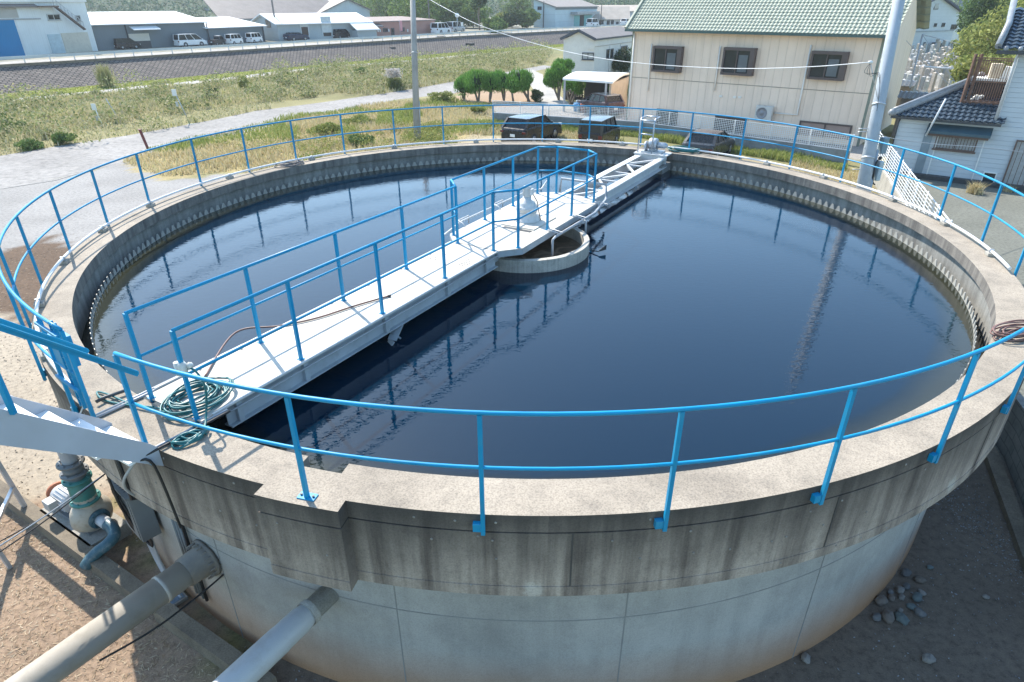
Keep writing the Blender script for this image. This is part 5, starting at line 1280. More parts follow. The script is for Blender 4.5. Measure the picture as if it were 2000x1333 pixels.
e0 = Vector((HA.x, HA.y, 2.72)) - ht * .25
Lw = s_tall + .2
b_roof, vd = hiproof(e0, Lw + .1, 3.0, 1.45, 2.9, 19, 11, house, DT)
hip_top = e0 + vd + ht * 2.9
b = MB()
pth = [e0.lerp(hip_top, k / 9) + Vector((0, 0, .09)) for k in range(10)]
b.tube([p + Vector((0, 0, .0)) for p in pth], [.17] * 10, 10); b.tube([p + Vector((0, 0, .15)) for p in pth], .10, 8); b.ball(pth[0] + Vector((0, 0, .05)), .17, 6); b.ball(pth[-1] + Vector((.05, 0, .15)), .16, 6)
b.obj('hip_ridge', DTR, b_roof)
b = MB(); tp = hip_top + Vector((0, 0, .1)); b.tube([tp, tp + ht * 2.0], .16, 10); b.obj('ridge', DTR, b_roof)
b = MB(); b.add([e0, hip_top, e0 - hn * 5.6], [(0, 1, 2)]); b.obj('hip_slope', DT, b_roof)
b = MB(); b.bar(e0 + hn * .05 - Vector((0, 0, .05)), e0 + hn * .05 + ht * Lw - Vector((0, 0, .05)), .1, .1); b.obj('gutter', DARKST, house)
b = MB(); b.tube([P(.05, -.06, 2.6), P(.0, -.06, 2.4), P(.0, -.06, 0)], .035, 8); b.obj('downpipe', DARKST, house)
BRN = paint('brown_aluminium', (.15, .10, .08), .45, .2, .1, 5)
FROST = paint('frosted_glass', (.42, .43, .42), .35, 0, .12, 8)
s0, s1, z0, z1 = rect_px(PA, PBB, 1826, 264, 1909, 294); window(house, PA, ht, hn, s0, s1, z0, z1, BRN, FROST, .08, .05, 1, True, bars=12)
s0, s1, z0, z1 = rect_px(PA, PBB, 1811, 244, 1940, 262)
b = MB(); Q = lambda s, d, z: PA + ht * s + hn * d + Vector((0, 0, z))
zz = WP(1875, 252, PA, PBB)[1]
b.hexa([Q(s0, .0, zz - .1), Q(s1, .0, zz - .1), Q(s1, .42, zz - .25), Q(s0, .42, zz - .25), Q(s0, .0, zz + .14), Q(s1, .0, zz + .14), Q(s1, .42, zz - .13), Q(s0, .42, zz - .13)])
b.obj('awning', paint('teal_grey_awning', (.06, .11, .135), .4, .1, .1, 3), house)
b = MB(); slab(b, PA, ht, hn, s0 + .05, s1 - .05, zz - .36, zz - .27, .005, .3); b.obj('awning_valance', BRN, house)
s0, s1, z0, z1 = rect_px(PA, PBB, 1820, 262, 1915, 346)
b = MB(); slab(b, PA, ht, hn, s0, s0 + .05, .2, z1 + .0, .004, .08); slab(b, PA, ht, hn, s1 - .05, s1, .2, z1, .004, .08); b.obj('wall_panel_trim', WHITEP, house)
s0, s1, z0, z1 = rect_px(PA, PBB, 1972, 276, 2060, 348); window(house, PA, ht, hn, s0, s1 + .4, .15, z1, BRN, FROST, .1, .06, 1, False, name='sliding_door', bars=9)
s0, s1, z0, z1 = rect_px(PA, PBB, 1920, 330, 1948, 350); window(house, PA, ht, hn, s0, s1, .12, .62, WHITEP, GLASS, .05, .05, 0, False)
s0, s1, z0, z1 = rect_px(PA, PBB, 1795, 258, 1812, 340); b = MB(); slab(b, PA, ht, hn, s0, s1, .15, z1, .004, .05); b.obj('side_door', paint('grey_door', (.22, .27, .3), .5), house)
MB().tube([Q(s0 + .1, .5, z1 - .1), Q(s0 + .45, .5, z1 + 1.55)], .04, 8).obj('antenna_mast', paint('white_mast', (.6, .62, .63), .5), house)
b = MB(); slab(b, PA, ht, hn, -.05, s_tall + 9, 0, .2, .004, .3); b.obj('plinth', DARKST, house)
# upper roof corner
c0 = Q(WP(1948, 96, PA + hn * .5, PA + hn * .5 + ht)[0], .5, WP(1948, 96, PA + hn * .5, PA + hn * .5 + ht)[1]); vd2 = -hn * 3.2 + Vector((0, 0, 1.5)); b = MB(); tiled(b, c0, ht, 10, vd2, vd2.length, 34, 12, .06, .05)
ur = b.obj('upper_roof', DT, house)
b = MB(); b.tube([c0 + Vector((0, 0, .1)), c0 + vd2 * .5 + ht * .1 + Vector((0, 0, .18)), c0 + vd2 + Vector((0, 0, .3))], .13, 10)
vt_ = b.obj('verge_tiles', DTR, ur); b = MB()
for k in range(6): b.lathe([(0, -.05), (.09, -.05), (.1, .02), (.06, .05), (0, .06)], c0 + ht * (.3 + .5 * k) + Vector((0, 0, .02)), hn, 12)
tag(b.obj('eave_end_tiles', DTR, ur), kind='stuff')
b = MB(); b.bar(c0 - Vector((0, 0, .12)), c0 + ht * 10 - Vector((0, 0, .12)), .12, .14); b.obj('gutter', DARKST, ur)
MB().tube([Q(s_tall - .3, .1, zt - .1), Q(s_tall - .42, .12, zt - .5), Q(s_tall - .42, .1, 2.7)], .06, 8).obj('rain_pipe', paint('white_rain_pipe', (.6, .6, .6), .5), house)
# balcony standing on the lower roof
RUST = paint('brown_balcony_steel', (.16, .09, .065), .55, .2, .15, 5)
bal = thing('drying_balcony', 'brown steel drying balcony standing on the dark tiled roof', 'balcony', Q(s_tall - 1.5, -1, 3.0))
BP = PA - hn * .9; s0, z0 = WP(1876, 205, BP, BP + ht); s1, _ = WP(1952, 205, BP, BP + ht); zf = WP(1915, 202, BP, BP + ht)[1]; zr = WP(1915, 158, BP, BP + ht)[1]; zh = WP(1925, 118, BP, BP + ht)[1]; z9 = WP(1890, 105, BP, BP + ht)[1]
R_ = lambda s, d, z: BP + ht * s - hn * d + Vector((0, 0, z))
for s_ in (s0, s0 + .22): MB().bar(R_(s_, .0, zf - .45), R_(s_, .0, z9), .1, .1).obj('tall_post', RUST, bal)
MB().bar(R_(s0 + 1.5, .0, zf - .45), R_(s0 + 1.5, .0, zf), .06, .06).obj('leg', RUST, bal)
b = MB(); b.hexa([R_(s0, 0, zf - .1), R_(s1, 0, zf - .1), R_(s1, 1.6, zf - .1), R_(s0, 1.6, zf - .1), R_(s0, 0, zf + .05), R_(s1, 0, zf + .05), R_(s1, 1.6, zf + .05), R_(s0, 1.6, zf + .05)]); b.obj('floor', RUST, bal)
for d in (0.0, 1.55):
    b = MB(); zz = zr
    for z in (zf + .1, (zf + zh) / 2, zh): b.bar(R_(s0, d, z), R_(s1, d, z), .04, .04)
    for k in range(17): b.bar(R_(s0 + (s1 - s0) * k / 16, d, zf + .1), R_(s0 + (s1 - s0) * k / 16, d, zh), .02, .02)
    b.obj('balustrade', RUST, bal)
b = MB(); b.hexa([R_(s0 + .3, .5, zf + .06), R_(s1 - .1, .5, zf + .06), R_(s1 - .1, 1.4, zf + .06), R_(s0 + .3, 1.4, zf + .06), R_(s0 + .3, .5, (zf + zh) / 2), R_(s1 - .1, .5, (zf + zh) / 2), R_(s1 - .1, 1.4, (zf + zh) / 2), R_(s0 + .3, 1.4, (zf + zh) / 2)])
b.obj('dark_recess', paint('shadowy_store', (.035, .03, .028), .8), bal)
b = MB(); b.box(R_((s0 + s1) / 2 + .1, .95, (zf + zh) / 2 + .06), (s1 - s0 - .3, .95, .1), math.atan2(ht.y, ht.x)); b.obj('cover_board', WHITEP, bal)
cl = thing('storage_box', 'cream cardboard box standing on the balcony cover board', 'box', R_(s1 - .6, .9, (zf + zh) / 2 + .11))
MB().box(R_(s1 - .55, .9, (zf + zh) / 2 + .42), (.42, .4, .6), math.atan2(ht.y, ht.x) + .2).obj('carton', paint('cream_card', (.58, .5, .38), .8), cl, bevel=.01)
cl = thing('storage_box', 'white and brown box leaning at the right end of the balcony', 'box', R_(s1 - .2, .9, (zf + zh) / 2 + .11))
MB().box(R_(s1 - .14, .95, (zf + zh) / 2 + .36), (.24, .4, .5), math.atan2(ht.y, ht.x), 0, Matrix.Rotation(.15, 3, 'Y')).obj('carton', WHITEP, cl, bevel=.01)
cl = thing('cloth_bundle', 'crumpled white cloth bundle behind the balcony rail', 'cloth', R_(s0 + .45, .3, zf + .1))
b = MB()
for k in range(6): b.ball(R_(s0 + .4 + .06 * k, .3, zf + .12 + .07 * (k % 3)), .09, 6, squash=(1.2, .9, .7), jit=.15)
b.obj('cloth', WHITEP, cl)
# drying poles frame behind the roof
dp = thing('laundry_stand', 'thin white laundry poles with wires behind the dark roof', 'laundry stand', G(1770, 190, 2.0))
for (u0, v0, u1, v1, d) in ((1777, 172, 1802, 68, 36), (1760, 140, 1774, 78, 42)): MB().tube([at_depth(u0, v0, d), at_depth(u1, v1, d)], .045, 8).obj('pole', PVC, dp)
MB().tube([at_depth(1806, 131, 34), at_depth(1862, 134, 33)], .045, 8).obj('rail', WHITE_ST, dp)
for (u0, v0, u1, v1) in ((1802, 68, 1870, 85), (1803, 70, 1868, 165), (1770, 80, 1860, 172)): MB().tube([at_depth(u0, v0, 36), at_depth(u1, v1, 33)], .012, 5).obj('wire', PVC, dp)
# two small tile roofs of sheds between
for k, (u0, v0, u1, v1, z, L, lab) in enumerate(((1752, 192, 1815, 170, 2.3, 2.4, 'small shed with a dark tiled lean-to roof behind the steel pole'), (1748, 168, 1765, 150, 2.2, 1.2, 'little dark tiled outhouse roof peeking out behind the steel pole'))):
    p = G(u0, v0, z); sh = thing('tiled_shed', lab, 'shed', (p.x, p.y, 0)); q = ht; vd3 = (-hn * 1.0 + Vector((0, 0, .3)))
    b = MB(); tiled(b, p, q, L, vd3, vd3.length, int(L * 4), 6, .05, .04); b.obj('roof', DTR, sh)
    b = MB(); B0 = Vector((p.x, p.y, 0)) - hn * .3; b.hexa([B0 + q * .2, B0 + q * (L - .2), B0 + q * (L - .2) - hn * 2, B0 + q * .2 - hn * 2] + [x + Vector((0, 0, z - .05)) for x in (B0 + q * .2, B0 + q * (L - .2), B0 + q * (L - .2) - hn * 2, B0 + q * .2 - hn * 2)]); b.obj('wall', paint('old_timber', (.2, .17, .14), .8), sh)
# ------------------------------------------------------------------ graveyard
GRAN = [paint('grey_granite', (.40, .40, .4), .6, 0, .15, 6), paint('pale_granite', (.58, .55, .5), .65, 0, .12, 6), paint('brownish_granite', (.44, .38, .32), .65, 0, .15, 6)]
protos = []
for k in range(3):
    t = thing('gravestone', 'granite gravestone on a stepped base among the crowded graves', 'gravestone', (0, 0, 0), 0, 'gravestones in the graveyard', local=True)
    h = (1.15, .9, 1.4)[k]
    MB().box((0, 0, .12), (.72, .72, .24)).obj('base', GRAN[k], t); MB().box((0, 0, .38), (.5, .5, .28)).obj('plinth', GRAN[k], t)
    b = MB(); b.box((0, 0, .52 + h / 2), (.3, .3, h)); b.add([(-.15, -.15, .52 + h), (.15, -.15, .52 + h), (.15, .15, .52 + h), (-.15, .15, .52 + h), (0, 0, .52 + h + .09)], [(0, 1, 4), (1, 2, 4), (2, 3, 4), (3, 0, 4)]); b.obj('pillar', GRAN[k], t)
    protos.append(t)
gi = 0; used = [0, 0, 0]
for v in range(104, 190, 6):
    for u in range(1748, 1880, 9):
        uu, vv = u + random.uniform(-3.5, 3.5), v + random.uniform(-2.5, 2.5)
        if uu > 1878 - (vv - 104) * .35 or random.random() < .1: continue
        p = G(uu, vv, 0); k = random.randrange(3); s_ = random.uniform(.85, 1.25)
        if not used[k]: used[k] = 1; o = protos[k]; o.location = p; o.rotation_euler = (0, 0, random.uniform(-.3, .3) + .6)
        else: o = dup(protos[k], p, random.uniform(-.3, .3) + .6)
        o.scale = (s_, s_, s_); gi += 1
# ------------------------------------------------------------------ white gabled house behind the graves
gb = at_depth(1795, 104, 95); gb.z = 0
GA = G(1765, 112, 0); GBv = G(1905, 103, 0)
_, gt, gn = frame_of(GA, GBv)
if gn.dot(Vector((*CAMLOC[:2], 0)) - GA) < 0: gn = -gn
gh = thing('gabled_house', 'tall white gabled house with an arched attic window behind the graves', 'house', (*GA[:2], 0))
Lg = (GBv - GA).length
sp_, zp = WP(1834, -6, GA, GBv); zl = WP(1779, 18, GA, GBv)[1]; zl = min(zl, zp - 2)
WS = siding('white_house_siding', (.62, .66, .68), (0, 0, 1), .45, .3, .25)
b = MB(); sR = 2 * sp_ - WP(1778, 18, GA, GBv)[0] + .2; sL = WP(1766, 60, GA, GBv)[0]
Pq = lambda s, d, z: GA + gt * s - gn * d + Vector((0, 0, z))
b.add([Pq(sL, 0, 0), Pq(sR, 0, 0), Pq(sR, 0, zl), Pq(sp_, 0, zp), Pq(sL, 0, zl), Pq(sL, 9, 0), Pq(sR, 9, 0), Pq(sR, 9, zl), Pq(sp_, 9, zp), Pq(sL, 9, zl)], [(0, 1, 2, 3, 4), (9, 8, 7, 6, 5), (0, 4, 9, 5), (1, 6, 7, 2)]); b.obj('wall', WS, gh)
b = MB()
for s_a, s_b in ((sL - .5, sp_), (sR + .5, sp_)):
    za = zl - .5 * (zp - zl) / (sp_ - sL); b.hexa([Pq(s_a, -.5, za), Pq(s_b, -.5, zp), Pq(s_b, 9, zp), Pq(s_a, 9, za), Pq(s_a, -.5, za + .25), Pq(s_b, -.5, zp + .25), Pq(s_b, 9, zp + .25), Pq(s_a, 9, za + .25)])
b.obj('roof', paint('navy_roof_edge', (.03, .045, .09), .5), gh)
b = MB(); slab(b, GA, gt, gn, sL, sR, WP(1834, 62, GA, GBv)[1], WP(1834, 61, GA, GBv)[1] + .1, .004, .06); b.obj('band', paint('grey_band', (.35, .38, .4), .6), gh)
NAVY = paint('dark_window_frame', (.05, .06, .075), .5)
for r_ in ((1824, 46, 1829, 53), (1839, 45, 1845, 53), (1803, 83, 1807, 90), (1831, 85, 1838, 93), (1852, 84, 1860, 95), (1857, 48, 1868, 58)):
    s0, s1, z0, z1 = rect_px(GA, GBv, *r_); window(gh, GA, gt, gn, s0, s1, z0, z1, NAVY, None, .08, .08, 1, False)
s0, s1, z0, z1 = rect_px(GA, GBv, 1824, 9, 1833, 19); b = MB(); m_ = (s0 + s1) / 2; rr = (s1 - s0) / 2
pp = [Pq(m_ + rr * math.cos(PI * k / 10), -.05, z1 - rr + rr * math.sin(PI * k / 10)) for k in range(11)] + [Pq(m_ - rr, -.05, z0), Pq(m_ + rr, -.05, z0)]
b.add(pp + [p + gn * -.04 for p in pp], [tuple(range(13)), ] + [(i, (i + 1) % 13, (i + 1) % 13 + 13, i + 13) for i in range(13)]); aw = b.obj('arched_window', NAVY, gh)
b = MB(); slab(b, GA, gt, gn, m_ - rr * .8, m_ + rr * .8, z0 + .1, z0 + .8, .055, .065); b.obj('pane', FROST, aw)
s0, s1, z0, z1 = rect_px(GA, GBv, 1820, 83, 1830, 85.5); b = MB(); slab(b, GA, gt, gn, s0, s1, z0, z1, .0, .6); b.obj('canopy', NAVY, gh)
tr_ = thing('temple_roof', 'grey ribbed temple roof rising between the gabled house and the trees', 'roof', G(1885, 60, 0) * .5)
p = at_depth(1868, 20, 120); b = MB(); tiled(b, p, Vector((.8, .1, 0)), 5, Vector((.15, .3, 1.0)), 4.5, 8, 3, .2, .05); b.obj('tiles', DTR, tr_); tr_.location = (p.x, p.y, 0); INV[tr_.name] = Matrix.Translation(-Vector((p.x, p.y, 0)))
for ch in tr_.children: ch.matrix_parent_inverse = INV[tr_.name]
b = MB(); b.box(p + Vector((2, 1.5, -p.z / 2)), (4, 3, p.z)); b.obj('hall', WHITEP, tr_)
# ------------------------------------------------------------------ white house, carport
WL_, WM, WR = G(1097, 77, 4.0), G(1166, 78, 4.0), G(1236, 70, 4.0)
wt = (WM - WL_).normalized(); wn = Vector((-wt.y, wt.x, 0)); wn = wn if wn.y > 0 else -wn
wl = (WR - WM).normalized(); Lside = (WR - WM).length + 1.0; Wg = (WM - WL_).length
wh_ = thing('white_house', 'white gabled house with a brown grey roof beside the carport', 'house', (*WM[:2], 0))
zr = HZ((WL_.x + WM.x) / 2, (WL_.y + WM.y) / 2, 60); A_ = Vector((WL_.x, WL_.y, 0)); B_ = Vector((WM.x, WM.y, 0)); Dd = wl * Lside; Mm = (A_ + B_) / 2; zu = Vector((0, 0, 1))
a_, b__ = A_ + (B_ - A_) * .06, B_ - (B_ - A_) * .04
WW = paint('white_render', (.72, .70, .66), .7, 0, .05, .8, (.5, .47, .42), .3)
b = MB(); b.add([a_, b__, b__ + zu * 3.95, Mm + zu * (zr - .1), a_ + zu * 3.95] + [x + Dd for x in (a_, b__, b__ + zu * 3.95, Mm + zu * (zr - .1), a_ + zu * 3.95)], [(0, 1, 2, 3, 4), (9, 8, 7, 6, 5), (1, 6, 7, 2), (0, 4, 9, 5)]); b.obj('wall', WW, wh_)
b = MB(); o_ = -wl * .3
for E_ in (A_, B_):
    b.hexa([E_ + zu * 4.0 + o_, Mm + zu * zr + o_, Mm + zu * zr + Dd, E_ + zu * 4.0 + Dd, E_ + zu * 4.12 + o_, Mm + zu * (zr + .12) + o_, Mm + zu * (zr + .12) + Dd, E_ + zu * 4.12 + Dd])
b.obj('roof', paint('brown_grey_slate', (.24, .21, .19), .7, 0, .12, 2), wh_)
b = MB()
for E_ in (A_, B_): b.bar(E_ + zu * 4.02 + o_ * 1.1, Mm + zu * (zr + .03) + o_ * 1.1, .08, .26)
b.bar(B_ + zu * 4.0 + o_, B_ + zu * 4.0 + Dd, .1, .12); b.obj('barge_board', paint('dark_slate_trim', (.06, .07, .09), .5), wh_)
fn = Vector((wt.y, -wt.x, 0)); fn = fn if fn.y < 0 else -fn
s0, s1, z0, z1 = rect_px(a_, b__, 1137, 103, 1160, 117); window(wh_, Vector((a_.x, a_.y, 0)), wt, fn, s0, s1, z0, z1, NAVY, FROST, .08, .09, 1, True)
s0, s1, z0, z1 = rect_px(a_, b__, 1150, 87, 1160, 97); b = MB(); slab(b, a_, wt, fn, s0, s1, z0, z1, .003, .1); b.obj('vent_box', WW, wh_)
s_n = Vector((wl.y, -wl.x, 0)); 
if s_n.dot(Vector((*CAMLOC[:2], 0)) - b__) < 0: s_n = -s_n
for r_ in ((1184, 96, 1197, 115), (1212, 90, 1224, 110)):
    s0, s1, z0, z1 = rect_px(b__, b__ + wl, *r_); window(wh_, b__, wl, s_n, s0, s1, z0, z1, NAVY, GLASS, .08, .1, 1, False)
b = MB(); slab(b, b__, wl, s_n, 0, Lside, 3.3, 3.36, .003, .05); b.obj('band', paint('buff_band', (.45, .4, .34), .7), wh_)
for f_ in (.35, .62): MB().tube([b__ + wl * Lside * f_ + s_n * .05 + zu * 3.3, b__ + wl * Lside * f_ + s_n * .05], .05, 6).obj('downpipe', WHITEP, wh_)
cpt = thing('carport', 'open carport with a flat white roof and beige side wall', 'carport', G(1184, 192, 0))
q = [G(1099, 153, 2.4), G(1197, 160, 2.4), G(1236, 143, 2.4), G(1143, 141, 2.4)]
cen = sum(q, Vector()) / 4
b = MB(); k = 10; vs = []
for i in range(k + 1):
    f_ = i / k; a1 = q[0].lerp(q[3], f_); a2 = q[1].lerp(q[2], f_); hgt = .22 * math.sin(PI * min(1, f_ * 1.0))
    vs += [a1 + zu * hgt, a2 + zu * hgt, a2 + zu * (hgt - .14), a1 + zu * (hgt - .14)]
fs = [(0, 1, 2, 3), (4 * k + 3, 4 * k + 2, 4 * k + 1, 4 * k)]
for i in range(k): fs += [(4 * i, 4 * i + 4, 4 * i + 5, 4 * i + 1), (4 * i + 1, 4 * i + 5, 4 * i + 6, 4 * i + 2), (4 * i + 2, 4 * i + 6, 4 * i + 7, 4 * i + 3), (4 * i + 3, 4 * i + 7, 4 * i + 4, 4 * i)]
b.add(vs, fs); b.obj('roof', paint('white_carport_roof', (.76, .76, .75), .5, 0, .03, 2), cpt)
for f_, g_ in ((q[0].lerp(q[1], .05), 0), (q[0].lerp(q[1], .88), 0), (q[2], 1)): MB().bar(Vector((f_.x, f_.y + .15, 0)), Vector((f_.x, f_.y + .15, 2.3)), .14, .14).obj('post', PVC, cpt)
b = MB(); w0, w1 = Vector((q[1].x - .1, q[1].y + .4, 0)), Vector((q[2].x, q[2].y, 0)); b.bar(w0 + zu * 1.12, w1 + zu * 1.12, .15, 2.24); b.obj('side_wall', paint('beige_side_wall', (.45, .38, .3), .7), cpt)
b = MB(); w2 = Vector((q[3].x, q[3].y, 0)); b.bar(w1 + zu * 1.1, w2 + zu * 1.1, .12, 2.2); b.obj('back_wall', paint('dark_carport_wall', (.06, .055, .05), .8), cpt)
rnd = random.Random(4)
for k, (c, lab) in enumerate((((.05, .2, .4), 'blue plastic crate in the dim carport'), ((.35, .1, .05), 'red plastic bin in the dim carport'), ((.3, .3, .28), 'grey drum standing in the dim carport'))):
    p = q[0].lerp(q[1], .35 + .14 * k); o = MB().lathe([(0, 0), (.26, 0), (.3, .6), (.27, .62), (0, .6)], (0, 0, 0), n=14).obj('storage_bin', paint('bin_paint_%d' % k, c, .5)); o.name = 'storage_bin'; o.location = (p.x, p.y + .9, 0); tag(o, lab, 'bin')
logs = thing('log_pile', 'pile of dark cut logs stacked left of the carport', 'log pile', G(1120, 192, 0)); p = G(1122, 195, 0)
b = MB()
for k in range(34):
    x, z = (k % 9) * .2 - .9, (k // 9) * .2 + .1; b.cyl(p + Vector((x + rnd.uniform(-.04, .04), rnd.uniform(-.15, .1), z)), p + Vector((x, .8, z)), rnd.uniform(.07, .11), n=9)
tag(b.obj('logs', paint('dark_cut_logs', (.07, .055, .045), .9, 0, .5, 6, (.25, .2, .15), .4), logs), kind='stuff')
# ------------------------------------------------------------------ buildings along the dike road (terrace at z = 2)
TZ = 2.0
def simple_frame(u0, v0, u1, v1, z=TZ):
    A, B = G(u0, v0, z), G(u1, v1, z); A = Vector((A.x, A.y, 0)); B = Vector((B.x, B.y, 0)); t = (B - A).normalized(); n = Vector((t.y, -t.x, 0))
    if n.dot(Vector((*CAMLOC[:2], 0)) - A) < 0: n = -n
    return A, B, t, n
def shell(A, t, n, L, D, h, b=None, z0=TZ - .1):
    P = lambda s, d, z: A + t * s - n * d + Vector((0, 0, z)); b = b or MB()
    b.hexa([P(0, 0, z0), P(L, 0, z0), P(L, D, z0), P(0, D, z0), P(0, 0, h), P(L, 0, h), P(L, D, h), P(0, D, h)]); return b, P
ROOFW = siding('white_corrugated_roof', (.74, .75, .75), (.6, .8, 0), .35, .6, .15)
ROOFB = siding('brown_corrugated_roof', (.185, .16, .148), (.6, .8, 0), .8, .5, .35, var=.18, dirt=(.26, .235, .21))
def monoroof(P, L, D, h0, h1, m, parent, ov=.5, th=.12, name='roof', s0=0):
    b = MB(); b.hexa([P(s0 - ov, -ov, h0), P(L + ov, -ov, h0), P(L + ov, D, h1), P(s0 - ov, D, h1), P(s0 - ov, -ov, h0 + th), P(L + ov, -ov, h0 + th), P(L + ov, D, h1 + th), P(s0 - ov, D, h1 + th)]); return b.obj(name, m, parent)
def gable(P, L, D, h, hr, m, parent, wallm, ov=.4):
    """ridge along s"""
    for s_ in (0, L): b = MB(); b.add([P(s_, 0, h), P(s_, D, h), P(s_, D / 2, hr)], [(0, 1, 2)]); b.obj('gable_wall', wallm, parent)
    b = MB(); k = (hr - h) / (D / 2) * ov
    for d0, d1, sgn in ((-ov, D / 2, 1), (D + ov, D / 2, 1)):
        b.hexa([P(-ov, d0, h - k), P(L + ov, d0, h - k), P(L + ov, d1, hr), P(-ov, d1, hr), P(-ov, d0, h - k + .15), P(L + ov, d0, h - k + .15), P(L + ov, d1, hr + .15), P(-ov, d1, hr + .15)])
    return b.obj('roof', m, parent)
# 1 white and blue factory at the far left
A, B, t, n = simple_frame(-60, 116, 192, 100)
LW = (B - A).length
wf = thing('white_factory', 'white two-storey factory with a big blue door and outside stair at the far left', 'factory', (*((A + B) / 2)[:2], TZ))
zA = WP(100, 4, A, B)[1]; WFM = siding('blotchy_white_cladding', (.66, .70, .70), tuple(t), .25, .15, .3, dirt=(.42, .42, .40))
b, P = shell(A, t, n, LW, 14, zA); b.obj('wall', WFM, wf)
sR = WP(70, 20, A, B)[0]; zE = WP(40, 15, A, B)[1]
b = MB(); b.hexa([P(-9, -.6, zE), P(sR, -.6, zE), P(sR, 6, zE + 2.6), P(-9, 6, zE + 2.6), P(-9, -.6, zE + .15), P(sR, -.6, zE + .15), P(sR, 6, zE + 2.75), P(-9, 6, zE + 2.75)]); b.obj('lean_to_roof', ROOFB, wf)
b = MB(); b.hexa([P(-.1, -.25, zA), P(LW + .1, -.25, zA), P(LW + .1, 14, zA), P(-.1, 14, zA), P(-.1, -.25, zA + .2), P(LW + .1, -.25, zA + .2), P(LW + .1, 14, zA + .2), P(-.1, 14, zA + .2)]); b.obj('roof', ROOFW, wf)
s0, _, z0, z1 = rect_px(A, B, -60, 40, 38, 106); s1 = WP(38, 75, A, B)[0]
b = MB(); slab(b, A, t, n, s0, s1, TZ, z1, .004, .08); b.obj('blue_door', siding('blue_sheet_door', (.012, .19, .40), tuple(t), .2, .25, .3), wf)
b = MB(); slab(b, A, t, n, s0, s1 + 3, z1, z1 + .12, .004, .14); b.obj('door_rail', paint('grey_door_rail', (.3, .31, .32), .5), wf)
s0, s1, z0, z1 = rect_px(A, B, -60, 16, 34, 36); b = MB(); slab(b, A, t, n, s0, s1, z0, z1, .004, .05); b.obj('grey_panel', paint('grey_board', (.4, .39, .36), .7, 0, .08, 1), wf)
for r_ in ((92, 28, 117, 40), (148, 30, 157, 42)):
    s0, s1, z0, z1 = rect_px(A, B, *r_); window(wf, A, t, n, s0, s1, z0, z1, paint('alu_frame', (.4, .42, .43), .4, .4), GLASS, .1, .08, 1, True)
s0, s1, z0, z1 = rect_px(A, B, 97, 67, 122, 104); b = MB(); slab(b, A, t, n, s0, s1, TZ, z1, .004, .07); b.obj('door', paint('pale_blue_door', (.42, .52, .56), .5), wf)
s0, s1, z0, z1 = rect_px(A, B, 122, 64, 176, 102); b = MB(); slab(b, A, t, n, s0 + .1, s1, TZ, z1, .004, .05); b.obj('buff_panel', paint('stained_buff_panel', (.55, .52, .44), .7, 0, .08, 1.2, (.35, .3, .25), .4), wf)
s0, z0 = WP(100, 12, A, B); s1, z1 = WP(160, 58, A, B)
RUSTS = paint('rusty_stair_steel', (.15, .11, .09), .7, .2, .25, 5)
st_ = MB(); q0, q1 = A + t * s0 + n * .6 + Vector((0, 0, z0)), A + t * s1 + n * .6 + Vector((0, 0, z1))
st_.bar(q0, q1, .5, .14); sm_ = st_.obj('outside_stair', RUSTS, wf)
b = MB()
for k in range(9): f_ = q0.lerp(q1, k / 8); b.bar(f_, f_ + Vector((0, 0, .9)), .04, .04)
b.bar(q0 + Vector((0, 0, .9)), q1 + Vector((0, 0, .9)), .05, .05); b.obj('stair_railing', GALV, sm_)
b = MB(); b.box(q0 - t * .9 + Vector((0, 0, -.05)), (2.2, 1.2, .15), math.atan2(t.y, t.x)); b.obj('landing', RUSTS, sm_)
# 2 long dark grey shed, and its lower annex
GREYS = siding('dark_grey_cladding', (.155, .185, .205), tuple((B - A).normalized()), .3, .4, .3)
A, B, t, n = simple_frame(193, 99, 408, 88); L = (B - A).length
dg = thing('grey_shed', 'long dark grey shed with a white metal roof and a pale shutter', 'shed', (*((A + B) / 2)[:2], TZ))
h = WP(300, 47, A, B)[1]; b, P = shell(A, t, n, L, 9, h); b.obj('wall', GREYS, dg)
hb = HZ(*(P(L * .5, 9, 0)[:2]), 25); monoroof(P, L, 9, h, hb, ROOFW, dg, .5)
s0, s1, z0, z1 = rect_px(A, B, 253, 66, 293, 90)
b = MB(); slab(b, A, t, n, s0, s1, TZ + .9, z1, .004, .06); b.obj('shutter', paint('cream_shutter', (.55, .52, .46), .6, 0, .05, 2), dg)
b = MB(); slab(b, A, t, n, s0 + .3, s1, TZ, TZ + .9, .004, .03); b.obj('shutter_gap', DARKST, dg)
s0, s1, z0, z1 = rect_px(A, B, 252, 51, 305, 57); b = MB(); Q = lambda s, d, z: A + t * s + n * d + Vector((0, 0, z))
b.hexa([Q(s0, 0, z1 - .1), Q(s1, 0, z1 - .1), Q(s1, 1.2, z0 - .1), Q(s0, 1.2, z0 - .1), Q(s0, 0, z1), Q(s1, 0, z1), Q(s1, 1.2, z0), Q(s0, 1.2, z0)]); b.obj('canopy', ROOFW, dg)
for u in (246, 405): s0 = WP(u, 60, A, B)[0]; MB().bar(Q(s0, .08, TZ), Q(s0, .08, h), .12, .12).obj('downpipe', DARKST, dg)
A2, B2, t2, n2 = simple_frame(409, 88, 519, 81); L2 = (B2 - A2).length
dg2 = thing('grey_shed', 'lower dark grey shed with a white roof behind two micro vans', 'shed', (*((A2 + B2) / 2)[:2], TZ))
h = WP(460, 54, A2, B2)[1]; b, P = shell(A2, t2, n2, L2, 8, h); b.obj('wall', GREYS, dg2); hb = HZ(*(P(L2 * .5, 8, 0)[:2]), 36); monoroof(P, L2, 8, h, hb, ROOFW, dg2, .45)
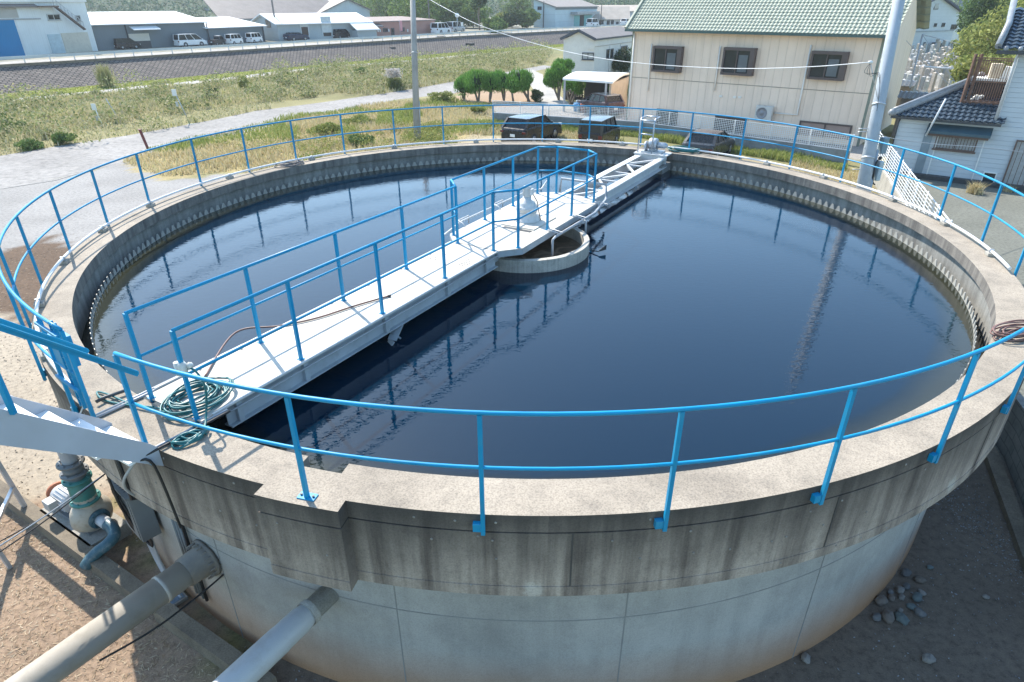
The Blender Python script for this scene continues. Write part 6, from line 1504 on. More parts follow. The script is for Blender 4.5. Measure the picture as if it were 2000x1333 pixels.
MB().bar(A2 + t2 * (L2 - .3) + n2 * .08 + Vector((0, 0, TZ)), A2 + t2 * (L2 - .3) + n2 * .08 + Vector((0, 0, h)), .12, .12).obj('downpipe', DARKST, dg2)
# 3 light grey workshop
A, B, t, n = simple_frame(546, 81, 724, 74); L = (B - A).length
LG = siding('light_grey_cladding', (.36, .41, .43), tuple(t), .35, .4, .3)
lg = thing('grey_workshop', 'light grey workshop with a white gabled roof and open doors', 'workshop', (*((A + B) / 2)[:2], TZ))
h = WP(600, 46, A, B)[1]; b, P = shell(A, t, n, L, 10, h); b.obj('wall', LG, lg); hr = HZ(*(P(L * .4, 5, 0)[:2]), 28)
gable(P, L, 10, h, hr, ROOFW, lg, LG, .5)
s0 = WP(685, 60, A, B)[0]; h2_ = h - 1.2
b = MB(); b.hexa([Q_ for Q_ in (P(s0, -2.2, TZ), P(L, -2.2, TZ), P(L, -.01, TZ), P(s0, -.01, TZ), P(s0, -2.2, h2_), P(L, -2.2, h2_), P(L, -.01, h2_), P(s0, -.01, h2_))]); b.obj('porch_wall', LG, lg)
b = MB(); b.hexa([P(s0 - .3, -2.6, h2_), P(L + .4, -2.6, h2_), P(L + .4, .3, h + .1), P(s0 - .3, .3, h + .1), P(s0 - .3, -2.6, h2_ + .15), P(L + .4, -2.6, h2_ + .15), P(L + .4, .3, h + .25), P(s0 - .3, .3, h + .25)]); b.obj('porch_roof', ROOFW, lg)
for (u0, v0, u1, v1, gm, nm) in ((589, 53, 602, 73, paint('dim_interior', (.06, .04, .03), .7), 'doorway'), (631, 64, 647, 71, paint('dim_interior_b', (.05, .04, .035), .7), 'loading_door')):
    s0, s1, z0, z1 = rect_px(A, B, u0, v0, u1, v1); b = MB(); slab(b, A, t, n, s0 - .15, s0, z0, z1, .003, .1); slab(b, A, t, n, s1, s1 + .15, z0, z1, .003, .1); slab(b, A, t, n, s0 - .15, s1 + .15, z1, z1 + .6 if nm == 'doorway' else z1 + 2.4, .003, .1); f_ = b.obj(nm, paint('pale_door_frame', (.5, .54, .55), .5), lg)
    b = MB(); slab(b, A, t, n, s0, s1, z0, z1, .003, .03); b.obj('opening', gm, f_)
Pg = P
b = MB(); q = P(0, 3, 0); s0 = 0
gw = MB(); bb = P(-.06, 3.4, TZ + 2.2); gw.hexa([P(-.08, 2.4, TZ + 1.9), P(-.02, 2.4, TZ + 1.9), P(-.02, 4.2, TZ + 1.9), P(-.08, 4.2, TZ + 1.9), P(-.08, 2.4, TZ + 3.1), P(-.02, 2.4, TZ + 3.1), P(-.02, 4.2, TZ + 3.1), P(-.08, 4.2, TZ + 3.1)]); gw.obj('gable_window', GLASS, lg)
for u in (563, 723): s0 = WP(min(u, 722), 60, A, B)[0]; MB().cyl(A + t * s0 + n * .1 + Vector((0, 0, TZ)), A + t * s0 + n * .1 + Vector((0, 0, h2_)), .07, n=8).obj('downpipe', DARKST, lg)
# 4 big brown roofed factory behind
fc = at_depth(690, 70, 150); A = Vector((*G(452, 74, TZ)[:2], 0)) ; dcam = (A - Vector((*CAMLOC[:2], 0))).normalized(); A = A + dcam * 26
_, _, t, n = simple_frame(546, 81, 724, 74)
fb_ = thing('brown_factory', 'large factory with a brown corrugated roof and pale gable behind the workshop', 'factory', (*A[:2], TZ))
Lf = WP(722, 30, A, A + t)[0]
sg = WP(662, 30, A, A + t)[0]
b, P = shell(A, t, n, Lf, 22, HZ(*((A + t * Lf * .4)[:2]), 38)); LB = siding('pale_blue_cladding', (.50, .58, .60), tuple(t), .6, .2, .25); b.obj('wall', LB, fb_)
zr = HZ(*P(Lf, 0, 0)[:2], 22)
# ridge runs away from the viewer at the right gable, big slope to the left
b = MB(); zw = HZ(*P(Lf - .1, 0, 0)[:2], 20); zp = WP(677, 0, A, A + t)[1]; sp_ = WP(677, 0, A, A + t)[0]; sl_ = WP(630, 26, A, A + t)[0]
b.add([P(sl_, -.05, TZ), P(Lf + .05, -.05, TZ), P(Lf + .05, -.05, zw), P(sp_, -.05, zp), P(sl_, -.05, zp - (zp - zw) * (sp_ - sl_) / (Lf - sp_))], [(0, 1, 2, 3, 4)]); b.add([P(Lf + .05, -.05, TZ), P(Lf + .05, 22, TZ), P(Lf + .05, 22, zw), P(Lf + .05, -.05, zw)], [(0, 1, 2, 3)]); b.obj('gable_wall', LB, fb_)
b = MB(); zl_ = zp - (zp - zw) * (sp_ - 0) / (Lf - sp_)
slope = (zp - zw) / (Lf - sp_)
for sa, sb in ((sl_ - 3, sp_), (Lf + .5, sp_)):
    za = zp - abs(sp_ - sa) * slope; b.hexa([P(sa, -.6, za), P(sb, -.6, zp), P(sb, 26, zp), P(sa, 26, za), P(sa, -.6, za + .2), P(sb, -.6, zp + .2), P(sb, 26, zp + .2), P(sa, 26, za + .2)])
ze = HZ(*P(Lf * .4, 0, 0)[:2], 37); b.hexa([P(-2, -.9, ze), P(sl_ + 5, -.9, ze), P(sl_ + 5, 15, ze + 7.5), P(-2, 15, ze + 7.5), P(-2, -.9, ze + .2), P(sl_ + 5, -.9, ze + .2), P(sl_ + 5, 15, ze + 7.7), P(-2, 15, ze + 7.7)])
b.obj('roof', ROOFB, fb_)
# 5 pink single-storey building
A, B, t, n = simple_frame(726, 73, 850, 66); L = (B - A).length
PK = paint('pink_render', (.40, .22, .18), .75, 0, .08, .8, (.3, .2, .17), .3)
pk = thing('pink_building', 'low pink building with small dark windows beside the workshop', 'building', (*((A + B) / 2)[:2], TZ))
h = WP(780, 43, A, B)[1]; b, P = shell(A, t, n, L, 9, h); b.obj('wall', PK, pk)
b = MB(); b.hexa([P(-.2, -.2, h), P(L + .2, -.2, h), P(L + .2, 9, h + .5), P(-.2, 9, h + .5), P(-.2, -.2, h + .2), P(L + .2, -.2, h + .2), P(L + .2, 9, h + .7), P(-.2, 9, h + .7)]); b.obj('roof', paint('dull_brown_roof', (.26, .2, .18), .8, 0, .1, 1), pk)
for r_ in ((748, 55, 757, 63), (783, 54, 790, 62), (764, 55, 770, 71)):
    s0, s1, z0, z1 = rect_px(A, B, *r_); window(pk, A, t, n, s0, s1, z0, z1, NAVY, GLASS, .08, .12, 0, False)
for u in (738, 742, 759, 796): s0, z0 = WP(u, 60, A, B); MB().box(A + t * s0 + n * .05 + Vector((0, 0, z0)), (.25, .08, .5), math.atan2(t.y, t.x)).obj('wall_plate', WHITEP, pk)
b = MB(); s0, z0 = WP(724, 48, A, B); b.hexa([P(s0 - .2, -1.2, z0 - .4), P(s0 + 2, -1.2, z0 - .4), P(s0 + 2, 0, z0), P(s0 - .2, 0, z0), P(s0 - .2, -1.2, z0 - .3), P(s0 + 2, -1.2, z0 - .3), P(s0 + 2, 0, z0 + .1), P(s0 - .2, 0, z0 + .1)]); b.obj('canopy', DARKST, pk)
ban = thing('banner', 'tall narrow pink banner standing before the pink building', 'banner', G(782, 71, TZ)); p = G(782, 71, TZ)
MB().cyl(p, p + Vector((0, 0, 2.6)), .03, n=6).obj('pole', GALV, ban); MB().box(p + Vector((.3, 0, 1.7)), (.55, .04, 1.7), math.atan2(t.y, t.x)).obj('cloth', paint('pink_cloth', (.55, .25, .28), .7), ban)
# 6 pale blue warehouse
A, B, t, n = simple_frame(1042, 54, 1084, 54.5); t0 = t
C_ = G(1156, 50, TZ); C_ = Vector((C_.x, C_.y, 0)); C_ = B + (C_ - B).normalized() * 22
bw_ = thing('blue_warehouse', 'pale blue warehouse with a brown roof and turquoise door across the river', 'warehouse', (*B[:2], TZ))
LBW = siding('pale_blue_warehouse_cladding', (.46, .56, .60), (0, 0, 1), 1.6, .2, .35)
h1 = HZ(B.x, B.y, 15.5); h0 = h1; hp = HZ(*((A * .62 + B * .38)[:2]), 2)
D_ = A + (C_ - B)
hp = max(HZ(A.x, A.y, -1), h1 + .6)
b = MB(); zz = lambda z: Vector((0, 0, z)); Dv = C_ - B
b.add([A + zz(TZ - .1), B + zz(TZ - .1), B + zz(h1), A + zz(hp), D_ + zz(TZ), C_ + zz(TZ), C_ + zz(h1), D_ + zz(hp)], [(0, 1, 2, 3), (1, 5, 6, 2), (7, 6, 5, 4), (0, 3, 7, 4)]); b.obj('wall', LBW, bw_)
ft = Dv.normalized(); fn_ = Vector((ft.y, -ft.x, 0)); fn_ = fn_ if fn_.dot(Vector((*CAMLOC[:2], 0)) - B) > 0 else -fn_
b = MB(); o_ = ft * -.5; b.hexa([A + zz(hp) + o_, B + zz(h1) + o_ + fn_ * .5, C_ + zz(h1) + fn_ * .5, D_ + zz(hp), A + zz(hp + .2) + o_, B + zz(h1 + .2) + o_ + fn_ * .5, C_ + zz(h1 + .2) + fn_ * .5, D_ + zz(hp + .2)]); b.obj('roof', paint('grey_brown_roof', (.27, .24, .22), .8, 0, .1, 1), bw_)
b = MB(); slab(b, B, ft, fn_, 0, 22, h1 - .45, h1 - .05, .003, .1); b.obj('fascia', paint('slate_fascia', (.16, .2, .22), .6), bw_)
s0, s1, z0, z1 = rect_px(B, C_, 1121, 30, 1155, 53)
TQ = paint('turquoise_door', (.16, .45, .46), .5)
for qa, qb in ((0, .3), (.55, 1)): b = MB(); slab(b, B, ft, fn_, s0 + (s1 - s0) * qa, s0 + (s1 - s0) * qb, TZ, z1, .003, .1); b.obj('turquoise_door', TQ, bw_)
b = MB(); slab(b, B, ft, fn_, s0 + (s1 - s0) * .3, s0 + (s1 - s0) * .55, TZ, z1, .003, .03); b.obj('door_opening', paint('dim_store', (.04, .035, .03), .8), bw_)
s0, s1, z0, z1 = rect_px(B, C_, 1114, 23, 1158, 28); b = MB(); slab(b, B, ft, fn_, s0, s1, z0, z1, .0, 2.0); b.obj('canopy', paint('slate_canopy', (.3, .33, .34), .6), bw_)
gn_ = n; s0, s1, z0, z1 = rect_px(A, B, 1050, 13, 1058, 20); window(bw_, A, t0, n, s0, s1, z0, z1, NAVY, None, .08, .1, 1, False)
b = MB(); s0 = WP(1062, 30, A, B)[0]; b.cyl(A + t0 * s0 + n * .15 + zz(TZ), A + t0 * s0 + n * .15 + zz(hp - .3), .1, n=8); b.obj('downpipe', DARKST, bw_)
# 7 row of houses right of it, behind the green roof
def block(name, label, cat, u0, v0, u1, v1, vt, D, roofrise, wm, rm, wins=(), extra=0.0, z=TZ):
    A, B, t, n = simple_frame(u0, v0, u1, v1, z); L = (B - A).length + extra
    o = thing(name, label, cat, (*((A + B) / 2)[:2], z)); h = WP((u0 + u1) / 2, vt, A, B)[1]; b, P = shell(A, t, n, L, D, h, z0=z - .3); b.obj('wall', wm, o)
    if roofrise > 0: gable(P, L, D, h, h + roofrise, rm, o, wm, .5)
    else: b = MB(); b.hexa([P(-.2, -.2, h), P(L + .2, -.2, h), P(L + .2, D, h), P(-.2, D, h), P(-.2, -.2, h + .3), P(L + .2, -.2, h + .3), P(L + .2, D, h + .3), P(-.2, D, h + .3)]); b.obj('roof', rm, o)
    for r_ in wins:
        s0, s1, z0, z1 = rect_px(A, B, *r_); window(o, A, t, n, s0, s1, z0, z1, NAVY, GLASS, .1, .12, 1, False)
    return o
GREYW = paint('grey_render', (.42, .44, .45), .75, 0, .08, .5); CREAMW = paint('cream_render', (.6, .57, .5), .75, 0, .08, .5); BLUEW = paint('blue_grey_render', (.26, .32, .36), .75, 0, .08, .5)
TANR = paint('tan_roof', (.42, .36, .3), .8, 0, .12, .8); SLATER = paint('slate_roof', (.2, .2, .21), .7, 0, .12, 1)
block('long_house', 'long low white house with a tan roof right of the pale blue warehouse', 'house', 1158, 50, 1226, 50, 36.5, 8, 2.6, WHITEP, TANR, [(1170, 40, 1179, 48), (1185, 40, 1191, 50), (1193, 40, 1199, 48), (1203, 43, 1208, 50)])
block('house_block', 'grey house with a tan roof peeking over the long low house', 'house', 1155, 40, 1228, 40, 22, 10, 1.6, GREYW, TANR, [], 10)
block('house_block', 'blue grey two-storey house behind the verge of the green tiled roof', 'house', 1203, 25, 1262, 25, 5, 10, 1.5, BLUEW, TANR, [(1206, 8, 1212, 14), (1228, 8, 1236, 14)])
block('apartment_block', 'grey apartment block with strip windows above the pale blue warehouse', 'apartment building', 1128, 14, 1187, 14, -8, 14, 0, GREYW, SLATER, [(1145, 5, 1152, 9), (1156, 5, 1163, 9), (1166, 5, 1170, 9), (1183, 5, 1186, 10)])
block('apartment_block', 'cream apartment block with a low white annexe behind the dark tree', 'apartment building', 918, 30, 992, 26, -6, 14, 0, CREAMW, WHITEP, [(966, 6, 972, 10), (980, 6, 985, 10)])
block('house_block', 'white low annexe below the cream apartment block', 'house', 947, 28, 994, 27, 16, 10, 1.0, WHITEP, WHITEP, [(981, 18, 986, 21)])
block('house_block', 'pale office block with tall windows in the trees behind the concrete pole', 'office building', 826, 14, 900, 14, -6, 14, 0, GREYW, SLATER, [(876, 2, 884, 10), (887, 4, 890, 10), (893, 4, 896, 11), (867, 3, 870, 10)])
block('house_block', 'white house beside the office block in the far trees', 'house', 768, 12, 822, 14, 2, 12, 1.5, CREAMW, SLATER, [(790, 4, 796, 9)])
block('hill_house', 'small white house with a pale hipped roof at the foot of the hill', 'house', 350, 22, 392, 22, 11, 7, 2.4, WHITEP, ROOFW, [(353, 12, 357, 17), (382, 12, 388, 17)])
block('hill_shed', 'small white shed attached beside the hill house', 'shed', 392, 23, 403, 22, 15, 6, 1.2, WHITEP, ROOFW)
block('barn', 'white roofed barn behind the white and blue factory', 'barn', 172, 27, 208, 27, 22, 8, 1.5, GREYW, ROOFW)
block('barn', 'long grey wall shed behind the long dark grey shed roof', 'shed', 208, 27, 298, 26, 22, 6, .4, GREYW, SLATER)
block('barn', 'grey roofed barn at the left of the brown roofed factory', 'barn', 440, 34, 510, 32, 25, 14, 3.0, GREYW, ROOFB)
# 8 guard rail on the dike
WG = paint('white_guard_rail', (.52, .56, .58), .5, 0, .05, 3)
def guardrail(label, idx0, idx1, off, f0=0.0, f1=1.0):
    Lp = shifted(BANK, off)[idx0:idx1 + 1]; pts = []
    for p, q in zip(Lp[:-1], Lp[1:]):
        k = max(1, int((q - p).length / 2.0)); pts += [p.lerp(q, i / k) for i in range(k)]
    pts.append(Lp[-1]); g = thing('guard_rail', label, 'guard rail', (*pts[len(pts) // 2], TZ))
    b = MB()
    for p, q in zip(pts[:-1], pts[1:]):
        for z, hh in ((2.62, .13), (2.76, .13)): b.bar((p.x, p.y, z), (q.x, q.y, z), .05, hh - .02)
        b.bar((p.x, p.y, 2.69), (q.x, q.y, 2.69), .02, .1)
    b.obj('rail_beam', WG, g)
    for i, p in enumerate(pts[:100]): MB().cyl((p.x, p.y, 1.9), (p.x, p.y, 2.8), .055, n=6).obj('post', WG, g)
    return pts
i0 = next(i for i, p in enumerate(BANK) if (p - Vector(G(0, 130, 2.0)[:2])).length < .1)
st0 = Vector(G(30, 124, 2.0)[:2])
BK_SAVE = BANK
guardrail('white guard rail along the near part of the dike road above the block slope', i0, i0 + 6, -.25)
guardrail('white guard rail along the distant part of the dike road', i0 + 6, i0 + 10, -.25)
# 9 poles along the dike
def upole(u, v, z, h, label, r=.15, lean=0, arms=True):
    p = G(u, v, z); o = thing('utility_pole', label, 'pole', p); tp = p + Vector((lean, 0, h))
    MB().tube([p, tp], [r, r * .7], 10).obj('shaft', DARKPOLE, o)
    if arms:
        MB().bar(tp + Vector((-.9, 0, -.6)), tp + Vector((.9, 0, -.6)), .09, .09).obj('cross_arm', GALV, o)
        MB().cyl(tp + Vector((.3, 0, -1.9)), tp + Vector((.3, 0, -1.2)), .22, n=10).obj('transformer', GALV, o)
    return o, tp
DARKPOLE = paint('dark_weathered_pole', (.13, .125, .12), .8, 0, .15, 2)
pl = [upole(178, 100, TZ, 9.5, 'dark utility pole standing against the white and blue factory', .17),
      upole(543, 79, TZ, 10, 'dark utility pole at the left gable of the light grey workshop', .16),
      upole(840, 64, TZ, 10, 'dark utility pole in the bushes right of the pink building', .17),
      upole(1060, 53, TZ, 9, 'slim dark pole in front of the pale blue warehouse gable', .1, 0, False),
      upole(1173, 51, TZ, 9, 'slim dark pole before the long low white house', .11, 0, False),
      upole(445, 36, TZ, 9, 'distant dark utility pole behind the grey sheds', .16), upole(258, 24, TZ, 9, 'distant pale utility pole before the wooded hill', .2, 0, False)]
for (a_, ta), (b_, tb) in zip(pl[:3], pl[1:3]):
    w_ = thing('power_lines', 'sagging power lines strung between the dike poles near ' + ('the factory' if a_ is pl[0][0] else 'the workshop'), 'power line', ta)
    for dz in (-.55, -.2, -1.0):
        q = [ta.lerp(tb, k / 12) + Vector((0, 0, dz - 1.6 * (1 - (2 * k / 12 - 1) ** 2) * .6)) for k in range(13)]
        MB().tube(q, .02, 4).obj('wire', DARKST, w_)
rs = thing('road_sign', 'small round road sign on a grey post beside the driving vans', 'road sign', G(894, 66, TZ)); p = G(894, 66, TZ)
MB().cyl(p, p + Vector((0, 0, 3.6)), .06, n=8).obj('post', GALV, rs); MB().lathe([(0, -.03), (.42, -.03), (.42, .03), (0, .03)], p + Vector((0, -.1, 3.2)), (-.1, -1, 0), 18).obj('plate', WHITEP, rs)
rs = thing('road_sign', 'small square white sign plate on a post at the edge of the dike road', 'road sign', G(903, 66, TZ)); p = G(903, 65, TZ)
MB().cyl(p, p + Vector((0, 0, 1.8)), .06, n=8).obj('post', GALV, rs); MB().box(p + Vector((0, -.08, 1.6)), (.5, .05, .7)).obj('plate', WHITEP, rs)
# small signs and posts by the near road
def signpost(u0, v0, u1, v1, label, c, plate=True, r=.03):
    p = G(u0, v0, 0); h = HZ(p.x, p.y, v1); o = thing('sign_post', label, 'sign post', p); d = .9 * (u1 - u0) / FPX * (p - Vector(CAMLOC)).length
    tp = p + Vector((d, 0, h)); MB().tube([p, tp], r, 8).obj('post', c, o)
    if plate:
        MB().box(tp + Vector((0, -.05, -.1)), (.3, .04, .42)).obj('plate', WHITEP, o); MB().box(tp + Vector((0, -.045, -.85)), (.16, .03, .3)).obj('lower_plate', GALV, o)
        MB().box(p + Vector((.25, -.3, .02)), (.5, .12, .03), .6).obj('foot', GALV, o)
    return o
signpost(371, 242, 356, 178, 'white sign plate on a thin post beside the near road', GALV)
signpost(200, 245, 195, 206, 'small white marker post leaning in the riverside weeds', WHITEP, True, .035)
signpost(235, 238, 221, 193, 'leaning grey stake in the riverside weeds', GALV, False, .03)
signpost(586, 172, 584, 146, 'thin dark stake in the weeds beyond the dirt patch', DARKST, False, .03)
rp_ = G(289, 291, 0); o = thing('red_post', 'dark red square steel post at the edge of the near road', 'post', rp_)
MB().bar(rp_, rp_ + Vector((-.18, 0, 1.05)), .11, .11).obj('shaft', paint('rust_red_paint', (.15, .03, .028), .6, 0, .15, 5), o); MB().box(rp_ + Vector((-.19, 0, 1.07)), (.15, .15, .04)).obj('cap', paint('rust_red_cap', (.17, .04, .035), .6), o)
# concrete stairs and drain mouths on the block slope
stp = thing('slope_stairs', 'narrow dark concrete stairs running down the block slope of the dike', 'stairs', G(880, 84, 1.0))
pA, pB = G(862, 73, 2.02), G(897, 99, .05)
b = MB(); k = 14
for i in range(k): f0 = pA.lerp(pB, i / k); b.box(f0 + Vector((0, 0, .02)), (1.6, .5, .25), math.atan2((pB - pA).y, (pB - pA).x) + PI / 2)
b.obj('steps', paint('dark_step_concrete', (.07, .07, .07), .9, 0, .2, 2), stp)  # steps in a much darker grey than the other concrete
for k, (u, v) in enumerate(((763, 95), (918, 87))):
    p = G(u, v, 1.1); d = thing('drain_mouth', ('dark square drain mouth in the block slope left of the concrete pole', 'dark square drain mouth in the block slope right of the stairs')[k], 'drain', p)
    MB().box(p, (1.0, 1.2, .35), .9).obj('opening', paint('drain_dark_%d' % k, (.03, .03, .03), .9), d)
# ------------------------------------------------------------------ trees
BARK = paint('grey_brown_bark', (.20, .165, .13), .9, 0, .25, 6)
LEAF = {
 'dark': leafmat('dark_tree_leaf', [(.025, .045, .02), (.05, .085, .03), (.09, .14, .05)]),
 'mid': leafmat('mid_tree_leaf', [(.06, .1, .03), (.13, .2, .06), (.22, .29, .09)]),
 'olive': leafmat('olive_tree_leaf', [(.12, .15, .04), (.24, .27, .07), (.38, .38, .13)]),
 'topi': leafmat('topiary_leaf', [(.05, .14, .025), (.12, .27, .05), (.24, .42, .10)]),
 'far': leafmat('far_wood_leaf', [(.05, .09, .05), (.1, .16, .08), (.18, .24, .12)], 0)}
def tree(label, p, h, R, leaf, nl, size, crown0=.25, nclump=14, group=None, cat='tree', name='tree', seed=0, shell=.45, flat=1.0):
    global RNG
    rs_ = np.random.default_rng(seed); rr = random.Random(seed); p = Vector(p)
    t = thing(name, label, cat, p, 0, group)
    zc = p.z + h * (crown0 + (1 - crown0) * .5); hz = h * (1 - crown0) * .5
    cs, rad = [], []
    for k in range(nclump):
        d = rs_.normal(size=3); d /= np.linalg.norm(d); f = rs_.uniform(.35, .78); c = np.array([p.x, p.y, zc]) + d * np.array([R, R, hz]) * f
        cs.append(c); q = rs_.uniform(.28, .5); rad.append([R * q, R * q, min(R, hz * 1.3) * q * .9])
    cs.append([p.x, p.y, zc]); rad.append([R * .6, R * .6, hz * .6])
    C = clump_points(nl, np.array(cs), np.array(rad), shell); V, F = leaves(C, size)
    raw('crown', V, F, LEAF[leaf], t)
    b = MB(); tr = max(.05, h * .022); tip = Vector((p.x + rr.uniform(-.1, .1) * h * .3, p.y, zc)); b.tube([p, p.lerp(tip, .5) + Vector((rr.uniform(-.05, .05) * h, 0, 0)), tip], [tr, tr * .75, tr * .4], 8)
    for c in cs[:6]: s_ = p.lerp(tip, rr.uniform(.4, .9)); b.tube([s_, s_.lerp(Vector(c), .6) + Vector((0, 0, .02 * h)), Vector(c)], [tr * .5, tr * .3, tr * .12], 6)
    b.obj('trunk', BARK, t); return t
# right-hand trees between the graves and the tall house
for i, (u, v, d, h, R, lf, nl, lab) in enumerate((
    (1893, 150, 74, 9.0, 3.6, 'dark', 5200, 'dark pine-like tree covering the corner of the gabled house'),
    (1960, 150, 82, 12.5, 6.5, 'mid', 9000, 'large broad green tree towering above the balcony'),
    (1935, 176, 60, 7.2, 5.2, 'olive', 8000, 'yellow green bushy tree between the graves and the balcony'),
    (2000, 140, 75, 11.5, 6.4, 'olive', 7500, 'light green tree at the right edge behind the upper roof'),
    (1915, 185, 52, 4.2, 2.6, 'olive', 4200, 'low yellow green shrub touching the dark roof ridge'),
    (1880, 120, 110, 8.5, 4.5, 'mid', 3000, 'round light tree beside the temple roof'))):
    p = at_depth(u, v, d); tree(lab, (p.x, p.y, 0), h, R, lf, nl, .20 if lf != 'dark' else .17, .12, 18, seed=40 + i)
# far trees right of the pink building
far = [(835, 56, 150, 9, 6.5, 'mid'), (868, 54, 152, 8.5, 6, 'mid'), (815, 50, 140, 9.5, 6.5, 'mid'), (900, 54, 152, 7, 5, 'mid'), (790, 42, 160, 9, 7, 'dark'), (855, 40, 160, 9, 7, 'mid'), (925, 55, 150, 5.6, 5.0, 'mid'), (745, 30, 180, 11, 8, 'mid'), (905, 36, 165, 9, 6, 'mid'), (1000, 48, 150, 4.2, 3.6, 'dark'), (965, 62, 128, 3, 3, 'mid'), (1030, 52, 150, 4.0, 3.2, 'mid'), (1012, 22, 190, 9, 5, 'mid'), (985, 40, 158, 3.4, 3.4, 'olive'), (725, 20, 210, 10, 9, 'mid'), (700, 12, 240, 12, 8, 'dark')]
words = ['round', 'broad', 'tall', 'low', 'deep green', 'thick', 'spreading', 'distant', 'leafy', 'dark bushy', 'short', 'stubby', 'slender', 'olive', 'far', 'shadowy']
places = ['right behind the concrete pole', 'behind the white driving van', 'left of the concrete pole top', 'behind the silver driving van', 'beyond the pink building roof', 'below the pale office block', 'right of the road sign', 'beside the factory gable', 'right of the office block', 'before the dark field patch', 'by the guard rail near the dark tree', 'at the left foot of the blue warehouse', 'left of the blue warehouse top', 'on the bank by the field patch', 'above the pink building', 'behind the factory ridge']
for i, (u, v, d, h, R, lf) in enumerate(far):
    p = at_depth(u, v, d); tree('%s green tree %s' % (words[i], places[i]) if 'green' not in words[i] else '%s tree %s' % (words[i], places[i]), (p.x, p.y, TZ), h, R, lf, 2600, .34, .02, 16, seed=80 + i)
p = at_depth(937, 56, 140); tree('dark upright tree with a bare stem in front of the cream apartment block', (p.x, p.y, TZ), 9.0, 2.5, 'dark', 2600, .26, .42, 12, seed=120)
# ivy bush on the white house and a round bush by the drive
p = b__ if False else G(1205, 150, 0)
pv_ = G(1206, 146, 0); pv_ = Vector((WM.x, WM.y, 0)) + wl * 6.2 + s_n * .5
tree('dark green bush growing up the side wall of the white house', (pv_.x, pv_.y, .2), 3.4, 1.9, 'dark', 5200, .12, .0, 16, cat='bush', name='bush', seed=5)
q = G(1045, 200, 0); tree('small round dark bush at the edge of the driveway', (q.x, q.y, 0), 1.0, .75, 'dark', 2200, .06, .0, 10, cat='bush', name='bush', seed=6)
# topiary: several leaning trunks each carrying one or more clipped balls
def topiary(label, u, v, balls, seed, group=None, lean=0):
    rr = random.Random(seed); p = G(u, v, 0); D = (p - Vector(CAMLOC)).length; t = thing('topiary_tree', label, 'topiary', p, 0, group)
    cs, rad, sizes = [], [], []
    for (bu, bv, r) in balls:
        dd = CAMLOC + sight(bu, bv) * ((p.y + rr.uniform(-.25, .25) - CAMLOC[1]) / sight(bu, bv)[1]); R = r / FPX * D; cs.append(dd); rad.append([R * 1.0, R * 1.0, R * .92])
    for c, r in list(zip(cs, rad)):
        for q in range(4):
            dv = np.array([rr.gauss(0, 1), rr.gauss(0, .8), rr.gauss(.1, .7)]); dv /= np.linalg.norm(dv); cs.append(c + dv * r[0] * .62); rad.append([r[0] * rr.uniform(.4, .62)] * 3)
    n = 1900 * len(balls); C = clump_points(n, np.array(cs), np.array(rad) * 1.16, .55) + RNG.normal(0, .035, (n, 3))
    V1, F1 = leaves(C, .062); V2, F2 = blades(C[:, :2], .2, .04, .35, C[:, 2]); F2 = F2; dirs = C - np.array(cs).mean(0)
    raw('foliage', V1, F1, LEAF['topi'], t); raw('leaf_sprays', V2, F2, LEAF['topi'], t)
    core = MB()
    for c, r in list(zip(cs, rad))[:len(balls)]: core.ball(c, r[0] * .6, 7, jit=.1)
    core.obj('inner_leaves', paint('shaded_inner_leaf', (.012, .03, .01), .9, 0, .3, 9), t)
    b = MB()
    for c in cs[:min(3, len(balls))]:
        c = Vector(c); m_ = p.lerp(c, .5) + Vector((rr.uniform(-.18, .18), 0, 0)); b.tube(smooth([p + Vector((rr.uniform(-.1, .1), 0, 0)), m_, c], 4), [.095 - .004 * k for k in range(9)], 8)
    b.obj('trunk', BARK, t)
grp = None
for i, (u, v, balls, lab) in enumerate((
    (906, 196, [(905, 170, 17), (915, 160, 14)], 'leftmost clipped topiary tree of the hedge row beyond the fence'),
    (933, 199, [(931, 161, 19), (940, 152, 13)], 'second clipped topiary tree from the left in the hedge row'),
    (958, 199, [(955, 160, 17), (963, 165, 15)], 'third clipped topiary tree from the left in the hedge row'),
    (985, 198, [(981, 161, 17), (976, 154, 13)], 'fourth clipped topiary tree from the left in the hedge row'),
    (1004, 200, [(1000, 166, 12)], 'slim clipped topiary tree second from the right in the hedge row'),
    (1033, 198, [(1013, 154, 17), (1027, 153, 13), (1018, 166, 14)], 'right-hand clipped topiary tree with a leaning trunk at the drive'),
    (1092, 196, [(1078, 148, 13), (1090, 142, 13), (1100, 150, 12), (1073, 160, 9), (1085, 163, 9)], 'cloud clipped topiary tree left of the carport roof'),
    (1103, 172, [(1093, 131, 12), (1106, 128, 9), (1113, 129, 8)], 'topiary tree with small balls against the white house wall'),
    (1115, 205, [(1129, 163, 13), (1128, 175, 10), (1108, 168, 7)], 'topiary tree with a rounded ball before the carport roof'),
    (1210, 205, [(1196, 173, 6), (1205, 172, 8), (1216, 170, 8)], 'topiary tree with three small balls right of the parked plum car'),
    (1222, 208, [(1228, 178, 10), (1231, 166, 7), (1226, 188, 8)], 'topiary tree close against the corner of the beige building'))):
    topiary(lab, u, v, balls, 200 + i)
